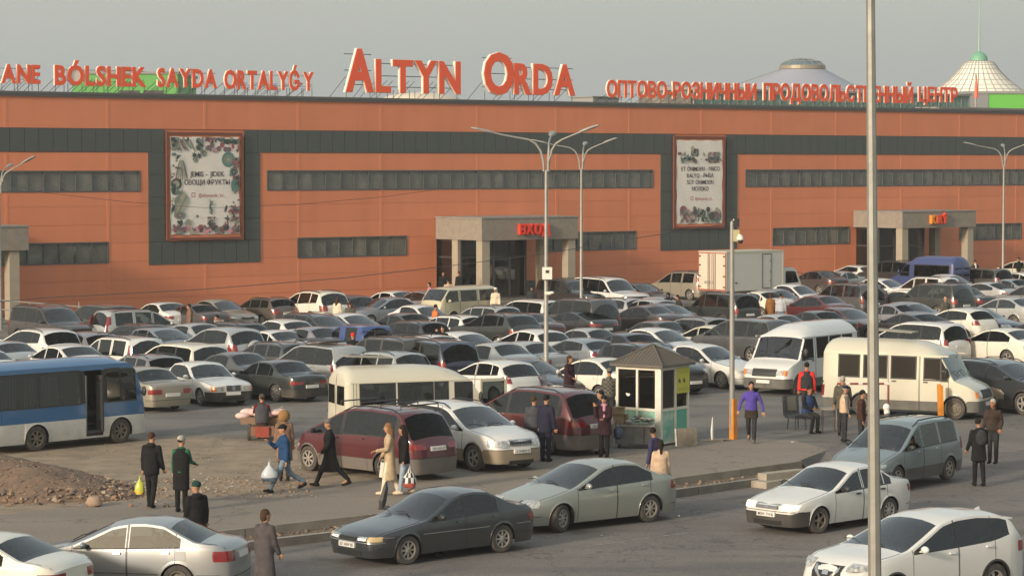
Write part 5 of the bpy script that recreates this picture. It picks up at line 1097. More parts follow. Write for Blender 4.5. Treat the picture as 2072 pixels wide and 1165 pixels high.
SP['minivan'] = S(L=4.85, W=1.82, H=1.72, wb=2.9, fo=.85, R=.33, ft=.22, rt=.10, tumble=.26, top=[(0, .68), (.05, .80), (.35, .92), (.85, 1.04), (1.0, 1.09), (1.95, 1.60), (2.35, 1.70), (3.2, 1.72), (4.45, 1.69), (4.6, 1.62), (4.78, 1.08), (4.82, 1.0), (4.85, .8)],
    belt=[(0, .58), (.35, .82), (1.0, .98), (2.4, 1.02), (4.6, 1.06), (4.85, .85)], ws=(.98, 1.98), rw=(4.58, 4.79), wins=[(1.2, 2.3), (2.4, 3.45), (3.53, 4.5)], doors=[(1.2, 2.33), (2.37, 3.5)], tail=[(.68, .88, .85, 1.08, 'lamp_red')], plate_r=.80, pillar='black', rails=0, glass='glass_s', rglass='glass_d')
SP['santamo'] = S(L=4.5, W=1.70, H=1.66, wb=2.72, fo=.86, R=.31, ft=.16, rt=.10, tumble=.27, clad=.50, cladmat='darkgrey', top=[(0, .66), (.05, .76), (.35, .86), (.85, .97), (1.0, 1.02), (1.85, 1.54), (2.15, 1.63), (3.0, 1.66), (4.0, 1.64), (4.15, 1.58), (4.40, 1.0), (4.47, .92), (4.5, .75)],
    belt=[(0, .58), (.35, .78), (1.0, .94), (2.4, .98), (4.3, 1.02), (4.5, .8)], ws=(.98, 1.88), rw=(4.13, 4.40), wins=[(1.22, 2.15), (2.23, 3.05), (3.15, 4.02)], doors=[(1.18, 2.18), (2.20, 3.10)], rails=1, mirror='black', tail=[(.6, .82, .8, 1.1, 'lamp_red')], pillar='paint', rim='five', plate_f=.45)
SP['jeep'] = S(L=3.9, W=1.70, H=1.66, wb=2.4, fo=.75, R=.33, ft=.1, rt=.08, tumble=.2, top=[(0, .85), (.05, .95), (1.0, 1.03), (1.1, 1.06), (1.7, 1.55), (1.95, 1.63), (3.0, 1.66), (3.65, 1.64), (3.75, 1.58), (3.87, 1.05), (3.9, .8)],
    belt=[(0, .75), (.3, .9), (1.0, 1.0), (3.8, 1.03), (3.9, .8)], ws=(1.08, 1.73), rw=(3.73, 3.87), wins=[(1.25, 2.15), (2.55, 3.3)], doors=[(1.2, 2.2)], tail=[(.68, .82, .7, .95, 'lamp_red')], pillar='paint', rglass='glass_d')
SP['old_van'] = S(L=4.3, W=1.66, H=1.86, wb=2.3, fo=.9, R=.31, ft=.10, rt=.05, tumble=.13, bow=.06, top=[(0, .9), (.04, 1.10), (.12, 1.18), (.62, 1.72), (.95, 1.82), (2.0, 1.86), (4.0, 1.86), (4.15, 1.80), (4.28, 1.2), (4.3, .9)],
    belt=[(0, .8), (.12, 1.06), (1.0, 1.10), (4.2, 1.10), (4.3, .85)], ws=(.13, .66), rw=(4.13, 4.27), wins=[(.40, 1.28), (1.45, 2.6), (2.8, 3.95)], doors=[(.36, 1.36), (1.40, 2.68)], head=[(.50, .74, .68, .86)], grille=(0, .40, .74, .82), tail=[(.64, .78, .7, 1.0, 'lamp_red')], pillar='paint', handles=1, crown=.14, railtop=1.70, rlean=0, rimmat='steelrim', rim='steel', plate_f=.5)
T1TOP = [(0, .74), (.05, .92), (.30, 1.06), (.72, 1.20), (.80, 1.24), (1.22, 1.98), (1.6, 2.22), (2.1, 2.37), (2.8, 2.42), (4.95, 2.42), (5.17, 2.34), (5.24, 2.12), (5.25, 1.6)]
SP['t1'] = S(L=5.25, W=1.97, H=2.42, wb=3.05, fo=.78, R=.345, ft=.10, rt=.045, tumble=.075, bow=.07, rbow=.03, crown=.52, railtop=1.99, glasstop=1.92, clad=.54, cladmat='t1low', top=T1TOP,
    belt=[(0, .62), (.3, .92), (.8, 1.16), (1.5, 1.22), (5.2, 1.22), (5.25, 1.1)], ws=(.80, 1.22), rw=(5.4, 5.5), wins=[(1.02, 1.22), (1.25, 1.78), (2.06, 2.86), (3.02, 3.78), (3.94, 4.62)], doors=[(.98, 1.92), (1.95, 2.96)],
    head=[(.48, .72, .70, .88), (.73, .86, .70, .88, 'lamp_amber')], grille=(0, .47, .66, .92), tail=[(.84, .93, .60, .95, 'lamp_red')], vanrear=1, pillar='paint', fclad=.58, rim='steel', rimmat='steelrim', mirror='black', glass='glass_s', intake=None, handlemat='black', vents=1, plate_f=.48, sw=.04)
SP['t1b'] = dict(SP['t1'], wins=[(1.25, 1.78), (2.02, 2.42), (2.50, 3.58), (3.70, 4.78)], doors=[(4.9, 5.0)], norm=1, openw=(1.12, 1.24), head=SP['t1']['head'])
SP['bus'] = S(L=5.9, W=2.0, H=2.62, wb=3.12, fo=1.12, R=.375, ft=.08, rt=.06, tumble=.10, bow=.10, crown=.16, railtop=2.42, glasstop=2.26, top=[(0, .9), (.04, 1.15), (.35, 2.1), (.6, 2.42), (1.1, 2.58), (2.0, 2.62), (5.4, 2.60), (5.7, 2.5), (5.88, 2.1), (5.9, 1.4)],
    belt=[(0, .8), (.1, 1.2), (.4, 1.27), (5.85, 1.27), (5.9, 1.2)], ws=(.06, .42), rw=(5.95, 6.0), wins=[(.50, 1.06), (1.10, 1.62), (2.62, 4.1), (4.16, 5.55)], doors=[(5.5, 5.6)], opening=(1.78, 2.42), clad=.84, cladmat='white', head=[(.6, .88, .7, .85)], grille=(0, .4, .7, .8), tail=[(.82, .94, .72, .98, 'lamp_amber')], pillar='black', rim='seven', rimmat='steelrim', vanrear=1, handles=0, mirror='black', plate_r=.6)
SP['blue_van'] = S(L=5.6, W=1.95, H=2.60, wb=3.5, fo=.95, R=.34, ft=.12, rt=.05, tumble=.09, bow=.07, crown=.30, railtop=2.1, glasstop=2.0, top=[(0, .8), (.05, 1.0), (.7, 1.25), (.9, 1.3), (1.6, 2.1), (2.1, 2.5), (2.8, 2.6), (5.3, 2.6), (5.5, 2.45), (5.58, 2.0), (5.6, 1.2)],
    belt=[(0, .7), (.3, 1.0), (.9, 1.22), (5.5, 1.28), (5.6, 1.1)], ws=(.9, 1.6), rw=(5.7, 5.8), wins=[(1.15, 1.9), (2.3, 5.2)], doors=[(1.1, 2.0)], pillar='paint', vanrear=1, rim='steel', glass='glass_d')
PM = {'gold': mat('gold_lower_paint', (0.30, 0.245, 0.165), .45, .35, coat=.5, dirt=.4), 't1low': mat('grimy_lower_paint', (0.085, 0.09, 0.082), .6, noise=.35, nscale=3, dirt=.25), 'white': mat('white_lower_paint', (0.62, 0.61, 0.57), .5, noise=.06, dirt=.35), 'darkgrey': PAINT['darkgrey'], 'clad': M['clad']}
M['greybump'] = mat('estima_grey_lower', (0.105, 0.095, 0.09), .55, dirt=.35)
class Body:
    def __init__(s, sp):
        s.p = sp; s.L = sp['L']
    def top(s, x): return soft(s.p['top'], x, s.p['sw'])
    def belt(s, x): return min(soft(s.p['belt'], x, .06), s.top(x)-.035)
    def hw(s, x):
        f = 1.0; c, d = .85, .70
        if x < c: f -= s.p['ft']*(1-x/c)**2.2
        if s.L-x < d: f -= s.p['rt']*(1-(s.L-x)/d)**2.4
        e = min(x, s.L-x)
        if e < .22: f -= s.p.get('corner', .115)*(1-math.sqrt(max(0, 1-(1-e/.22)**2)))
        return s.p['W']/2*f
    def rail(s, x):
        p = s.p; b = s.belt(x); t = s.top(x); t2 = min(s.top(max(0, x-.14)), s.top(min(s.L, x+.10)), t)
        cab = max(0, min(1, (t-b-.12)/.25)); cr = .03+(p['crown']-.03)*cab
        if p['crown'] > .2: t2 = min(t2, t); cr = min(cr, max(.03, t2-b-.05)) if cab < 1 else cr; 
        r = t2-cr
        if p.get('railtop'): r = min(min(t, s.top(max(0, x-.03)))-.03, p['railtop'])
        return max(r, b+.012)
    def yat(s, x, z):
        h = s.hw(x); b = s.belt(x)
        if z <= b:
            P = [(.12, .93), (.28, .965), (.45, .99), (.62, 1.0), (b-.1 if b > .75 else .66, .995), (b, .968)] if s.p['tumble'] > .15 else [(.2, .965), (.4, .99), (.7, 1.0), (b, .985)]
            P = sorted(P); return h*interp(P, z)
        y = h*(.968 if s.p['tumble'] > .15 else .985)-(z-b)*s.p['tumble']
        return y
    def bend(s, x, y, z):
        """nose and tail curvature seen from above"""
        h = s.p['W']/2; q = 1-min(1, (y/h))**2 if h else 0; q = max(0, 1-(y/h)**2)
        if x < .7:
            f = (1-x/.7)**2; x = x-s.p['bow']*q*f+s.p['bow']*f*.6+s.p['lean']*max(0, min(1, (z-.5)/.3))*f+.05*max(0, (.34-z)/.2)*f
        if s.L-x < .6:
            f = (1-(s.L-x)/.6)**2; x = x+s.p['rbow']*q*f-s.p['rbow']*f*.6-s.p['rlean']*max(0, min(1, (z-.6)/.3))*f-.05*max(0, (.34-z)/.2)*f
        return x
    def sect(s, x):
        p = s.p; R = p['R']; b = s.belt(x); t = s.top(x); r = s.rail(x)
        zb = .19 if p['R'] < .34 else .24
        fl = 0
        for xw in (p['fo'], p['fo']+p['wb']):
            Ra = R*1.15
            if abs(x-xw) < Ra: zb = max(zb, R*.97+math.sqrt(Ra*Ra-(x-xw)**2)); fl = 1
        cl = p['clad'] or .40
        if x < p['fo']-R*1.15 and p.get('fclad'): cl = p['fclad']
        if x > p['fo']+p['wb']+R*1.15 and p.get('rclad'): cl = p['rclad']
        zs = [zb]; zs.append(max(.30, zb+.022)); zs.append(max(cl, zs[1]+.02)); zs.append(max(.62, zs[2]+.02)); zs.append(max(b-.05, zs[3]+.015)); zs.append(max(b, zs[4]+.01))
        if zs[5] > b:
            k = (b-zs[0])/max(.001, zs[5]-zs[0]); zs = [zs[0]+(z-zs[0])*k for z in zs]
        gt = min(r-.045, p.get('glasstop') or 9); gb = b+.022
        if gt < gb+.01: gb = b+(r-b)*.35; gt = b+(r-b)*.7
        zs += [gb, gt, r]
        ys = [s.yat(x, z) for z in zs]
        if fl: ys[0] += .012; ys[1] += .010
        yr = ys[-1]; inset = min(.07, yr*.15)
        for f in (1-inset/yr, .72, .40, 0):
            ys.append(yr*f); zs.append(r+(t-r)*(1-f**(2.4 if p['crown'] < .2 else 3.6)))
        return [(s.bend(x, y, z), y, z) for y, z in zip(ys, zs)]
    def end_x(s, y, z, rear=False):
        """x of the nose (or tail) skin at lateral y, height z"""
        L = s.L; y = abs(y)
        lo, hi = 0.0, .7
        if s.yat(L if rear else 0, z) >= y: xx = 0.0
        else:
            for _ in range(14):
                m = (lo+hi)/2
                if s.yat(L-m if rear else m, z) >= y: hi = m
                else: lo = m
            xx = hi
        # height: a point above the body top at that x moves inwards
        for _ in range(40):
            if s.top(L-xx if rear else xx)-.02 >= z: break
            xx += .01
        return s.bend(L-xx if rear else xx, y, z)
def seat_mesh(mb, x, y, z, front=True):
    mb.box(x-.25, x+.25, y-.24, y+.24, z, z+.16, 0); T = Matrix.Translation((x-.25, y, z+.1)) @ Matrix.Rotation(-.25, 4, 'Y')
    mb.box(-.12, .02, -.23, .23, 0, .52, 0, T)
    if front: mb.box(-.10, .0, -.12, .12, .54, .70, 0, T)
def patch(b, y0, y1, z0, z1, rear=False, proud=.014, ny=6, nz=2, z0b=None, z1b=None, side=1, mb=None, mi=0):
    mb = mb or MB(); vs = []; sg = 1 if rear else -1
    for k in range(2):
        for j in range(nz+1):
            for i in range(ny+1):
                f = i/ny; y = y0+(y1-y0)*f; a = z0+((z0b if z0b is not None else z0)-z0)*f; c = z1+((z1b if z1b is not None else z1)-z1)*f
                z = a+(c-a)*j/nz; ym = b.yat(b.L-.34 if rear else .34, z)-.004; yy = max(-ym, min(ym, y)); x = b.end_x(yy, z, rear)+sg*(proud if k else -.03)
                vs.append((b.L/2-x, (yy+(.006 if k else 0)*(1 if yy > 0 else -1))*side, z))
    n = (ny+1)*(nz+1); fs = []
    for j in range(nz):
        for i in range(ny):
            a = n+j*(ny+1)+i; q = (a, a+1, a+ny+2, a+ny+1); fs.append(q if (side > 0) == (not rear) else tuple(reversed(q)))
    ring = [i for i in range(ny+1)]+[j*(ny+1)+ny for j in range(1, nz+1)]+[nz*(ny+1)+i for i in range(ny-1, -1, -1)]+[j*(ny+1) for j in range(nz-1, 0, -1)]
    for i in range(len(ring)):
        a, c = ring[i], ring[(i+1) % len(ring)]; fs.append((a, c, n+c, n+a))
    mb.add(vs, fs, mi); return mb
def side_patch(b, x0, x1, z0, z1, side, proud=.012, n=10, mb=None, mi=0):
    mb = mb or MB(); vs = []
    for k in (0, 1):
        for z in (z0, z1):
            for i in range(n+1):
                x = x0+(x1-x0)*i/n; y = b.yat(x, z)+(proud if k else -.02); vs.append((b.L/2-b.bend(x, y, z), y*side, z))
    m = n+1; fs = []
    for i in range(n): fs += [(2*m+i, 2*m+i+1, 3*m+i+1, 3*m+i), (i, i+1, 2*m+i+1, 2*m+i), (m+i, 3*m+i, 3*m+i+1, m+i+1)]
    fs += [(0, 2*m, 3*m, m), (n, m+n, 3*m+n, 2*m+n)]
    mb.add(vs, fs, mi); return mb
WHEELS = {}
def wheel_meshes(Rw, rim, rmat):
    key = (Rw, rim, rmat)
    if key in WHEELS: return WHEELS[key]
    w = .10; t = MB(); t.lathe([(.63*Rw, w*.8), (.68*Rw, w), (.92*Rw, w*.98), (.985*Rw, w*.8), (Rw, w*.4), (Rw, -w*.4), (.985*Rw, -w*.8), (.92*Rw, -w), (.63*Rw, -w*.8)], 26, 'y')
    tm = t.mesh('wheel', [M['rubber']], 40)
    r = MB(); r.lathe([(.64*Rw, .82*w), (.60*Rw, .86*w), (.57*Rw, .62*w), (.56*Rw, .2*w), (.01, .15*w)], 24, 'y', 1)
    r.lathe([(.645*Rw, .80*w), (.635*Rw, .95*w), (.57*Rw, .93*w), (.55*Rw, .55*w)], 24, 'y', 0)
    ns = {'five': 5, 'six': 6, 'seven': 7, 'eight': 8, 'steel': 0}[rim]
    for k in range(ns):
        T = Matrix.Rotation(2*math.pi*k/ns, 4, 'Y'); a, c = (.075, .055) if ns <= 6 else (.062, .052)
        r.add([(.10*Rw, .92*w, -a*Rw), (.59*Rw, .80*w, -c*Rw*1.6), (.59*Rw, .80*w, c*Rw*1.6), (.10*Rw, .92*w, a*Rw), (.10*Rw, .4*w, -a*Rw), (.59*Rw, .4*w, -c*Rw), (.59*Rw, .4*w, c*Rw), (.10*Rw, .4*w, a*Rw)], [(0, 3, 2, 1), (0, 1, 5, 4), (3, 7, 6, 2)], 0, T)
    if ns == 0:
        r.lathe([(.57*Rw, .6*w), (.46*Rw, .30*w), (.34*Rw, .50*w), (.20*Rw, .55*w), (.17*Rw, .80*w), (.01, .84*w)], 20, 'y', 0)
        for k in range(8):
            T = Matrix.Rotation(2*math.pi*k/8, 4, 'Y'); r.box(.38*Rw, .44*Rw, .44*w, .47*w, -.03*Rw, .03*Rw, 1, T)
    else: r.lathe([(.18*Rw, .5*w), (.17*Rw, .96*w), (.13*Rw, w), (.01, w)], 14, 'y', 0)
    rm = r.mesh('rim', [M[rmat], M['void']], 40)
    WHEELS[key] = (tm, rm); return WHEELS[key]
# roles: 'paint' and 'clad' slots are swapped per vehicle
PROTO = {}
DEFP = PAINT['white']
def proto(kind):
    if kind in PROTO: return PROTO[kind]
    sp = SP[kind]; b = Body(sp); L = sp['L']; parts = []      # (name, mesh, loc, [children])
    def part(name, me, loc=None, kids=(), rot=None): parts.append((name, me, loc, kids, rot))
    XS = set(); x = 0.0
    while x < L: XS.add(round(x, 3)); x += .13
    XS.add(L)
    for xw in (sp['fo'], sp['fo']+sp['wb']):
        Ra = sp['R']*1.15
        for k in range(-10, 11): XS.add(round(xw+Ra*math.sin(math.pi/2*k/10)*.999, 3))
        XS.add(round(xw-Ra-.004, 3)); XS.add(round(xw+Ra+.004, 3))
    for e in (.03, .07): XS.add(e); XS.add(round(L-e, 3))
    keep = set()
    for a, c in sp['wins']: keep |= {a, c}
    for a, c in sp['doors']: keep |= {a-.008, a+.008, c-.008, c+.008}
    for e in (*sp['ws'], *sp['rw']): keep.add(e)
    if sp.get('opening'): keep |= set(sp['opening'])
    keep = {round(k, 4) for k in keep if 0 < k < L}
    xs = sorted(k for k in XS if all(abs(k-q) > .02 for q in keep) or k in (0, L)) ; xs = sorted(set(xs) | keep)
    secs = [b.sect(x) for x in xs]; NV = len(secs[0])
    V = {}; body = MB()
    doors = [MB() for _ in range(2*len(sp['doors']))]; winsm = {}
    allm = {}; bump = {'f': MB(), 'r': MB()}
    def emit(mb, quad, mi=0, flip=False):
        o = len(mb.v); mb.v += quad; n = len(quad); f = tuple(range(o, o+n)); mb.f.append(tuple(reversed(f)) if flip else f); mb.m.append(mi)
    wsx, rwx = sp['ws'], sp['rw']
    first, last = min(w[0] for w in sp['wins']), max(w[1] for w in sp['wins'])
    for i in range(len(xs)-1):
        xm = (xs[i]+xs[i+1])/2
        for v in range(NV-1):
            for s in (1, -1):
                q = [(L/2-px, py*s, pz) for px, py, pz in (secs[i][v], secs[i+1][v], secs[i+1][v+1], secs[i][v+1])]
                if max((Vector(q[0])-Vector(q[2])).length, (Vector(q[1])-Vector(q[3])).length) < 1e-4: continue
                flip = s < 0
                if v >= 9-0 and wsx[0] < xm < wsx[1] and v >= 9:
                    emit(allm.setdefault('windshield', MB()), q, 0, flip); continue
                if v >= 9 and rwx[0] < xm < rwx[1]:
                    emit(allm.setdefault('rear_window', MB()), q, 0, flip); continue
                if v == 6:
                    w = next((k for k, (a, c) in enumerate(sp['wins']) if a < xm < c), None)
                    if w is not None:
                        h = q[3][2]-q[0][2]; h2 = q[2][2]-q[1][2]
                        if max(h, h2) > .05: emit(winsm.setdefault((w, s), MB()), q, 0, flip); continue
                if sp.get('opening') and s == -1 and sp['opening'][0] < xm < sp['opening'][1] and 1 <= v <= 6: continue
                d = next((k for k, (a, c) in enumerate(sp['doors']) if a+.008 < xm < c-.008), None)
                gap = any(abs(xm-e) < .009 for a, c in sp['doors'] for e in (a, c))
                mi = 0
                if v < 2 and sp['clad']: mi = 1
                if v == 0 and not sp['clad']: mi = 0
                if v == 6 and first < xm < last and sp['pillar'] == 'black': mi = 2
                if sp.get('upper') and 5 <= v <= 6 and first-.2 < xm < last+.1: mi = 2
                end = 'f' if xm < sp['fo']-sp['R']*1.15 else ('r' if xm > sp['fo']+sp['wb']+sp['R']*1.15 else None)
                if end and v < 2:
                    emit(bump[end], q, 1 if (sp['clad'] or sp.get(end+'clad')) else 0, flip); continue
                if gap and v <= 7: emit(body, q, 2, flip); continue
                if d is not None and v <= 7 and v != 0: emit(doors[2*d+(0 if s > 0 else 1)], q, mi, flip); continue
                emit(body, q, mi, flip)
    # nose and tail caps
    for e, idx in ((0, 0), (1, -1)):
        sc = secs[idx]; X = xs[idx]; fr = [1, sc[9][1]/sc[8][1], .72, .40, 0]; fr = fr+[-f for f in reversed(fr[:-1])]
        rows = []
        for v in range(8): rows.append([(b.bend(X, sc[v][1]*f, sc[v][2]), sc[v][1]*f, sc[v][2]) for f in fr])
        rows.append([(b.bend(X, sc[8][1]*f, z), sc[8][1]*f, z) for f, z in zip(fr, [sc[8][2], sc[9][2], sc[10][2], sc[11][2], sc[12][2], sc[11][2], sc[10][2], sc[9][2], sc[8][2]])])
        for v in range(8):
            for k in range(len(fr)-1):
                q = [(L/2-a, y, z) for a, y, z in (rows[v][k], rows[v][k+1], rows[v+1][k+1], rows[v+1][k])]
                ek = 'fr'[e]
                if v < 2: emit(bump[ek], q, 1 if (sp['clad'] or sp.get(ek+'clad')) else 0, e == 0)
                else: emit(body, q, 0, e == 0)
    def weld(me):
        import bmesh
        bm = bmesh.new(); bm.from_mesh(me); bmesh.ops.remove_doubles(bm, verts=bm.verts, dist=.0005); bm.to_mesh(me); bm.free()
        me.polygons.foreach_set('use_smooth', [True]*len(me.polygons)); me.set_sharp_from_angle(angle=math.radians(44)); me.update(); return me
    cm = PM.get(sp.get('cladmat', 'clad'), M['clad'])
    if kind == 'estima': cm = M['greybump']
    if kind == 'bus': pass
    # arch liners and floor join the body
    fo, ro, R_ = sp['fo'], sp['fo']+sp['wb'], sp['R']; Ra = R_*1.15
    def fb(x0, x1, hf, z0, z1):
        h0, h1 = b.hw(x0)*hf, b.hw(x1)*hf; h = min(h0, h1)-.02; body.box(L/2-x1, L/2-x0, -h, h, z0, z1, 3)
    fb(.12, fo-Ra, .9, .22, .46); fb(fo+Ra, ro-Ra, .97, .20, .44); fb(ro+Ra, L-.12, .9, .24, .5)
    hh = sp['W']/2-.25; body.box(L/2-ro-Ra, L/2-fo+Ra, -hh, hh, .24, .62 if sp['H'] < 2 else .5, 3); body.box(-L/2+.15, L/2-.15, -hh*.8, hh*.8, .3, .5, 3)
    for xw in (fo, ro):
        for s in (1, -1):
            n = 10; vs = []
            for k in range(n+1):
                a = math.pi*k/n; xx, zz = xw+Ra*math.cos(a), R_*.97+Ra*math.sin(a); yo = b.yat(xx, zz)+.005
                vs += [(L/2-xx, yo*s, zz), (L/2-xx, (sp['W']/2-.26)*s, zz)]
            body.add(vs, [(2*k, 2*k+1, 2*k+3, 2*k+2) for k in range(n)], 3)
    me = weld(body.mesh('body', [DEFP, cm, M['black'], M['void']])); part('body', me)
    for ek in 'fr': part('bumper', weld(bump[ek].mesh('bumper', [DEFP, (PM['gold'] if kind == 'rx' else cm)])))
    for k, m_ in enumerate(doors):
        if m_.v:
            kids = []
            d = sp['doors'][k//2]; s = 1 if k % 2 == 0 else -1
            if sp['handles'] and (d[1]-d[0]) > .5:
                hx = d[1]-.16; hb = b.belt(hx)-.07
                q = side_patch(b, hx-.10, hx+.04, hb-.022, hb+.012, s, .035, 3)
                kids = [('handle', q.mesh('handle', [M.get(sp.get('handlemat', ''), DEFP)]))]
            part('door', weld(m_.mesh('door', [DEFP, cm, M['black'], M['void']])), None, kids)
    def glz(m_, mt, name):
        g = m_.mesh(name, [mt]); g = weld(g); return g
    for (w, s), m_ in winsm.items(): part('side_window', glz(m_, M[sp['glass'] if w < 1 or sp['glass'] != 'glass_s' else sp.get('glass2', 'glass_s')], 'side_window'))
    if 'windshield' in allm: part('windshield', glz(allm['windshield'], M['glass_w'], 'windshield'))
    if 'rear_window' in allm: part('rear_window', glz(allm['rear_window'], M[sp['rglass']], 'rear_window'))
    # cabin
    cab = MB(); fz = .42 if sp['H'] < 1.55 else (.62 if sp['H'] < 2 else .80)
    wx = sp['ws'][0]
    cab.box(L/2-wx-.35, L/2-wx-.02, -b.hw(wx)*.82, b.hw(wx)*.82, .5, b.belt(wx)+.02, 0)
    sx0 = wx+1.25 if sp['H'] < 2.2 else wx+.9
    seatz = .40 if sp['H'] < 1.55 else (.55 if sp['H'] < 2 else .85)
    rows = [sx0, min(sx0+.85, sp['rw'][0]-.42 if sp['H'] < 1.55 else sp['rw'][0]-.3)] if sp['H'] < 2 else [sx0+.85*k for k in range(int((L-sx0)/.9))]
    for r_ in rows:
        for s in (.36, -.36): seat_mesh(cab, L/2-r_, s, seatz, r_ == rows[0] or sp['H'] > 1.55)
    a = MB(); 
    for k in range(13):
        t0 = 2*math.pi*k/12
    cab.tube([(L/2-wx-.48+.06*math.cos(2*math.pi*k/12), .36+.18*math.sin(2*math.pi*k/12), b.belt(wx)+.03+.15*math.cos(2*math.pi*k/12)) for k in range(13)], .016, 5, 1)
    part('cabin', cab.mesh('cabin', [M['seat'], M['black']]))
    # lamps, grille, plates
    for h in sp['head']:
        y0, y1, z0, z1 = h[:4]; mt = M[h[4]] if len(h) > 4 else M[sp.get('lamp', 'lamp_clear')]
        for s in (1, -1): part('headlight' if len(h) == 4 else 'indicator', patch(b, y0, y1, z0, z1, False, .020, 6, 2, z0b=z0+(.02 if len(h) == 4 else 0), side=s).mesh('headlight', [mt], 35))
    for y0, y1 in sp.get('lit', []):
        for s in (1, -1): part('lit_bulb', patch(b, y0, y1, .555, .59, False, .02, 2, 1, side=s).mesh('lit_bulb', [mat('lit_bulb', (1, .9, .72), .3, emit=2.0)], 35))
    for t in sp['tail']:
        for s in (1, -1): part('tail_light', patch(b, t[0], min(t[1], sp['W']/2-.035), t[2], t[3], True, .012, 6, 2, side=s).mesh('tail_light', [M[t[4]]], 35))
    g = sp['grille']
    gm = patch(b, -g[1], g[1], g[2], g[3], False, .024, 10, 2)
    if sp.get('grille_bars'):
        for k in range(sp['grille_bars']):
            y = -g[1]+.03+(2*g[1]-.06)*k/(sp['grille_bars']-1); patch(b, y-.014, y+.014, g[2]+.01, g[3]-.01, False, .035, 1, 1, mb=gm, mi=1)
        patch(b, -g[1]-.02, g[1]+.02, g[3]-.015, g[3]+.012, False, .035, 8, 1, mb=gm, mi=1)
    elif sp.get('vgrille'):
        for s in (1, -1): patch(b, .10, .31, g[2], g[2]+.07, False, .036, 4, 2, z0b=g[3]-.10, z1b=g[3]-.01, side=s, mb=gm, mi=1)
        patch(b, -.10, .10, g[2], g[2]+.07, False, .036, 3, 1, mb=gm, mi=1); patch(b, -.07, .07, g[2]+.12, g[2]+.21, False, .040, 3, 1, mb=gm, mi=1)
    else:
        for k in range(4):
            z = g[2]+.012+(g[3]-g[2]-.02)*k/4; patch(b, -g[1]+.01, g[1]-.01, z, z+.010, False, .032, 10, 1, mb=gm, mi=1 if sp.get('grille_chrome') else 0)
        if sp.get('grille_chrome'):
            patch(b, -g[1]-.015, g[1]+.015, g[3]-.006, g[3]+.018, False, .036, 8, 1, mb=gm, mi=1); patch(b, -.05, .05, g[2]+.03, g[3]-.02, False, .042, 2, 1, mb=gm, mi=1)
    part('grille', gm.mesh('grille', [M['black'], M['chrome']]))
    if sp['intake']: part('intake', patch(b, -sp['intake'][0]-.1, sp['intake'][0]+.1, sp['intake'][1], sp['intake'][2], False, .008, 6, 1).mesh('intake', [M['black']]))
    if sp.get('fog'):
        for s in (1, -1): part('fog_lamp', patch(b, .50, .64, .30, .38, False, .014, 2, 1, side=s).mesh('fog_lamp', [M['black']], 35))
    for key, rear in (('fbump', False), ('rbump', True)):
        q = sp[key]
        if not q: continue
        nm, z0, z1 = q; mt = {'clad': M['clad'], 'chromeline': M['chrome'], 'gold': PM['gold']}[nm] if kind != 'estima' else M['greybump']
        ymax = sp['W']/2-.02; pr = .03 if nm != 'chromeline' else .016
        m_ = patch(b, -ymax, ymax, z0, z1, rear, pr, 20, 2)
        if nm != 'chromeline':
            for s in (1, -1):
                x0, x1 = (.30, sp['fo']-Ra-.01) if not rear else (ro+Ra+.01, L-.25)
                if x1 > x0+.02: side_patch(b, x0, x1, z0, z1, s, .016, 4, m_)
        part('bumper', m_.mesh('bumper', [mt], 40))
    part('number_plate', patch(b, -.26, .26, sp['plate_f']-.055, sp['plate_f']+.055, False, .045, 3, 1).mesh('number_plate', [M['plate']]))
    part('number_plate', patch(b, -.26, .26, sp['plate_r']-.055, sp['plate_r']+.055, True, .030 if not (sp['rbump'] and sp['plate_r'] < sp['rbump'][2]) else .05, 3, 1).mesh('number_plate', [M['plate']]))
    if sp.get('strip'):
        for s in (1, -1):
            m_ = side_patch(b, fo+Ra+.03, ro-Ra-.03, *sp['strip'], s, .014, 12); side_patch(b, ro+Ra+.03, L-.2, *sp['strip'], s, .014, 5, m_); side_patch(b, .25, fo-Ra-.03, *sp['strip'], s, .014, 3, m_)
            part('side_moulding', m_.mesh('side_moulding', [M['chrome'] if kind == 'galant' else M['clad']]))
    if sp.get('fuel'): part('fuel_flap', side_patch(b, ro-.05, ro+.16, b.belt(ro)-.22, b.belt(ro)-.05, 1, .006, 3).mesh('fuel_flap', [DEFP]))
    mx = sp['ws'][0]+.42 if sp['H'] < 2.2 else sp['ws'][0]+.22
    for s in (1, -1):
        m_ = MB(); y = b.yat(mx, b.belt(mx)); z = b.belt(mx)+.09+(.2 if sp['H'] > 2.2 else 0)
        m_.ell((L/2-mx, (y+.11)*s, z), (.055, .10, .07 if sp['H'] < 2.2 else .15), 12, 8); m_.cone((L/2-mx, (y-.01)*s, z-.05), (L/2-mx, (y+.07)*s, z-.03), .02, .02)
        part('mirror', m_.mesh('mirror', [DEFP if sp['mirror'] == 'paint' else M['black']], 60))
    if sp['rails']:
        x0, x1 = sp['ws'][1]+.12, sp['rw'][0]-.15
        for s in (1, -1):
            m_ = MB(); pt = []
            for k in range(7):
                xx = x0+(x1-x0)*k/6; sc = b.sect(xx)[9]; pt.append((L/2-xx, (sc[1]-.02)*s, sc[2]+(.055 if 0 < k < 6 else .0)))
            m_.tube(pt, .018, 6); part('roof_rail', m_.mesh('roof_rail', [M['black']], 60))
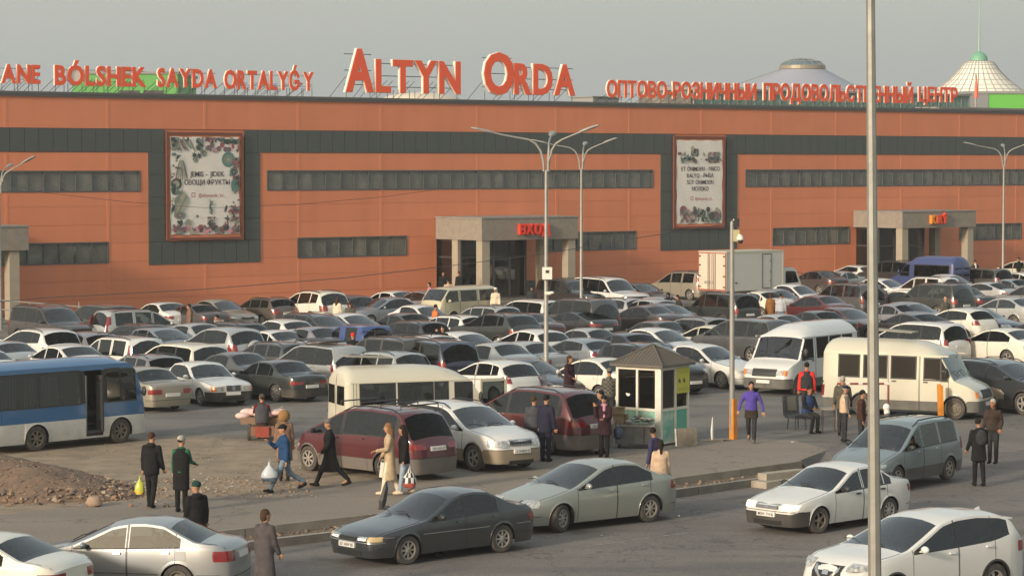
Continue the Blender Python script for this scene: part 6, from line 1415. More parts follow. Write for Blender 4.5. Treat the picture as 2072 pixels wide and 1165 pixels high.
    if sp.get('fin'):
        m_ = MB(); xx = sp['rw'][0]-.12; T = Matrix.Translation((L/2-xx, 0, b.top(xx)-.01)); m_.add([(.10, -.03, 0), (.10, .03, 0), (-.08, .03, 0), (-.08, -.03, 0), (-.07, -.006, .07), (-.07, .006, .07), (-.04, .006, .06), (-.04, -.006, .06)], [(0, 3, 2, 1), (3, 4, 5, 2), (0, 7, 4, 3), (1, 2, 5, 6), (0, 1, 6, 7), (4, 7, 6, 5)], 0, T)
        part('antenna_fin', m_.mesh('antenna_fin', [DEFP]))
        xx = sp['rw'][0]+.06; m_ = MB(); h_ = b.rail(xx); yy = b.yat(xx, h_)-.16; m_.box(L/2-xx-.12, L/2-xx+.10, -yy, yy, b.top(xx)-.055, b.top(xx)-.03); part('spoiler', m_.mesh('spoiler', [DEFP]))
    if sp.get('spare'):
        m_ = MB(); m_.lathe([(.01, .12), (.27, .12), (.33, .09), (.35, .0), (.35, -.08), (.01, -.08)], 26, 'z')
        me = m_.mesh('spare_wheel_cover', [DEFP], 40); part('spare_wheel_cover', me, (-L/2-.09, -.12, .90), (), (0, -math.pi/2, 0))
    if sp['vanrear']:
        z0, z1 = (1.30, 1.86) if sp['H'] > 2.2 else (1.1, 1.5)
        for s in (1, -1):
            part('rear_window', patch(b, .10, sp['W']/2*.74, z0, z1, True, .010, 3, 1, side=s).mesh('rear_window', [M['glass_d']]))
            part('hinge', patch(b, sp['W']/2*.86, sp['W']/2*.92, 1.0, 1.08, True, .02, 1, 1, side=s).mesh('hinge', [M['black']]))
        part('door_seam', patch(b, -.008, .008, .5, 2.2, True, .006, 1, 6).mesh('door_seam', [M['void']]))
        q = MB()
        for s in (1, -1): side_patch(b, 1.0, L-.15, 1.955, 1.99, s, .02, 12, q)
        if kind in ('t1', 't1b'): part('rain_gutter', q.mesh('rain_gutter', [DEFP]))
    for s in (.35, -.30):        # wipers resting on the windscreen foot
        x0 = sp['ws'][0]+.05; m_ = MB(); tx = b.bend(x0, abs(s), 1)
        m_.tube([(L/2-x0+.04, s, b.top(x0)+.0), (L/2-x0-.06, s-.28, b.top(x0+.1)+.012), (L/2-x0-.02, s-.5, b.top(x0+.08)+.0)], .010, 4)
        part('wiper', m_.mesh('wiper', [M['black']]))
    # shut lines of bonnet, boot and bumpers; rubber along the window sills
    q = MB(); zc = lambda e: (sp.get(e+'clad') or sp['clad'] or .40)
    if sp['H'] < 2:
        for s in (1, -1):
            pt = []
            for k in range(9):
                xx = .16+(sp['ws'][0]-.20)*k/8; sc = b.sect(xx)[9]; pt.append((L/2-sc[0], sc[1]*s, sc[2]+.001))
            q.tube(pt, .0055, 4, 0, False)
        if sp['rw'][1] < L-.3:
            for s in (1, -1): q.tube([(L/2-b.sect(xx)[9][0], b.sect(xx)[9][1]*s, b.sect(xx)[9][2]+.001) for xx in (sp['rw'][1]+.04, (sp['rw'][1]+L)/2, L-.10)], .0055, 4, 0, False)
    for rear, e in ((False, 'f'), (True, 'r')): patch(b, -sp['W']/2, sp['W']/2, zc(e)-.006, zc(e)+.006, rear, .004, 24, 1, mb=q)
    part('shut_line', q.mesh('shut_line', [M['void']]))
    q = MB(); w0, w1 = min(a for a, c in sp['wins']), max(c for a, c in sp['wins'])
    for s in (1, -1):
        if sp['H'] < 2:
            for k in range(10):
                xa, xb = w0+(w1-w0)*k/10, w0+(w1-w0)*(k+1)/10; za, zb = b.belt(xa), b.belt(xb)
                if b.rail(xa)-za > .06: q.add([(L/2-b.bend(xx, b.yat(xx, zz), zz), (b.yat(xx, zz)+.004)*s, zz) for xx, zz in ((xa, za+.002), (xb, zb+.002), (xb, zb+.026), (xa, za+.026))], [(0, 1, 2, 3) if s < 0 else (3, 2, 1, 0)])
        else:
            for a, c in sp['wins']:
                z0, z1 = b.belt(a)+.02, min(sp.get('glasstop') or 9, b.rail(a)-.045, b.rail(c)-.045)
                if z1-z0 < .2: continue
                for xa, xb, zz0, zz1 in ((a-.03, c+.03, z0-.03, z0+.012), (a-.03, c+.03, z1-.012, z1+.03), (a-.03, a+.012, z0+.012, z1-.012), (c-.012, c+.03, z0+.012, z1-.012)):
                    side_patch(b, xa, xb, zz0, zz1, s, .007, 4, q)
    part('window_seal', q.mesh('window_seal', [M['black']]))
    tm, rm = wheel_meshes(sp['R'], sp['rim'], sp['rimmat'])
    for xw, nm in ((fo, 'f'), (ro, 'r')):
        for s in (1, -1):
            if nm == 'r' and sp.get('rearrim'): t2 = wheel_meshes(sp['R'], 'eight', sp['rearrim'])
            else: t2 = (tm, rm)
            part('wheel', t2[0], (L/2-xw, s*(sp['W']/2-.115), sp['R']), [('rim', t2[1])], (0, 0, 0 if s > 0 else math.pi))
    PROTO[kind] = (parts, b); return PROTO[kind]
def spawn(kind, color, loc, rz, label, cat='car', name='parked_car', group=None, skip=(), steer=0, scale=1, over=None):
    parts, b = proto(kind); t = thing(name, label, cat, loc, rz, group); pm = PAINT[color]; out = {'root': t}
    if scale != 1: t.scale = (scale,)*3
    nw = 0
    for pn, me, pl, kids, rot in parts:
        if pn in skip: continue
        o = link(pn, me, t, pl)
        if rot: o.rotation_euler = rot
        if pn in ('window_seal', 'shut_line'): o['kind'] = 'stuff'
        if pn == 'wheel':
            nw += 1
            if steer and nw <= 2: o.rotation_euler = (0, 0, (rot[2] if rot else 0)+math.radians(steer))
        for q in [o]:
            for i, m_ in enumerate(me.materials):
                if m_ is DEFP: q.material_slots[i].link = 'OBJECT'; q.material_slots[i].material = pm
                elif over and m_ in over: q.material_slots[i].link = 'OBJECT'; q.material_slots[i].material = over[m_]
        for kn, km in kids:
            c = link(kn, km, o)
            for i, m_ in enumerate(km.materials):
                if m_ is DEFP: c.material_slots[i].link = 'OBJECT'; c.material_slots[i].material = pm
        out.setdefault(pn, []).append(o)
    return out
HEAD = {'A': 130.4, 'B': -49.6, 'C': 220.4, 'D': 40.4}
def put(px, yroof, kind, color, hd, label, z=0.0, **k):
    H = SP[kind]['H']*k.get('scale', 1); q = G(px, yroof, z+H-.03); q.z = z+.004
    a = HEAD[hd] if isinstance(hd, str) else hd
    return spawn(kind, color, q, math.radians(a), label, **k)
def plate_text(car, text, front=True):
    pl = car['number_plate'][0 if front else 1]; xs = [v.co.x for v in pl.data.vertices]; b_ = MB()
    zz = [v.co.z for v in pl.data.vertices]; x = (max(xs) if front else min(xs)); sg = 1 if front else -1
    lay, w = layout(text, FLAT); k = .44/w; zc = (max(zz)+min(zz))/2-.032
    for ch, cx in lay:
        vs, fs, _, _ = _gl[(FLAT, ch)]
        b_.add([(x+sg*.004, sg*((vx+cx)*k-.22), zc+vy*.065/CAP) for vx, vy, vz in vs], fs)
    b_.build('plate_lettering', M['ink'], pl)
# ------------------------------------------------------------------ the parked cars: pixel of the roof's middle, plan, colour, heading
CARS = [
 (105, 624, 'offroad', 'copperblack', 'B', 'black brown off-roader facing right beside the leftmost canopy column'),
 (198, 619, 'minivan', 'brown', 'A', 'dusty brown minivan behind the black brown off-roader'),
 (288, 630, 'largus', 'silver', 'D', 'silver boxy estate with tan rear window seen tail first, far left row'),
 (322, 616, 'sedan', 'white', 'A', 'white sedan half hidden behind the silver boxy estate'),
 (68, 668, 'crossover', 'white', 'A', 'white crossover directly above the blue bus roof, far left'),
 (165, 675, 'hatch', 'lavender', 'A', 'lavender grey hatchback between the white crossover and white rack estate'),
 (122, 702, 'sedan', 'white', 'A', 'white sedan with yellow item on its dashboard just above the bus'),
 (238, 684, 'largus', 'white', 'A', 'white boxy estate with roof rack and tall red tail lamps above the bus'),
 (270, 658, 'wagon', 'black', 'A', 'black estate with curved roof rails behind the white rack estate'),
 (335, 669, 'hatch', 'steelblue', 'B', 'blue grey hatchback with sky reflecting windscreen left of the spare wheel off-roader'),
 (378, 658, 'sedan', 'silver', 'A', 'silver sedan showing only a purple tinted rear window'),
 (385, 620, 'sedan', 'copperblack', 'A', 'black sedan with bright red tail lamp by the camouflage jacket'),
 (450, 612, 'sedan', 'beige', 'B', 'champagne sedan facing right in the rearmost row, left part'),
 (528, 606, 'wagon', 'brown', 'A', 'dark grey brown estate with small red lamps in the rearmost row'),
 (628, 592, 'crossover', 'pearl', 'A', 'pearl white crossover alone against the orange wall'),
 (455, 655, 'wagon', 'black', 'A', 'black low roof showing above the spare wheel off-roader'),
 (440, 665, 'rav', 'silver', 'A', 'silver off-roader with round spare wheel cover on its tail'),
 (540, 672, 'sedan', 'white', 'A', 'white sedan just right of the spare wheel cover'),
 (560, 650, 'hatch', 'white', 'A', 'white hatchback with small dark side windows in front of the pearl crossover'),
 (618, 665, 'sedan', 'lavender', 'A', 'lavender grey old sedan with wide dark rear window'),
 (650, 640, 'wagon', 'slate', 'B', 'dark blue grey estate with luggage bars in front of the pearl crossover'),
 (715, 640, 'sedan', 'white', 'B', 'white sedan with teal windscreen behind the blue jeep'),
 (712, 660, 'jeep', 'blue', 'A', 'small bright blue three door jeep'),
 (775, 607, 'sedan', 'steelblue', 'C', 'blue silver sedan turned towards lower left in the back'),
 (695, 601, 'hatch', 'brown', 'A', 'dusty beige brown hatchback behind the two walking people'),
 (785, 593, 'sedan', 'white', 'A', 'white old sedan against the orange wall left of the cream van'),
 (850, 592, 'hatch', 'lavender', 'A', 'greyish hatchback touching the cream old van'),
 (862, 623, 'sedan', 'white', 'B', 'white sedan with a man in orange at its windscreen'),
 (805, 638, 'sedan', 'olive', 'A', 'dark olive sedan behind the blue grey estate'),
 (820, 652, 'wagon', 'slate', 'A', 'blue grey estate with red tail lamp left of the white estate'),
 (905, 641, 'wagon', 'white', 'A', 'white older estate with amber and red tail lamps'),
 (975, 622, 'wagon', 'silver', 'A', 'grey silver estate in front of the cream old van'),
 (1000, 637, 'crossover', 'green_black', 'A', 'black crossover with bright tail lamp and number plate'),
 (1050, 638, 'sedan', 'dark_maroon', 'A', 'dark sedan with teal rear window and red lamp band'),
 (1062, 610, 'minivan', 'white', 'A', 'white minivan with long black side glass left of the first lamp post'),
 (1158, 633, 'coupe_sedan', 'black', 'A', 'glossy black sedan with chrome window line right of the first lamp post'),
 (1158, 570, 'offroad', 'black', 'B', 'black off-roader parked nearest the hall steps'),
 (1235, 566, 'offroad', 'white', 'B', 'white off-roader with black grille facing right near the wall'),
 (1158, 607, 'offroad', 'darkgrey', 'A', 'matt dark grey off-roader crossed by the second lamp post'),
 (1238, 606, 'wagon', 'silver', 'A', 'silver estate with black rear spoiler right of the second lamp post'),
 (1300, 577, 'sedan', 'slate', 'B', 'dark blue sedan squeezed between white off-roader and beige estate'),
 (1305, 609, 'hatch', 'silver', 'A', 'silver hatchback with blue glass in the middle row'),
 (1378, 553, 'largus', 'beige', 'A', 'beige brown estate just left of the box truck'),
 (1345, 607, 'sedan', 'silver', 'B', 'pale sedan with the headscarved woman at its door'),
 (1452, 596, 'offroad', 'green_black', 'A', 'large black off-roader in front of the box truck'),
 (1528, 594, 'sedan', 'pearl', 'A', 'pearl sedan with red lamp just right of the large black off-roader'),
 (1295, 622, 'sedan', 'copperblack', 'A', 'dark brown sedan with one green side window'),
 (1355, 620, 'sedan', 'darkgrey', 'B', 'dark grey sedan with blue windscreen behind the dark brown sedan'),
 (1395, 645, 'wagon', 'grey', 'A', 'dusty grey estate with thin upright red tail lamp'),
 (1500, 648, 'minivan', 'darkgrey', 'A', 'dark grey minivan half hidden by the left white high roof van'),
 (1555, 640, 'sedan', 'silver', 'A', 'silver roof peeping above the left white high roof van'),
 (1640, 633, 'sedan', 'green_black', 'A', 'black sedan with chrome window arch behind the left high roof van'),
 (1645, 602, 'sedan', 'maroon', 'A', 'dusty maroon sedan in the middle of the right half'),
 (1718, 628, 'sedan', 'dark_maroon', 'B', 'dark plum sedan with pale windscreen right of the black sedan'),
 (1575, 590, 'sedan90', 'grey', 'B', 'grey green old sedan behind the walking couple'),
 (1617, 581, 'sedan', 'white', 'B', 'white sedan facing right directly behind the maroon sedan'),
 (1690, 554, 'sedan', 'silver', 'C', 'silver white sedan turned towards lower left beside the truck cab'),
 (1722, 541, 'hatch', 'white', 'A', 'white hatchback with arched window against the wall'),
 (1648, 552, 'sedan', 'copperblack', 'A', 'black sedan tail just right of the truck cab'),
 (1705, 577, 'offroad', 'darkgrey', 'A', 'large dark grey off-roader left of the tall foreground pole'),
 (1803, 532, 'offroad', 'black', 'A', 'black off-roader in front of the blue high roof van'),
 (1795, 569, 'sedan', 'white', 'B', 'white sedan facing right immediately right of the tall pole'),
 (1870, 564, 'largus', 'white', 'A', 'white boxy estate with roof bars in front of the blue van'),
 (1930, 561, 'sedan', 'white', 'B', 'white sedan with dark windscreen next to the white boxy estate'),
 (1975, 547, 'minivan', 'olive', 'A', 'dark olive minivan with green side glass below the right canopy'),
 (1880, 577, 'offroad', 'green_black', 'A', 'dusty black off-roader with large rear spoiler and pale lamp'),
 (1935, 585, 'sedan90', 'black', 'A', 'black sedan with red lamps in front of the silver fastback'),
 (1985, 575, 'coupe_sedan', 'silver', 'A', 'silver fastback sedan with slim red lamp'),
 (2035, 569, 'sedan', 'steelblue', 'A', 'blue silver sedan behind the silver fastback'),
 (1822, 591, 'sedan', 'pearl', 'A', 'pearl white sedan in front of the dusty black off-roader'),
 (2058, 532, 'hatch', 'cream', 'A', 'cream hatchback with a person in black leaning on it'),
 (2085, 557, 'sedan', 'white', 'B', 'white sedan with blue windscreen at the right edge'),
 (2080, 580, 'sedan', 'grey', 'A', 'dark grey green sedan cut by the right edge'),
 (2030, 606, 'primera', 'silver', 'A', 'large silver sedan showing its rear wheel at the right edge'),
 (1798, 619, 'sedan', 'lavender', 'A', 'light grey sedan right of the pole with a person behind it'),
 (1850, 617, 'sedan', 'grey', 'B', 'grey sedan with teal windscreen behind the black coupe'),
 (1835, 637, 'coupe_sedan', 'black', 'A', 'black fastback sedan with chrome window arch right of the pole'),
 (1930, 628, 'hatch', 'pearl', 'A', 'pearl white hatchback with a dark number plate'),
 (1985, 628, 'sedan', 'navy', 'B', 'teal blue sedan facing right behind the pearl hatchback'),
 (1848, 655, 'minivan', 'white', 'A', 'white people carrier behind the roof of the right high roof van'),
 (2018, 668, 'luxury', 'pearl', 'A', 'large pearl white sedan at the right edge with alloy wheel'),
 (2085, 655, 'sedan', 'black', 'A', 'black car with white line cut by the right edge above the pearl sedan'),
 (2040, 734, 'crossover', 'slate', 'B', 'dark slate crossover behind the bronze sedan at the right edge'),
 (1965, 746, 'sedan', 'bronze', 'B', 'bronze silver sedan in front of the right high roof van'),
 (-5, 695, 'sedan', 'silver', 'A', 'silver sedan at the left edge behind the bus'),
 (-55, 712, 'sedan', 'white', 'A', 'white sedan at the left edge with only its red tail lamp in view'),
 (285, 720, 'wagon', 'grey', 'A', 'grey estate with black rear glass just right of the bus roof'),
 (272, 746, 'sedan90', 'beige', 'A', 'battered silver beige sedan behind the front of the bus'),
 (412, 738, 'old_merc', 'white', -54, 'clean white old saloon with upright chrome grille facing right'),
 (357, 697, 'minivan', 'pearl', 'A', 'white minivan with large black windows behind the white old saloon'),
 (458, 716, 'sedan', 'darkgrey', 'A', 'dark grey sedan between white minivan and dark green saloon'),
 (552, 732, 'sedan90', 'green_black', 'A', 'dark green saloon with ribbed red tail lamps and alloy wheel'),
 (640, 699, 'minivan', 'silver', 'A', 'silver people carrier with cross bars on the roof behind the dark green saloon'),
 (543, 694, 'wagon', 'darkgrey', 'A', 'dark grey estate left of the silver people carrier'),
 (762, 713, 'wagon', 'silver', 'A', 'silver estate directly behind the left end of the broken white van'),
 (858, 690, 'offroad', 'navy', 'A', 'dark navy off-roader with a pale sticker on its rear window'),
 (775, 684, 'offroad', 'olive', 'A', 'dark olive long estate with roof basket left of the navy off-roader'),
 (700, 695, 'sedan', 'lavender', 'A', 'small lavender sedan with just its tail glass showing'),
 (858, 682, 'sedan', 'white', 'A', 'white car roof visible over the navy off-roader'),
 (948, 678, 'sedan', 'white', 'B', 'white sedan with teal windscreen below the woman in black'),
 (985, 697, 'sedan', 'silver', 'A', 'silver sedan with teal rear glass and small spoiler'),
 (1068, 670, 'hatch', 'white', 'A', 'white hatchback crossed by the first lamp post'),
 (1050, 695, 'sedan90', 'silver', 'A', 'silver small saloon with tail spoiler and red lamps'),
 (1178, 668, 'sedan90', 'silver', 'A', 'silver small saloon with three side panes right of the lamp post'),
 (1160, 688, 'hatch', 'steelblue', 'A', 'pale blue hatchback with tall bright red tail lamp'),
 (1258, 678, 'sedan', 'navy', 'A', 'navy sedan with a yellow sheet in its side window'),
 (1320, 653, 'sedan90', 'olive', 'A', 'dark olive saloon with rear window visor'),
 (1340, 670, 'sedan', 'white', 'B', 'white sedan with black mirrors facing right above the kiosk'),
 (1430, 662, 'sedan', 'cream', 'A', 'cream white sedan left of the left high roof van'),
 (1318, 701, 'crossover', 'black', 'B', 'black crossover facing right behind the kiosk roof'),
 (1438, 703, 'sedan', 'white', 'B', 'white sedan with white door pillar behind the camera pole'),
 (990, 732, 'hatch', 'white', 'A', 'white hatchback with dark number plate beside the open van door'),
 (1075, 733, 'sedan', 'navy', 'B', 'dark blue sedan facing right at the foot of the lamp post'),
 (1195, 728, 'sedan', 'pearl', 'A', 'white old sedan with smooth rear window left of the kiosk'),
]
cars = {}
for base_ in ('sedan', 'hatch', 'wagon', 'offroad', 'minivan', 'sedan90', 'crossover'):
    for v_ in range(3):
        d_ = dict(SP[base_]); q_ = R.uniform
        dz, dx, dr = q_(-.04, .04), q_(-.07, .07), q_(-.10, .10)
        L_ = d_['L']; mid = .5*L_
        d_['top'] = [(x+(dx if .15*L_ < x < .5*L_ else (dr if .5*L_ <= x < .93*L_ else 0)), z+(dz*1.3 if z > .85*d_['H'] else dz*.5)) for x, z in d_['top']]
        d_['H'] += dz*1.3; d_['ws'] = tuple(x+dx for x in d_['ws']); d_['rw'] = tuple(x+dr for x in d_['rw'])
        d_['wins'] = [(a+dx*.7, b_+(dr if k_ == len(d_['wins'])-1 else dx*.5)) for k_, (a, b_) in enumerate(d_['wins'])]
        if base_ in ('sedan', 'sedan90') and v_ == 1: d_['wins'] = d_['wins'][:2]
        d_['ft'] = d_['ft']*q_(.6, 1.15); d_['rt'] = d_['rt']*q_(.5, 1.1); d_['corner'] = q_(.05, .13); d_['tumble'] = d_['tumble']*q_(.85, 1.08)
        d_['tail'] = [(t_[0]+q_(-.10, .10), t_[1], t_[2]+q_(-.05, .03), t_[3]+q_(-.04, .06), t_[4]) for t_ in d_['tail']]
        d_['head'] = [(h_[0]+q_(-.06, .04), h_[1], h_[2]+q_(-.03, .02), h_[3]+q_(-.02, .03), *h_[4:]) for h_ in d_['head']]
        d_['rim'] = ('five', 'six', 'seven', 'eight', 'steel')[R.randrange(5)]; d_['pillar'] = R.choice(('black', 'paint')); d_['glass'] = R.choice(('glass_s', 'glass_s', 'glass_d')); d_['rglass'] = R.choice(('glass_d', 'glass_s'))
        if v_ == 2 and not d_['clad']: d_['fclad'] = .46; d_['rclad'] = .48; d_['mirror'] = 'black'
        SP[base_+'_%d' % v_] = d_
seq = {}
for i, (x, y, kd, co, hd, lab) in enumerate(CARS):
    if kd+'_0' in SP:
        seq[kd] = seq.get(kd, -1)+1
        if seq[kd] % 4: kd = kd+'_%d' % (seq[kd] % 4-1)
    a = (HEAD[hd] if isinstance(hd, str) else hd)+R.uniform(-3, 3)
    far = y < 660
    cars[lab] = put(x, y-4.5, kd, co, a, lab, scale=R.uniform(.97, 1.03), group='cars parked in rows in front of the hall', skip=('wiper', 'grille_x') if far else ())
put(930, 579, 'old_van', 'oldcream', 226, 'old cream van with three side windows by the hall entrance', cat='van', name='old_van')
van_b = put(1880, 518, 'blue_van', 'vanblue', 132, 'blue high roof van with long black window below the right canopy', cat='van', name='high_roof_van', scale=.93)
# rack on the white boxy estate, bars on the people carrier
def rack(car, kind, label, L0, nb=3, board=False):
    b = PROTO[kind][1]; r = car['root']; m_ = MB(); H = SP[kind]['H']
    for k in range(nb):
        x = L0-.75*k; m_.tube([(x, -.66, H-.02), (x, -.66, H+.09), (x, .66, H+.09), (x, .66, H-.02)], .020, 5)
    if board: m_.box(L0-.75*(nb-1)-.2, L0+.2, -.45, .5, H+.11, H+.15)
    m_.build('roof_rack', M['darksteel'], r)
rack(cars['white boxy estate with roof rack and tall red tail lamps above the bus'], 'largus', '', .3, 3)
rack(cars['silver people carrier with cross bars on the roof behind the dark green saloon'], 'minivan', '', .4, 3, True)
rack(cars['dark olive long estate with roof basket left of the navy off-roader'], 'offroad', '', .4, 4)
c = cars['navy sedan with a yellow sheet in its side window']
# ------------------------------------------------------------------ nearer vehicles, one by one
e1 = put(757, 820, 'estima', 'maroon', 136, 'nearest maroon minivan with dark roof bars, tail towards the white crossover', cat='minivan', name='minivan', over={M['glass_s']: M['glass_s']})
rack(e1, 'estima', '', .55, 4)
e2 = put(1086, 782, 'estima', 'maroon', 134, 'second maroon minivan behind the white crossover and left of the kiosk', cat='minivan', name='minivan')
rx = put(945, 816, 'rx', 'white', -51, 'white crossover with gold lower panels and toothed grille', name='crossover')
tv = put(846, 738, 't1b', 'cream', 22, 'cream high roof van with its cab door open, tail towards the left', cat='van', name='high_roof_van', scale=.95)
t1 = put(1622, 653, 't1', 'white', 234, 'white high roof van facing lower left behind the seated man', cat='van', name='high_roof_van', over={M['glass_s']: glassmat('dull_van_glass', (0.06, 0.065, 0.065), refl=.03, base=0, dust=.16)})  # panes toned dark with reflections nearly off, keeping low sky glare out
t2 = put(1838, 688, 't1', 'cream', -27, 'cream high roof van facing right beside the orange stub post', cat='van', name='high_roof_van', over={M['glass_s']: glassmat('dull_van_glass', (0.06, 0.065, 0.065), refl=.03, base=0, dust=.16)})
bus = put(104, 727, 'bus', 'busblue', 47, 'blue and white minibus with its side door open', cat='bus', name='minibus', skip=('handle',), scale=.95)
gal = put(877, 991, 'galant', 'slate', 221, 'dark slate saloon driving left with one headlamp lit', z=ROAD_Z, name='moving_car')
ave = put(1182, 933, 'avensis', 'sage', 219, 'pale green grey sedan following the dark slate saloon', z=ROAD_Z, name='moving_car', steer=18)
sun = put(1678, 940, 'sunny', 'white', 224, 'white sedan with black bumper and lit headlamps behind the tall pole', z=ROAD_Z, name='moving_car', steer=-6)
san = put(1815, 850, 'santamo', 'teal', 232, 'teal estate with dark lower doors beside the driveway', z=-.28, name='moving_car')
xt = put(1850, 1040, 'xtrail', 'white', 217, 'large white crossover cut by the lower right corner', z=ROAD_Z, name='crossover')
nis = put(262, 1047, 'primera', 'dullsilver', 169, 'silver sedan with steel wheels in the lower left', z=ROAD_Z, name='moving_car')
lex = put(-75, 1078, 'luxury', 'pearl', 160, 'white sedan tail cut by the lower left corner', z=ROAD_Z, name='moving_car')
plate_text(gal, '577 ABW 05'); plate_text(sun, 'M384 YH 16'); plate_text(e1, '969 AGA 05', False); plate_text(rx, 'A 719 MCH 05'); plate_text(e2, '241 BKA 05', False); plate_text(xt, '102 KZA 02')
# people inside the cars
def drive(car, kind, who, label, side=.36):
    d, parts, J, H = drivers[who]; r = car['root']; b = PROTO[kind][1]; sp = SP[kind]
    wx = sp['ws'][0]; sx = b.L/2-(wx+1.25); a = r.rotation_euler.z; z = (.40 if sp['H'] < 1.55 else .55)+.16-.33+.06
    o = r.location+Vector((sx*math.cos(a)-side*math.sin(a), sx*math.sin(a)+side*math.cos(a), z))
    place_person(d, parts, J, .92, o, a, label)
drive(sun, 'sunny', 'woman', 'woman driving the white sedan with lit headlamps')
drive(gal, 'galant', 'man', 'man driving the dark slate saloon')
drive(xt, 'xtrail', 'man_dark', 'driver of the large white crossover in the corner')
drive(san, 'santamo', 'man', 'driver of the teal estate')
# cream van: open cab door, papers in the window
a = tv['root'].rotation_euler.z
m_ = MB(); t = tv['root']; hl = 5.25/2
dd = link('cab_door', None, t, (hl-1.0, -.985, 0)); dd.rotation_euler = (0, 0, math.radians(-82+180))
dd.rotation_euler = (0, 0, math.radians(12))
for q in ((0, .95, .62, 1.22), (0, .06, 1.22, 2.0), (.88, .95, 1.22, 1.95), (.06, .88, 1.90, 1.98)): m_.box(q[0], q[1], -.03, .03, q[2], q[3])
m_.build('door_shell', PAINT['cream'], dd); m_ = MB(); m_.box(.06, .88, -.008, .008, 1.22, 1.90); m_.build('door_glass', M['glass_s'], dd)
for x, z0, w, h, mt in ((-.2, 1.32, .42, .50, M['plate']), (.45, 1.30, .26, .42, mat('green_paper', (0.30, 0.36, 0.08), .7)), (.12, 1.34, .28, .36, M['plate'])):
    m_ = MB(); m_.box(x, x+w, -.88, -.872, z0, z0+h); m_.build('paper', mt, t)
for v in (t1, t2):
    m_ = MB(); m_.box(-2.3, .9, -.62, -.58, .6, 2.1); m_.build('dark_window_backing', M['void'], v['root'])  # black panel added behind the side windows so the panes stay dark
# tents of cardboard over the roofs: boards on the vans
for v, x0 in ((tv, -1.6), (t2, -.5)):
    m_ = MB(); T = Matrix.Translation((x0, .1, 2.66)) @ Matrix.Rotation(.05, 4, 'Y'); m_.box(-.7, .7, -.35, .35, 0, .03, 0, T); m_.build('roof_hatch', mat('weathered_board', (0.30, 0.27, 0.22), .8), v['root'])
# minibus: steps, open leaf, curtains, dark floor, blue roof band
r = bus['root']; L2 = 5.9/2
m_ = MB(); m_.box(L2-2.42, L2-1.78, -.98, -.55, .38, .46); m_.box(L2-2.42, L2-1.78, -.62, -.2, .60, .66); m_.build('door_step', M['clad'], r)
m_ = MB(); m_.box(-2.8, 2.4, .2, .25, .5, 2.3); m_.box(L2-2.46, L2-2.42, -.95, .2, .4, 2.15); m_.build('cabin_wall', M['void'], r)
m_ = MB(); m_.box(L2-1.86, L2-1.80, -1.03, -.72, .45, 2.1); m_.box(L2-1.865, L2-1.795, -1.04, -1.02, .42, 2.13); m_.build('door_leaf', M['clad'], r)
m_ = MB(); m_.box(L2-1.868, L2-1.86, -1.0, -.75, .75, 1.9); m_.box(L2-2.435, L2-2.40, -1.005, -.95, .40, 2.12); m_.box(L2-1.80, L2-1.765, -1.005, -.95, .40, 2.12); m_.build('door_pane', M['frame'], r)
m_ = MB()
for x0, x1 in ((-1.0, -.3), (.3, .5), (-2.5, -1.9), (-1.6, -1.2)):
    n = int((x1-x0)/.05)
    for k in range(n): m_.box(x0+k*.05, x0+k*.05+.045, -.80-.02*(k % 2), -.79-.02*(k % 2), 1.2, 2.15)
m_.build('curtain', mat('pale_curtain', (0.30, 0.36, 0.35), .9), r)
# ------------------------------------------------------------------ box truck
q = G(1500, 508, 3.15); q.z = 0.0
tk = thing('box_truck', 'white box truck with rear doors framed in red near the hall', 'truck', q, math.radians(41))
BL, BW, BZ0, BZ1 = 4.6, 2.15, .98, 3.15
m_ = MB(); m_.box(-BL/2, BL/2, -BW/2, BW/2, BZ0, BZ1); m_.build('box_body', mat('truck_white', (0.56, 0.55, 0.50), .5, dirt=.3), tk)
m_ = MB(); e = .05
for z in (BZ0, BZ1-.07): m_.box(-BL/2-.01, BL/2+.01, -BW/2-.015, -BW/2+.02, z, z+.07)
for x in (-BL/2-.01, BL/2-.06): m_.box(x, x+.07, -BW/2-.018, -BW/2+.02, BZ0+.07, BZ1-.07)
m_.box(-BL/2-.01, BL/2+.01, -BW/2-.02, BW/2+.02, BZ1, BZ1+.04); m_.build('edge_trim', mat('truck_trim', (0.50, 0.47, 0.36), .5), tk)
rp_ = mat('red_trim', (0.36, 0.07, 0.045), .6)
for s in (-1, 1):
    y0, y1 = (-BW/2+.06, -.02) if s < 0 else (.02, BW/2-.06)
    m_ = MB(); m_.box(-BL/2-.03, -BL/2, y0, y1, BZ0+.1, BZ1-.08); d = m_.build('rear_door', mat('truck_door', (0.62, 0.54, 0.43), .5, dirt=.3), tk)
    m_ = MB(); y = -.12*-s*-1 if False else (.16 if s > 0 else -.16)
    for yy in (y, y+.12*s): m_.tube([(-BL/2-.07, yy, BZ0+.1), (-BL/2-.07, yy, BZ1-.1)], .018, 6)
    m_.build('lock_bar', M['steel'], d)
    m_ = MB()
    for z in (.2, .8, 1.4, 1.9): m_.box(-BL/2-.06, -BL/2-.03, (y1-.14 if s > 0 else y0), (y1 if s > 0 else y0+.14), BZ0+z, BZ0+z+.07)
    m_.build('hinge', M['darksteel'], d)
m_ = MB()
for a0, a1, z0, z1 in ((-BW/2, BW/2, BZ1-.09, BZ1-.03), (-BW/2, BW/2, BZ0+.02, BZ0+.09), (-BW/2, -BW/2+.06, BZ0+.09, BZ1-.09), (BW/2-.06, BW/2, BZ0+.09, BZ1-.09), (-.03, .03, BZ0+.09, BZ1-.09)): m_.box(-BL/2-.035, -BL/2-.002, a0, a1, z0, z1)
m_.build('door_frame', rp_, tk)
m_ = MB(); sd_ = BL/2-1.75
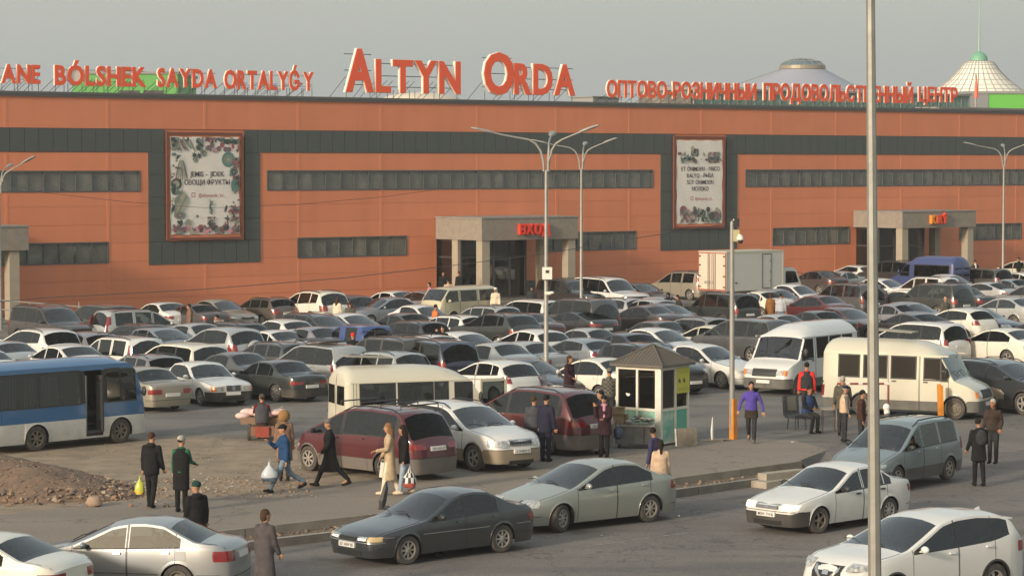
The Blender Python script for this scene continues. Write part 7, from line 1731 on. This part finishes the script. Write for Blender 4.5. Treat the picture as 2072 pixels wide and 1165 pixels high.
for a0, a1, z0, z1 in ((sd_, sd_+.75, BZ1-.16, BZ1-.12), (sd_, sd_+.75, BZ0+.1, BZ0+.14), (sd_, sd_+.04, BZ0+.14, BZ1-.16), (sd_+.71, sd_+.75, BZ0+.14, BZ1-.16)): m_.box(a0, a1, -BW/2-.02, -BW/2-.001, z0, z1)
for z in (.5, 1.0, 1.6): m_.box(sd_+.62, sd_+.74, -BW/2-.04, -BW/2-.02, BZ0+z, BZ0+z+.05)
m_.box(-BL/2+.7, -BL/2+.85, -BW/2-.03, -BW/2-.001, BZ0+.42, BZ0+.5); m_.build('side_door', M['frame'], tk)
m_ = MB()
for s0, x0_, z_, w_ in (('402 AB 05', -.75, 1.55, .75),):
    lay, w = layout(s0 if all((FLAT, ch) in _gl or ch == ' ' for ch in s0) else 'KZ 05', FLAT); k = w_/w
    for ch, cx in lay:
        vs, fs, _, _ = _gl[(FLAT, ch)]; m_.add([(-BL/2-.034, -x0_-.15-(vx+cx)*k+.0, BZ0+z_-1.15+vy*.15/CAP) for vx, vy, vz in vs], fs)
m_.build('lettering', M['ink'], tk)
# cab in front of the box
m_ = MB(); cx0 = BL/2+.06
prof_ = [(0, .55), (0, 2.05), (.25, 2.18), (.95, 2.18), (1.25, 2.02), (1.62, 1.28), (1.70, .95), (1.70, .45), (1.25, .45), (1.22, .70), (1.05, .86), (.72, .86), (.55, .70), (.52, .55)]
n = len(prof_); vs = [(cx0+x, s*.86, z) for s in (-1, 1) for x, z in prof_]
m_.add(vs, [tuple(range(n)), tuple(reversed(range(n, 2*n)))]+[(i, n+i, n+(i+1) % n, (i+1) % n) for i in range(n)]); m_.build('cab', PAINT['white'], tk)
m_ = MB(); w4 = [(.35, 1.28), (.35, 1.98), (.95, 1.98), (1.16, 1.92), (1.42, 1.34)]
for s in (-1, 1): m_.add([(cx0+x, s*.864, z) for x, z in w4]+[(cx0+x, s*.875, z) for x, z in w4], [(0, 1, 2, 3, 4), (9, 8, 7, 6, 5)]+[(i, (i+1) % 5, 5+(i+1) % 5, 5+i) for i in range(5)])
m_.build('side_window', M['glass_d'], tk)
m_ = MB(); m_.add([(cx0+1.30, -.78, 1.95), (cx0+1.30, .78, 1.95), (cx0+1.625, .78, 1.32), (cx0+1.625, -.78, 1.32)], [(0, 1, 2, 3)]); m_.build('windshield', M['glass_d'], tk)
m_ = MB()
m_.box(-BL/2, cx0+1.2, -.45, .45, .55, .97)
m_.build('chassis', M['black'], tk)
for s in (-1, 1):
    m_ = MB(); m_.tube([(cx0+1.35, s*.86, 1.9), (cx0+1.5, s*1.12, 1.85), (cx0+1.5, s*1.12, 1.45)], .02, 5); m_.ell((cx0+1.5, s*1.12, 1.62), (.05, .09, .17), 8, 6); m_.build('mirror', M['black'], tk)
    for x in (-1.35, cx0+.9):
        tm, rm = wheel_meshes(.37, 'steel', 'steelrim'); w = link('wheel', tm, tk, (x, s*.82, .37)); w.rotation_euler = (0, 0, 0 if s > 0 else math.pi); link('rim', rm, w)
# ------------------------------------------------------------------ street lamps, poles, camera pole
def arm_pts(dx, dy, zt, rise, z0):
    q = math.hypot(dx, dy)
    return [Vector((dx/q*a, dy/q*a, z0+b)) for a, b in ((0, 0), (.03, .35), (.12, .70), (.30, .96), (.55, 1.10), (max(.8, q*.8), 1.13+rise*.6), (max(1.0, q), 1.13+rise))]
def lamp(px, pyb, px_top, py_top, label, ztop=None, box=True, arms=None):
    q = G(px, pyb); s = AT(px_top, py_top, q.y); H = s.z
    t = thing('street_lamp', label, 'street lamp', q, 0, 'galvanised street lamps standing among the parked cars')
    m_ = MB(); m_.tube([(0, 0, 0), (0, 0, .9), (0, 0, .95), (0, 0, H-1.4)], [.11, .11, .085, .055], 12); m_.build('pole', M['steel'], t, smooth=60)
    m_ = MB(); m_.tube([(0, 0, 0), (0, 0, .03)], .22, 8); m_.build('base_plate', M['steel'], t)
    for dx, dy, rise in arms or ((-1.75, -.2, .20), (1.05, -.55, .20), (.12, 1.2, .12)):
        m_ = MB(); off_ = Vector((.07 if dx > 0 else -.07, 0, 0)); pt = [Vector(p)+off_ for p in arm_pts(dx, dy, 0, rise, H-1.45)]; m_.tube(pt, [.05, .05, .045, .04, .035, .03, .03], 8)
        a = m_.build('arm', M['steel'], t, smooth=60); e = pt[-1]; d = (pt[-1]-pt[-2]).normalized()
        h = MB(); sd2 = d.cross(Vector((0, 0, 1))).normalized(); up = sd2.cross(d)
        for k, w in ((0, .05), (.2, .11), (.7, .14), (.85, .08)): pass
        prof_ = [(0, .05, .045), (.18, .11, .055), (.62, .14, .045), (.80, .07, .02)]; vs = []
        for l, w, th in prof_:
            c_ = e+d*l; vs += [tuple(c_+sd2*w-up*.02), tuple(c_+sd2*w*.7+up*th), tuple(c_-sd2*w*.7+up*th), tuple(c_-sd2*w-up*.02)]
        h.add(vs, [(4*i+j, 4*i+(j+1) % 4, 4*i+4+(j+1) % 4, 4*i+4+j) for i in range(3) for j in range(4)]+[(3, 2, 1, 0), (12, 13, 14, 15)]); h.build('lamp_head', M['steel'], a)
    return t, q, H
t, q1, H1 = lamp(1105, 800, 1102, 262, 'nearer lamp post with white meter box rising behind the open van door')
m_ = MB(); z = AT(1108, 553, q1.y).z; m_.box(-.14, .20, -.22, -.06, z-.2, z+.22); m_.box(-.02, .10, -.235, -.22, z+.02, z+.12, 1); m_.build('meter_box', [M['white'], M['ink']], t)
z = AT(1108, 592, q1.y).z; m_ = MB(); m_.box(-.05, .16, -.20, -.08, z-.06, z+.04); m_.tube([(.0, -.1, z), (.25, -.3, z+.02)], .04, 6); m_.build('camera', M['white'], t)
lamp(1176, 648, 1174, 285, 'farther lamp post just right of the nearer one')
lamp(2029, 590, 2030, 290, 'lamp post near the right canopy')
lamp(1, 668, -6, 330, 'lamp post cut by the left edge, one arm reaching in', arms=((-1.6, -.2, .2), (1.15, -.5, .3), (.1, 1.2, .12)))
t0 = G(4, 668); m_ = MB(); z = AT(4, 548, t0.y).z
bx = link('meter_box', m_.mesh('x', []) if False else None, None) if False else None
# tall foreground pole: octagonal, tapering, both ends out of the picture
Yp = 41.0; b0 = AT(1770, 1165, Yp); b1 = AT(1761.5, 0, Yp); sl_ = (b1.x-b0.x)/(b1.z-b0.z)
zb_ = -.35; xb = b0.x+sl_*(zb_-b0.z)
t = thing('tall_pole', 'tall grey galvanised pole in the foreground crossing the whole view', 'pole', (xb, Yp, zb_))
HT = 13.0; m_ = MB(); rr = lambda z: .5*(26-(26-17)*((z-b0.z)/(b1.z-b0.z)))*Yp/F
m_.tube([(sl_*h, 0, h) for h in (0, 4, 8, HT)], [rr(h+zb_)*1.04 for h in (0, 4, 8, HT)], 8); m_.build('pole', mat('pole_zinc', (0.25, 0.245, 0.215), .5, .35, noise=.13, nscale=3, bump=.2, bscale=7), t)
m_ = MB(); m_.tube([(0, 0, .0), (0, 0, .04)], .3, 8); m_.build('base_plate', M['steel'], t)
for dx, dy in ((-2.3, -.3), (2.2, .6)):
    m_ = MB(); m_.tube([Vector(p)+Vector((sl_*HT, 0, 0)) for p in arm_pts(dx, dy, 0, .4, HT-.3)], .045, 8); m_.build('arm', M['steel'], t)
# camera pole with orange sleeve
q = G(1483, 888); s_ = q.y/F
t = thing('camera_pole', 'slim grey pole with orange sleeve at its foot and surveillance cameras on top', 'pole', q)
ztop = AT(1480, 447, q.y).z; z1_ = AT(1483, 806, q.y).z
m_ = MB(); m_.tube([(0, 0, 0), (-.03, 0, z1_), (-.05, 0, ztop)], [.085, .08, .062], 10); m_.build('pole', M['steel'], t, smooth=60)
m_ = MB(); OR = mat('orange_paint', (0.62, 0.22, 0.015), .6, noise=.15, nscale=4)
m_.tube([(.01, -.01, 0), (0, 0, z1_)], [.12, .11], 4); m_.build('sleeve', OR, t)
m_ = MB(); zc = AT(1487, 476, q.y).z; m_.box(-.02, .16, -.09, .06, zc-.18, zc+.16); m_.build('junction_box', mat('yellowed_box', (0.42, 0.37, 0.20), .6), t)
m_ = MB(); m_.cone((.12, -.12, zc-.10), (.17, -.12, zc-.03), .05, .07, n=10); m_.ell((.19, -.12, zc-.17), (.075, .075, .075), 10, 8, 1); m_.lathe([(.085, zc-.13), (.085, zc-.05), (.04, zc)], 12, 'z', 0, Matrix.Translation((.19, -.12, 0))); m_.build('dome_camera', [M['white'], M['black']], t, smooth=40)
m_ = MB(); m_.box(-.20, -.05, -.05, .05, ztop-.03, ztop+.07); m_.box(-.02, .16, -.06, .06, ztop-.18, ztop+.07); m_.ell((-.01, -.07, ztop+.03), (.025, .02, .025), 8, 6, 1); m_.build('camera', [M['black'], M['plate']], t)
# orange stub post by the cream van, thin white stake, leaning board
q = G(1904, 851); t = thing('orange_post', 'weathered orange stub post leaning before the cream van', 'post', q); m_ = MB()
m_.box(-.09, .03, -.06, .06, 0, 1.15, 0, Matrix.Rotation(-.03, 4, 'Y')); m_.box(.035, .085, -.05, .05, 0, 1.10, 0, Matrix.Rotation(-.03, 4, 'Y')); m_.build('post_body', OR, t)
q = G(1441, 892); t = thing('white_stake', 'thin white stake standing between kiosk and camera pole', 'stake', q); m_ = MB()
m_.tube([(0, 0, 0), (-.01, 0, .3), (.01, 0, .7)], [.035, .04, .012], 6); m_.build('stake_body', M['white'], t)
m_ = MB(); m_.box(-.35, .3, -.2, .15, 0, .04); m_.box(-.1, .5, -.02, .25, .045, .06); m_.build('base_slab', M['concrete'], t)
q = G(1392, 902); t = thing('leaning_board', 'brown board leaning against the kiosk corner', 'board', q, math.radians(10)); m_ = MB()
T = Matrix.Rotation(-.28, 4, 'X'); m_.box(-.30, .28, 0, .025, 0, .52, 0, T); m_.box(-.36, -.32, -.02, .03, 0, .5, 1, T); m_.build('panel', [mat('brown_board', (0.17, 0.145, 0.11), .8, noise=.2), M['white']], t)
# ------------------------------------------------------------------ kiosk
q = G(1337, 903); Wk = 1.53; A1 = math.radians(180-54.4); s0 = q.y
t = thing('kiosk', 'small white framed kiosk with turquoise panels and brown pyramid roof', 'kiosk', q, math.radians(54.4))
# local: near corner at the origin, one wall along +X (right), one wall along +Y (left)
Wm = mat('kiosk_white', (0.62, 0.59, 0.50), .55, noise=.06, nscale=4); TQ = mat('turquoise_panel', (0.10, 0.40, 0.29), .6, noise=.12, nscale=2, dirt=.0); WORN = mat('worn_turquoise', (0.11, 0.40, 0.29), .7, col2=(0.45, 0.55, 0.45), nscale=3.2)
TX = Matrix.Identity(4); TY = Matrix.Rotation(math.pi/2, 4, 'Z')
zb0, zm, zt = .12, 1.03, 2.22
for nm, T, mir in (('x', TX, 1), ('y', TY, -1)):
    def bxs(a0, a1, d0, d1, z0, z1, name, mt, mi=0):
        m_ = MB()
        y0, y1 = (d0, d1) if nm == 'x' else (-d1, -d0)
        m_.box(a0, a1, y0, y1, z0, z1, 0, T); return m_.build(name, mt, t)
    bxs(.0 if nm == 'x' else .10, .10 if nm == 'x' else .2, .0, .1, .05, zt, 'post', Wm); bxs(Wk-.08, Wk, .0, .1, .05, zt, 'post', Wm)
    p0 = .10 if nm == 'x' else .2
    bxs(Wk*.53-.035, Wk*.53+.035, .0, .08, zb0, zt-.07, 'mullion', Wm)
    bxs(p0, Wk-.08, 0.01, .09, zm-.05, zm+.03, 'rail', Wm); bxs(p0, Wk-.08, .01, .09, zt-.07, zt, 'rail', Wm); bxs(p0, Wk-.08, .01, .09, .05, zb0, 'rail', Wm)
    for a0, a1 in ((p0, Wk*.53-.035), (Wk*.53+.035, Wk-.08)):
        bxs(a0, a1, .05, .06, zm+.03, zt-.07, 'pane', glassmat('kiosk_glass', (0.20, 0.19, 0.17), .7))
        bxs(a0, a1, .04, .07, zb0, zm-.05, 'panel', WORN if (nm == 'x' and a0 < .5) or nm == 'y' else TQ)
m_ = MB(); m_.box(0.02, Wk-.02, Wk-.08, Wk, .05, zt); m_.box(Wk-.08, Wk, .1, Wk-.08, .05, zt); m_.build('rear_wall', Wm, t)
m_ = MB(); m_.box(.1, Wk-.1, .1, Wk-.1, .06, .10); m_.box(.3, 1.2, .6, 1.3, .1, .85); m_.box(.12, 1.4, 1.2, 1.42, .1, 2.1); m_.build('counter', M['void'], t)
m_ = MB(); o_ = .22; c_ = Wk/2; o_ = .13; R4 = [(-o_, -o_), (Wk+o_, -o_), (Wk+o_, Wk+o_), (-o_, Wk+o_)]
m_.add([(x, y, zt+.02) for x, y in R4]+[(x, y, zt+.08) for x, y in R4]+[(c_, c_, zt+.60)], [(3, 2, 1, 0)]+[(i, (i+1) % 4, 4+(i+1) % 4, 4+i) for i in range(4)]+[(4+i, 4+(i+1) % 4, 8) for i in range(4)])
RF = mat('brown_roof_sheet', (0.105, 0.092, 0.075), .6, noise=.1, nscale=3); rf = m_.build('roof', RF, t)
m_ = MB(); ap_ = Vector((c_, c_, zt+.60))
for i in range(4):
    a, b_ = Vector((*R4[i], zt+.08)), Vector((*R4[(i+1) % 4], zt+.08))
    for k in range(1, 15):
        f = k/15; base = a.lerp(b_, f); mid = a.lerp(b_, .5); g_ = min(f, 1-f)*2
        topp = mid.lerp(ap_, 1)*1.0; e_ = base+(ap_-mid)*g_; up_ = Vector((0, 0, .012)); m_.tube([base+up_, e_+up_], .010, 4)
    m_.tube([a+Vector((0, 0, .015)), ap_+Vector((0, 0, .02))], .028, 5)
m_.build('roof_rib', RF, rf, kind='stuff')
m_ = MB(); m_.box(Wk*.53+.03, Wk-.02, -.02, -.005, 1.45, 2.17); YP = m_.build('poster', mat('yellow_poster', (0.50, 0.47, 0.06), .6), t)
m_ = MB()
for cx_ in (.95, 1.20):
    for k in range(5): m_.add([(cx_+.05*math.cos(a_)*(1-.1*k)+.01*k, -.022-.0005*k, 1.82+.06*math.sin(a_)-.008*k) for a_ in [2*math.pi*j/10 for j in range(10)]], [tuple(range(10))], k % 2)
for z_ in (2.08, 2.02, 1.58, 1.53): m_.box(.90, 1.40, -.0225, -.021, z_, z_+.014, 1)
m_.build('poster_print', [M['ink'], mat('print_olive', (0.22, 0.22, 0.05), .6)], YP)
m_ = MB(); T = TY @ Matrix.Translation((1.05, .001, 1.42)); m_.add([(-.08, .02, 0), (.08, .02, .03), (.05, .02, -.05), (-.03, .02, -.07)], [(0, 1, 2, 3)], 0, TY @ Matrix.Translation((1.1, -.0, 1.45))); m_.build('sticker', M['plate'], t)
# ------------------------------------------------------------------ vendor trolley, boxes, goods beside the kiosk
q = G(1283, 905); t = thing('vendor_trolley', 'grey sheet metal vendor trolley in front of the turquoise kiosk', 'trolley', q, math.radians(-8))
m_ = MB(); m_.box(-.52, .52, -.25, .25, .12, .62); m_.build('cabinet', mat('dull_zinc', (0.16, 0.16, 0.15), .5, .3, noise=.25, nscale=4), t)
m_ = MB(); m_.box(-.58, .60, -.31, .31, .62, .66); m_.build('tray', M['steel'], t)
m_ = MB(); m_.box(-.005, .005, -.255, -.25, .14, .60); m_.box(.30, .32, -.27, -.25, .14, .60); m_.build('door_edge', M['darksteel'], t)
for x in (-.42, .42):
    for y in (-.2, .2):
        m_ = MB(); m_.tube([(x-.02, y, .05), (x+.02, y, .05)], .05, 10); m_.build('caster', M['black'], t)
BX = mat('brown_cardboard', (0.28, 0.20, 0.115), .85, noise=.12)
for i, (x, y, z, w, h, a, lab) in enumerate(((-.50, .05, .66, .34, .30, .2, 'brown carton resting at the left end of the trolley tray'), (-.36, .22, .665, .30, .26, -.3, 'smaller brown carton behind the first carton on the trolley'), (-.46, .08, .97, .30, .17, .5, 'open brown carton balanced on top of the other cartons'))):
    T = Matrix.Rotation(math.radians(-8), 4, 'Z') @ Vector((x, y, z)); b_ = thing('carton', lab, 'carton', q+T+Vector((0, 0, .004)), a, 'cartons piled on the vendor trolley')
    m_ = MB(); m_.box(-w/2, w/2, -w*.4, w*.4, 0, h); m_.build('box_wall', BX, b_)
    m_ = MB(); m_.box(-w/2, w/2, -w*.4-.10, -w*.4-.004, h, h+.012, 0, Matrix.Rotation(.0, 4, 'X')); m_.build('flap', BX, b_)
T = Matrix.Rotation(math.radians(-8), 4, 'Z') @ Vector((.16, 0, .665)); b_ = thing('goods_heap', 'heap of wrapped grey goods in clear film on the trolley', 'goods', q+T, 0); m_ = MB()
for k in range(16): m_.ell((R.uniform(-.32, .32), R.uniform(-.18, .18), R.uniform(.03, .22)), (R.uniform(.07, .13), R.uniform(.06, .1), R.uniform(.03, .06)), 8, 6, k % 3)
m_.build('wrapped_goods', [mat('film_grey', (0.25, 0.25, 0.23), .3), mat('film_dark', (0.08, 0.08, 0.07), .4), mat('film_pale', (0.42, 0.41, 0.36), .35)], b_, smooth=60, kind='stuff')
q = G(1200, 912); t = thing('bag', 'dark blue bag hanging beside the woman with the pink scarf', 'bag', G(1250, 916)); m_ = MB(); m_.ell((0, 0, .55), (.15, .12, .18)); m_.tube([(-.08, 0, .70), (-.04, 0, .9), (.05, 0, .9), (.08, 0, .70)], .012, 5); m_.build('bag_body', mat('navy_bag', (0.03, 0.045, 0.08), .5), t, smooth=60)
# ------------------------------------------------------------------ chair, table, clothes rail
q = G(1612, 868); t = thing('seat_chair', 'dark car-seat style chair under the man in blue waistcoat', 'chair', q, math.radians(300)); DK = mat('dark_upholstery', (0.05, 0.055, 0.065), .8, noise=.2)
m_ = MB(); m_.box(-.26, .26, -.26, .26, .34, .45); m_.build('seat', DK, t)
m_ = MB(); T = Matrix.Translation((-.25, 0, .40)) @ Matrix.Rotation(-.12, 4, 'Y'); m_.box(-.07, .03, -.27, .27, 0, .62, 0, T); m_.box(.031, .04, -.16, .16, .15, .58, 1, T); m_.build('backrest', [DK, mat('tan_patch', (0.16, 0.145, 0.11), .9)], t)
for x, y in ((-.2, -.2), (-.2, .2), (.2, -.2), (.2, .2)):
    m_ = MB(); m_.tube([(x, y, 0), (x*.9, y*.9, .34)], .02, 6); m_.build('leg', M['darksteel'], t)
PL_s = next(p for p in PEOPLE if p['mode'] == 's')
q = G(1677, 874); t = thing('round_table', 'small round folding table beside the seated man', 'table', q); m_ = MB(); m_.lathe([(.01, .70), (.38, .70), (.38, .73), (.01, .73)], 24); m_.build('tabletop', mat('table_top', (0.26, 0.22, 0.17), .6), t)
for k in range(4):
    a = math.pi/4+k*math.pi/2; m_ = MB(); m_.tube([(.30*math.cos(a), .30*math.sin(a), 0), (.24*math.cos(a), .24*math.sin(a), .70)], .014, 6); m_.build('leg', mat('rusty_leg', (0.13, 0.075, 0.05), .7), t)
q = G(1745, 868); zt_ = AT(1745, 776, q.y).z; x0_ = G(1693, 868).x-q.x; x1_ = AT(1797, 868, q.y).x-q.x
t = thing('clothes_rail', 'red and white striped barrier rail in front of the cream van', 'barrier', q); RW = mat('faded_red_stripe', (0.25, 0.06, 0.05), .7)
for i in range(12):
    m_ = MB(); a = x0_+(x1_-x0_)*i/12; m_.tube([(a+.004, 0, zt_), (a+(x1_-x0_)/12-.004, 0, zt_)], .035, 8); m_.build('stripe', RW if i % 3 != 2 else M['white'], t)
for xx in (x0_, x1_):
    m_ = MB(); m_.tube([(xx, .0, 0), (xx, .0, zt_*.45)], .032, 8, 1); m_.tube([(xx, 0, zt_*.45+.003), (xx, 0, zt_-.04)], .034, 8, 0); m_.build('post', [RW, M['white']], t)
# ------------------------------------------------------------------ handcart, cloth bundle, carrier bags
q = G(530, 893); t = thing('handcart', 'red and rust handcart pushed by the porter', 'handcart', q+Vector((0, .35, 0)), math.radians(90)); RC = mat('red_cart', (0.26, 0.04, 0.02), .6, noise=.2)
m_ = MB(); m_.box(-.2, 1.3, -.32, .32, .36, .40); m_.box(-.22, -.18, -.34, .34, .16, .42, 0); m_.build('platform', mat('rust_plate', (0.20, 0.10, 0.06), .8), t)
m_ = MB(); m_.box(-.30, -.24, -.2, .2, .12, .42); m_.build('red_crate', RC, t)
for s in (-1, 1):
    m_ = MB(); m_.lathe([(.20, -.04), (.24, -.04), (.24, .04), (.20, .04)], 18, 'y', closed=True); m_.box(-.01, .01, -.02, .02, -.2, .2); m_.box(-.2, .2, -.02, .02, -.01, .01); w = m_.build('wheel', M['rubber'], t); w.location = (.05, s*.40, .24)
    m_ = MB(); m_.tube([(.9, s*.28, .36), (1.3, s*.3, .75), (1.45, s*.45, .85)], .02, 6); m_.build('handle', mat('worn_handle', (0.45, 0.35, 0.22), .7), t)
m_ = MB(); b_ = thing('cloth_bundle', 'wide pinkish white cloth bundle loaded on the handcart', 'bundle', q+Vector((-.25, 1.0, .42)))
for k in range(12): m_.ell((R.uniform(-.45, .75), R.uniform(-.2, .3), R.uniform(.22, .36)), (R.uniform(.16, .26), .22, R.uniform(.07, .12)), 12, 8)
m_.box(-.45, .8, -.2, .4, 0, .2, 1); m_.build('cloth', [mat('pink_white_cloth', (0.60, 0.50, 0.45), .9, col2=(0.66, 0.38, 0.34), nscale=2), mat('tan_sack', (0.22, 0.14, 0.09), .9)], b_, smooth=60)
def bag(px, py, label, size, mats, chk=False, hgt=None):
    q = G(px, py); t = thing('carrier_bag', label, 'carrier bag', q); w, h, z0 = size; m_ = MB()
    rings = [(.02, z0), (.8, z0+.02*h), (1, z0+.25*h), (.9, z0+.55*h), (.55, z0+.8*h), (.16, z0+h), (.10, z0+1.18*h)]; n = 14; vs = []
    for j, (r_, z) in enumerate(rings):
        for k in range(n):
            a = 2*math.pi*k/n; rr = r_*w*(1+R.uniform(-.13, .13)); vs.append((rr*math.cos(a), rr*.7*math.sin(a), z+R.uniform(-.01, .01)))
    fs = [(j*n+k, j*n+(k+1) % n, (j+1)*n+(k+1) % n, (j+1)*n+k) for j in range(len(rings)-1) for k in range(n)]
    m_.add(vs, fs); m_.m = [(0 if (f[0]//n) > 1 else (len(mats)-1)) if not chk else ((f[0]//n+f[0] % n//1) % 2 if f[0]//n > 1 else 2) for f in fs]
    m_.build('film', mats, t, smooth=60); m_ = MB(); z = z0+1.15*h; m_.tube([(-.03, 0, z), (0, 0, z+.10), (.03, 0, z)], .008, 5); m_.build('handle', mats[0], t); return t
bag(283, 1026, 'bright yellow green carrier bag held by the man in black', (.12, .36, .30), [mat('lime_film', (0.42, 0.46, 0.06), .4), mat('yellow_film', (0.55, 0.42, 0.06), .4)])
bag(545, 1000, 'white and blue carrier bag bulging beside the man in blue', (.20, .40, .32), [mat('white_film', (0.50, 0.52, 0.55), .35), mat('blue_film', (0.10, 0.13, 0.18), .4)])
bag(829, 1001, 'black and white chequered bag with red bottom', (.17, .46, .18), [M['ink'], M['plate'], mat('red_film', (0.36, 0.08, 0.06), .5)], True)
q = G(772, 1000); t = thing('paper_bag', 'plain white paper bag held by the woman in the beige coat', 'paper bag', q); m_ = MB(); m_.box(-.11, .11, -.05, .05, .42, .78, 0, Matrix.Rotation(.12, 4, 'Y')); m_.tube([(-.02, 0, .77), (.03, 0, .86), (.10, 0, .76)], .006, 5); m_.build('bag_body', mat('paper_white', (0.66, 0.64, 0.58), .7), t)
# a black banner flag blade behind the slate saloon's mirror
q = G(770, 1043, ROAD_Z+.2); t = thing('rubber_flap', 'dark curved rubber blade standing up behind the dark slate saloon', 'rubber strip', q); m_ = MB(); m_.tube([(0, 0, 0), (.05, 0, .35), (.12, 0, .65), (.13, 0, .80)], [.05, .10, .07, .02], 6); m_.build('blade', M['black'], t)
# ------------------------------------------------------------------ overhead cables
def cable(label, pts, r=.014):
    Ps = [AT(px, py, Y) for px, py, Y in pts]; t = thing('overhead_cable', label, 'cable', Ps[0]); m_ = MB(); out = []
    for i in range(len(Ps)-1):
        for k in range(12): out.append(Ps[i].lerp(Ps[i+1], k/12)-Ps[0])
    out.append(Ps[-1]-Ps[0]); m_.tube(out, r, 5); m_.build('wire', M['black'], t)
cable('lower dark cable rising from left edge across the entrance to the camera pole', [(-200, 626, 105), (100, 602, 104), (400, 586, 103), (700, 562, 102), (900, 539, 101), (1100, 514, 99), (1300, 480, 97), (1478, 452, 95.5)], .014)
cable('upper thin cable sagging over the left banner', [(-100, 345, 120), (90, 390, 120), (250, 408, 120), (420, 421, 120), (600, 414, 121), (780, 398, 122), (880, 384, 123)], .010)
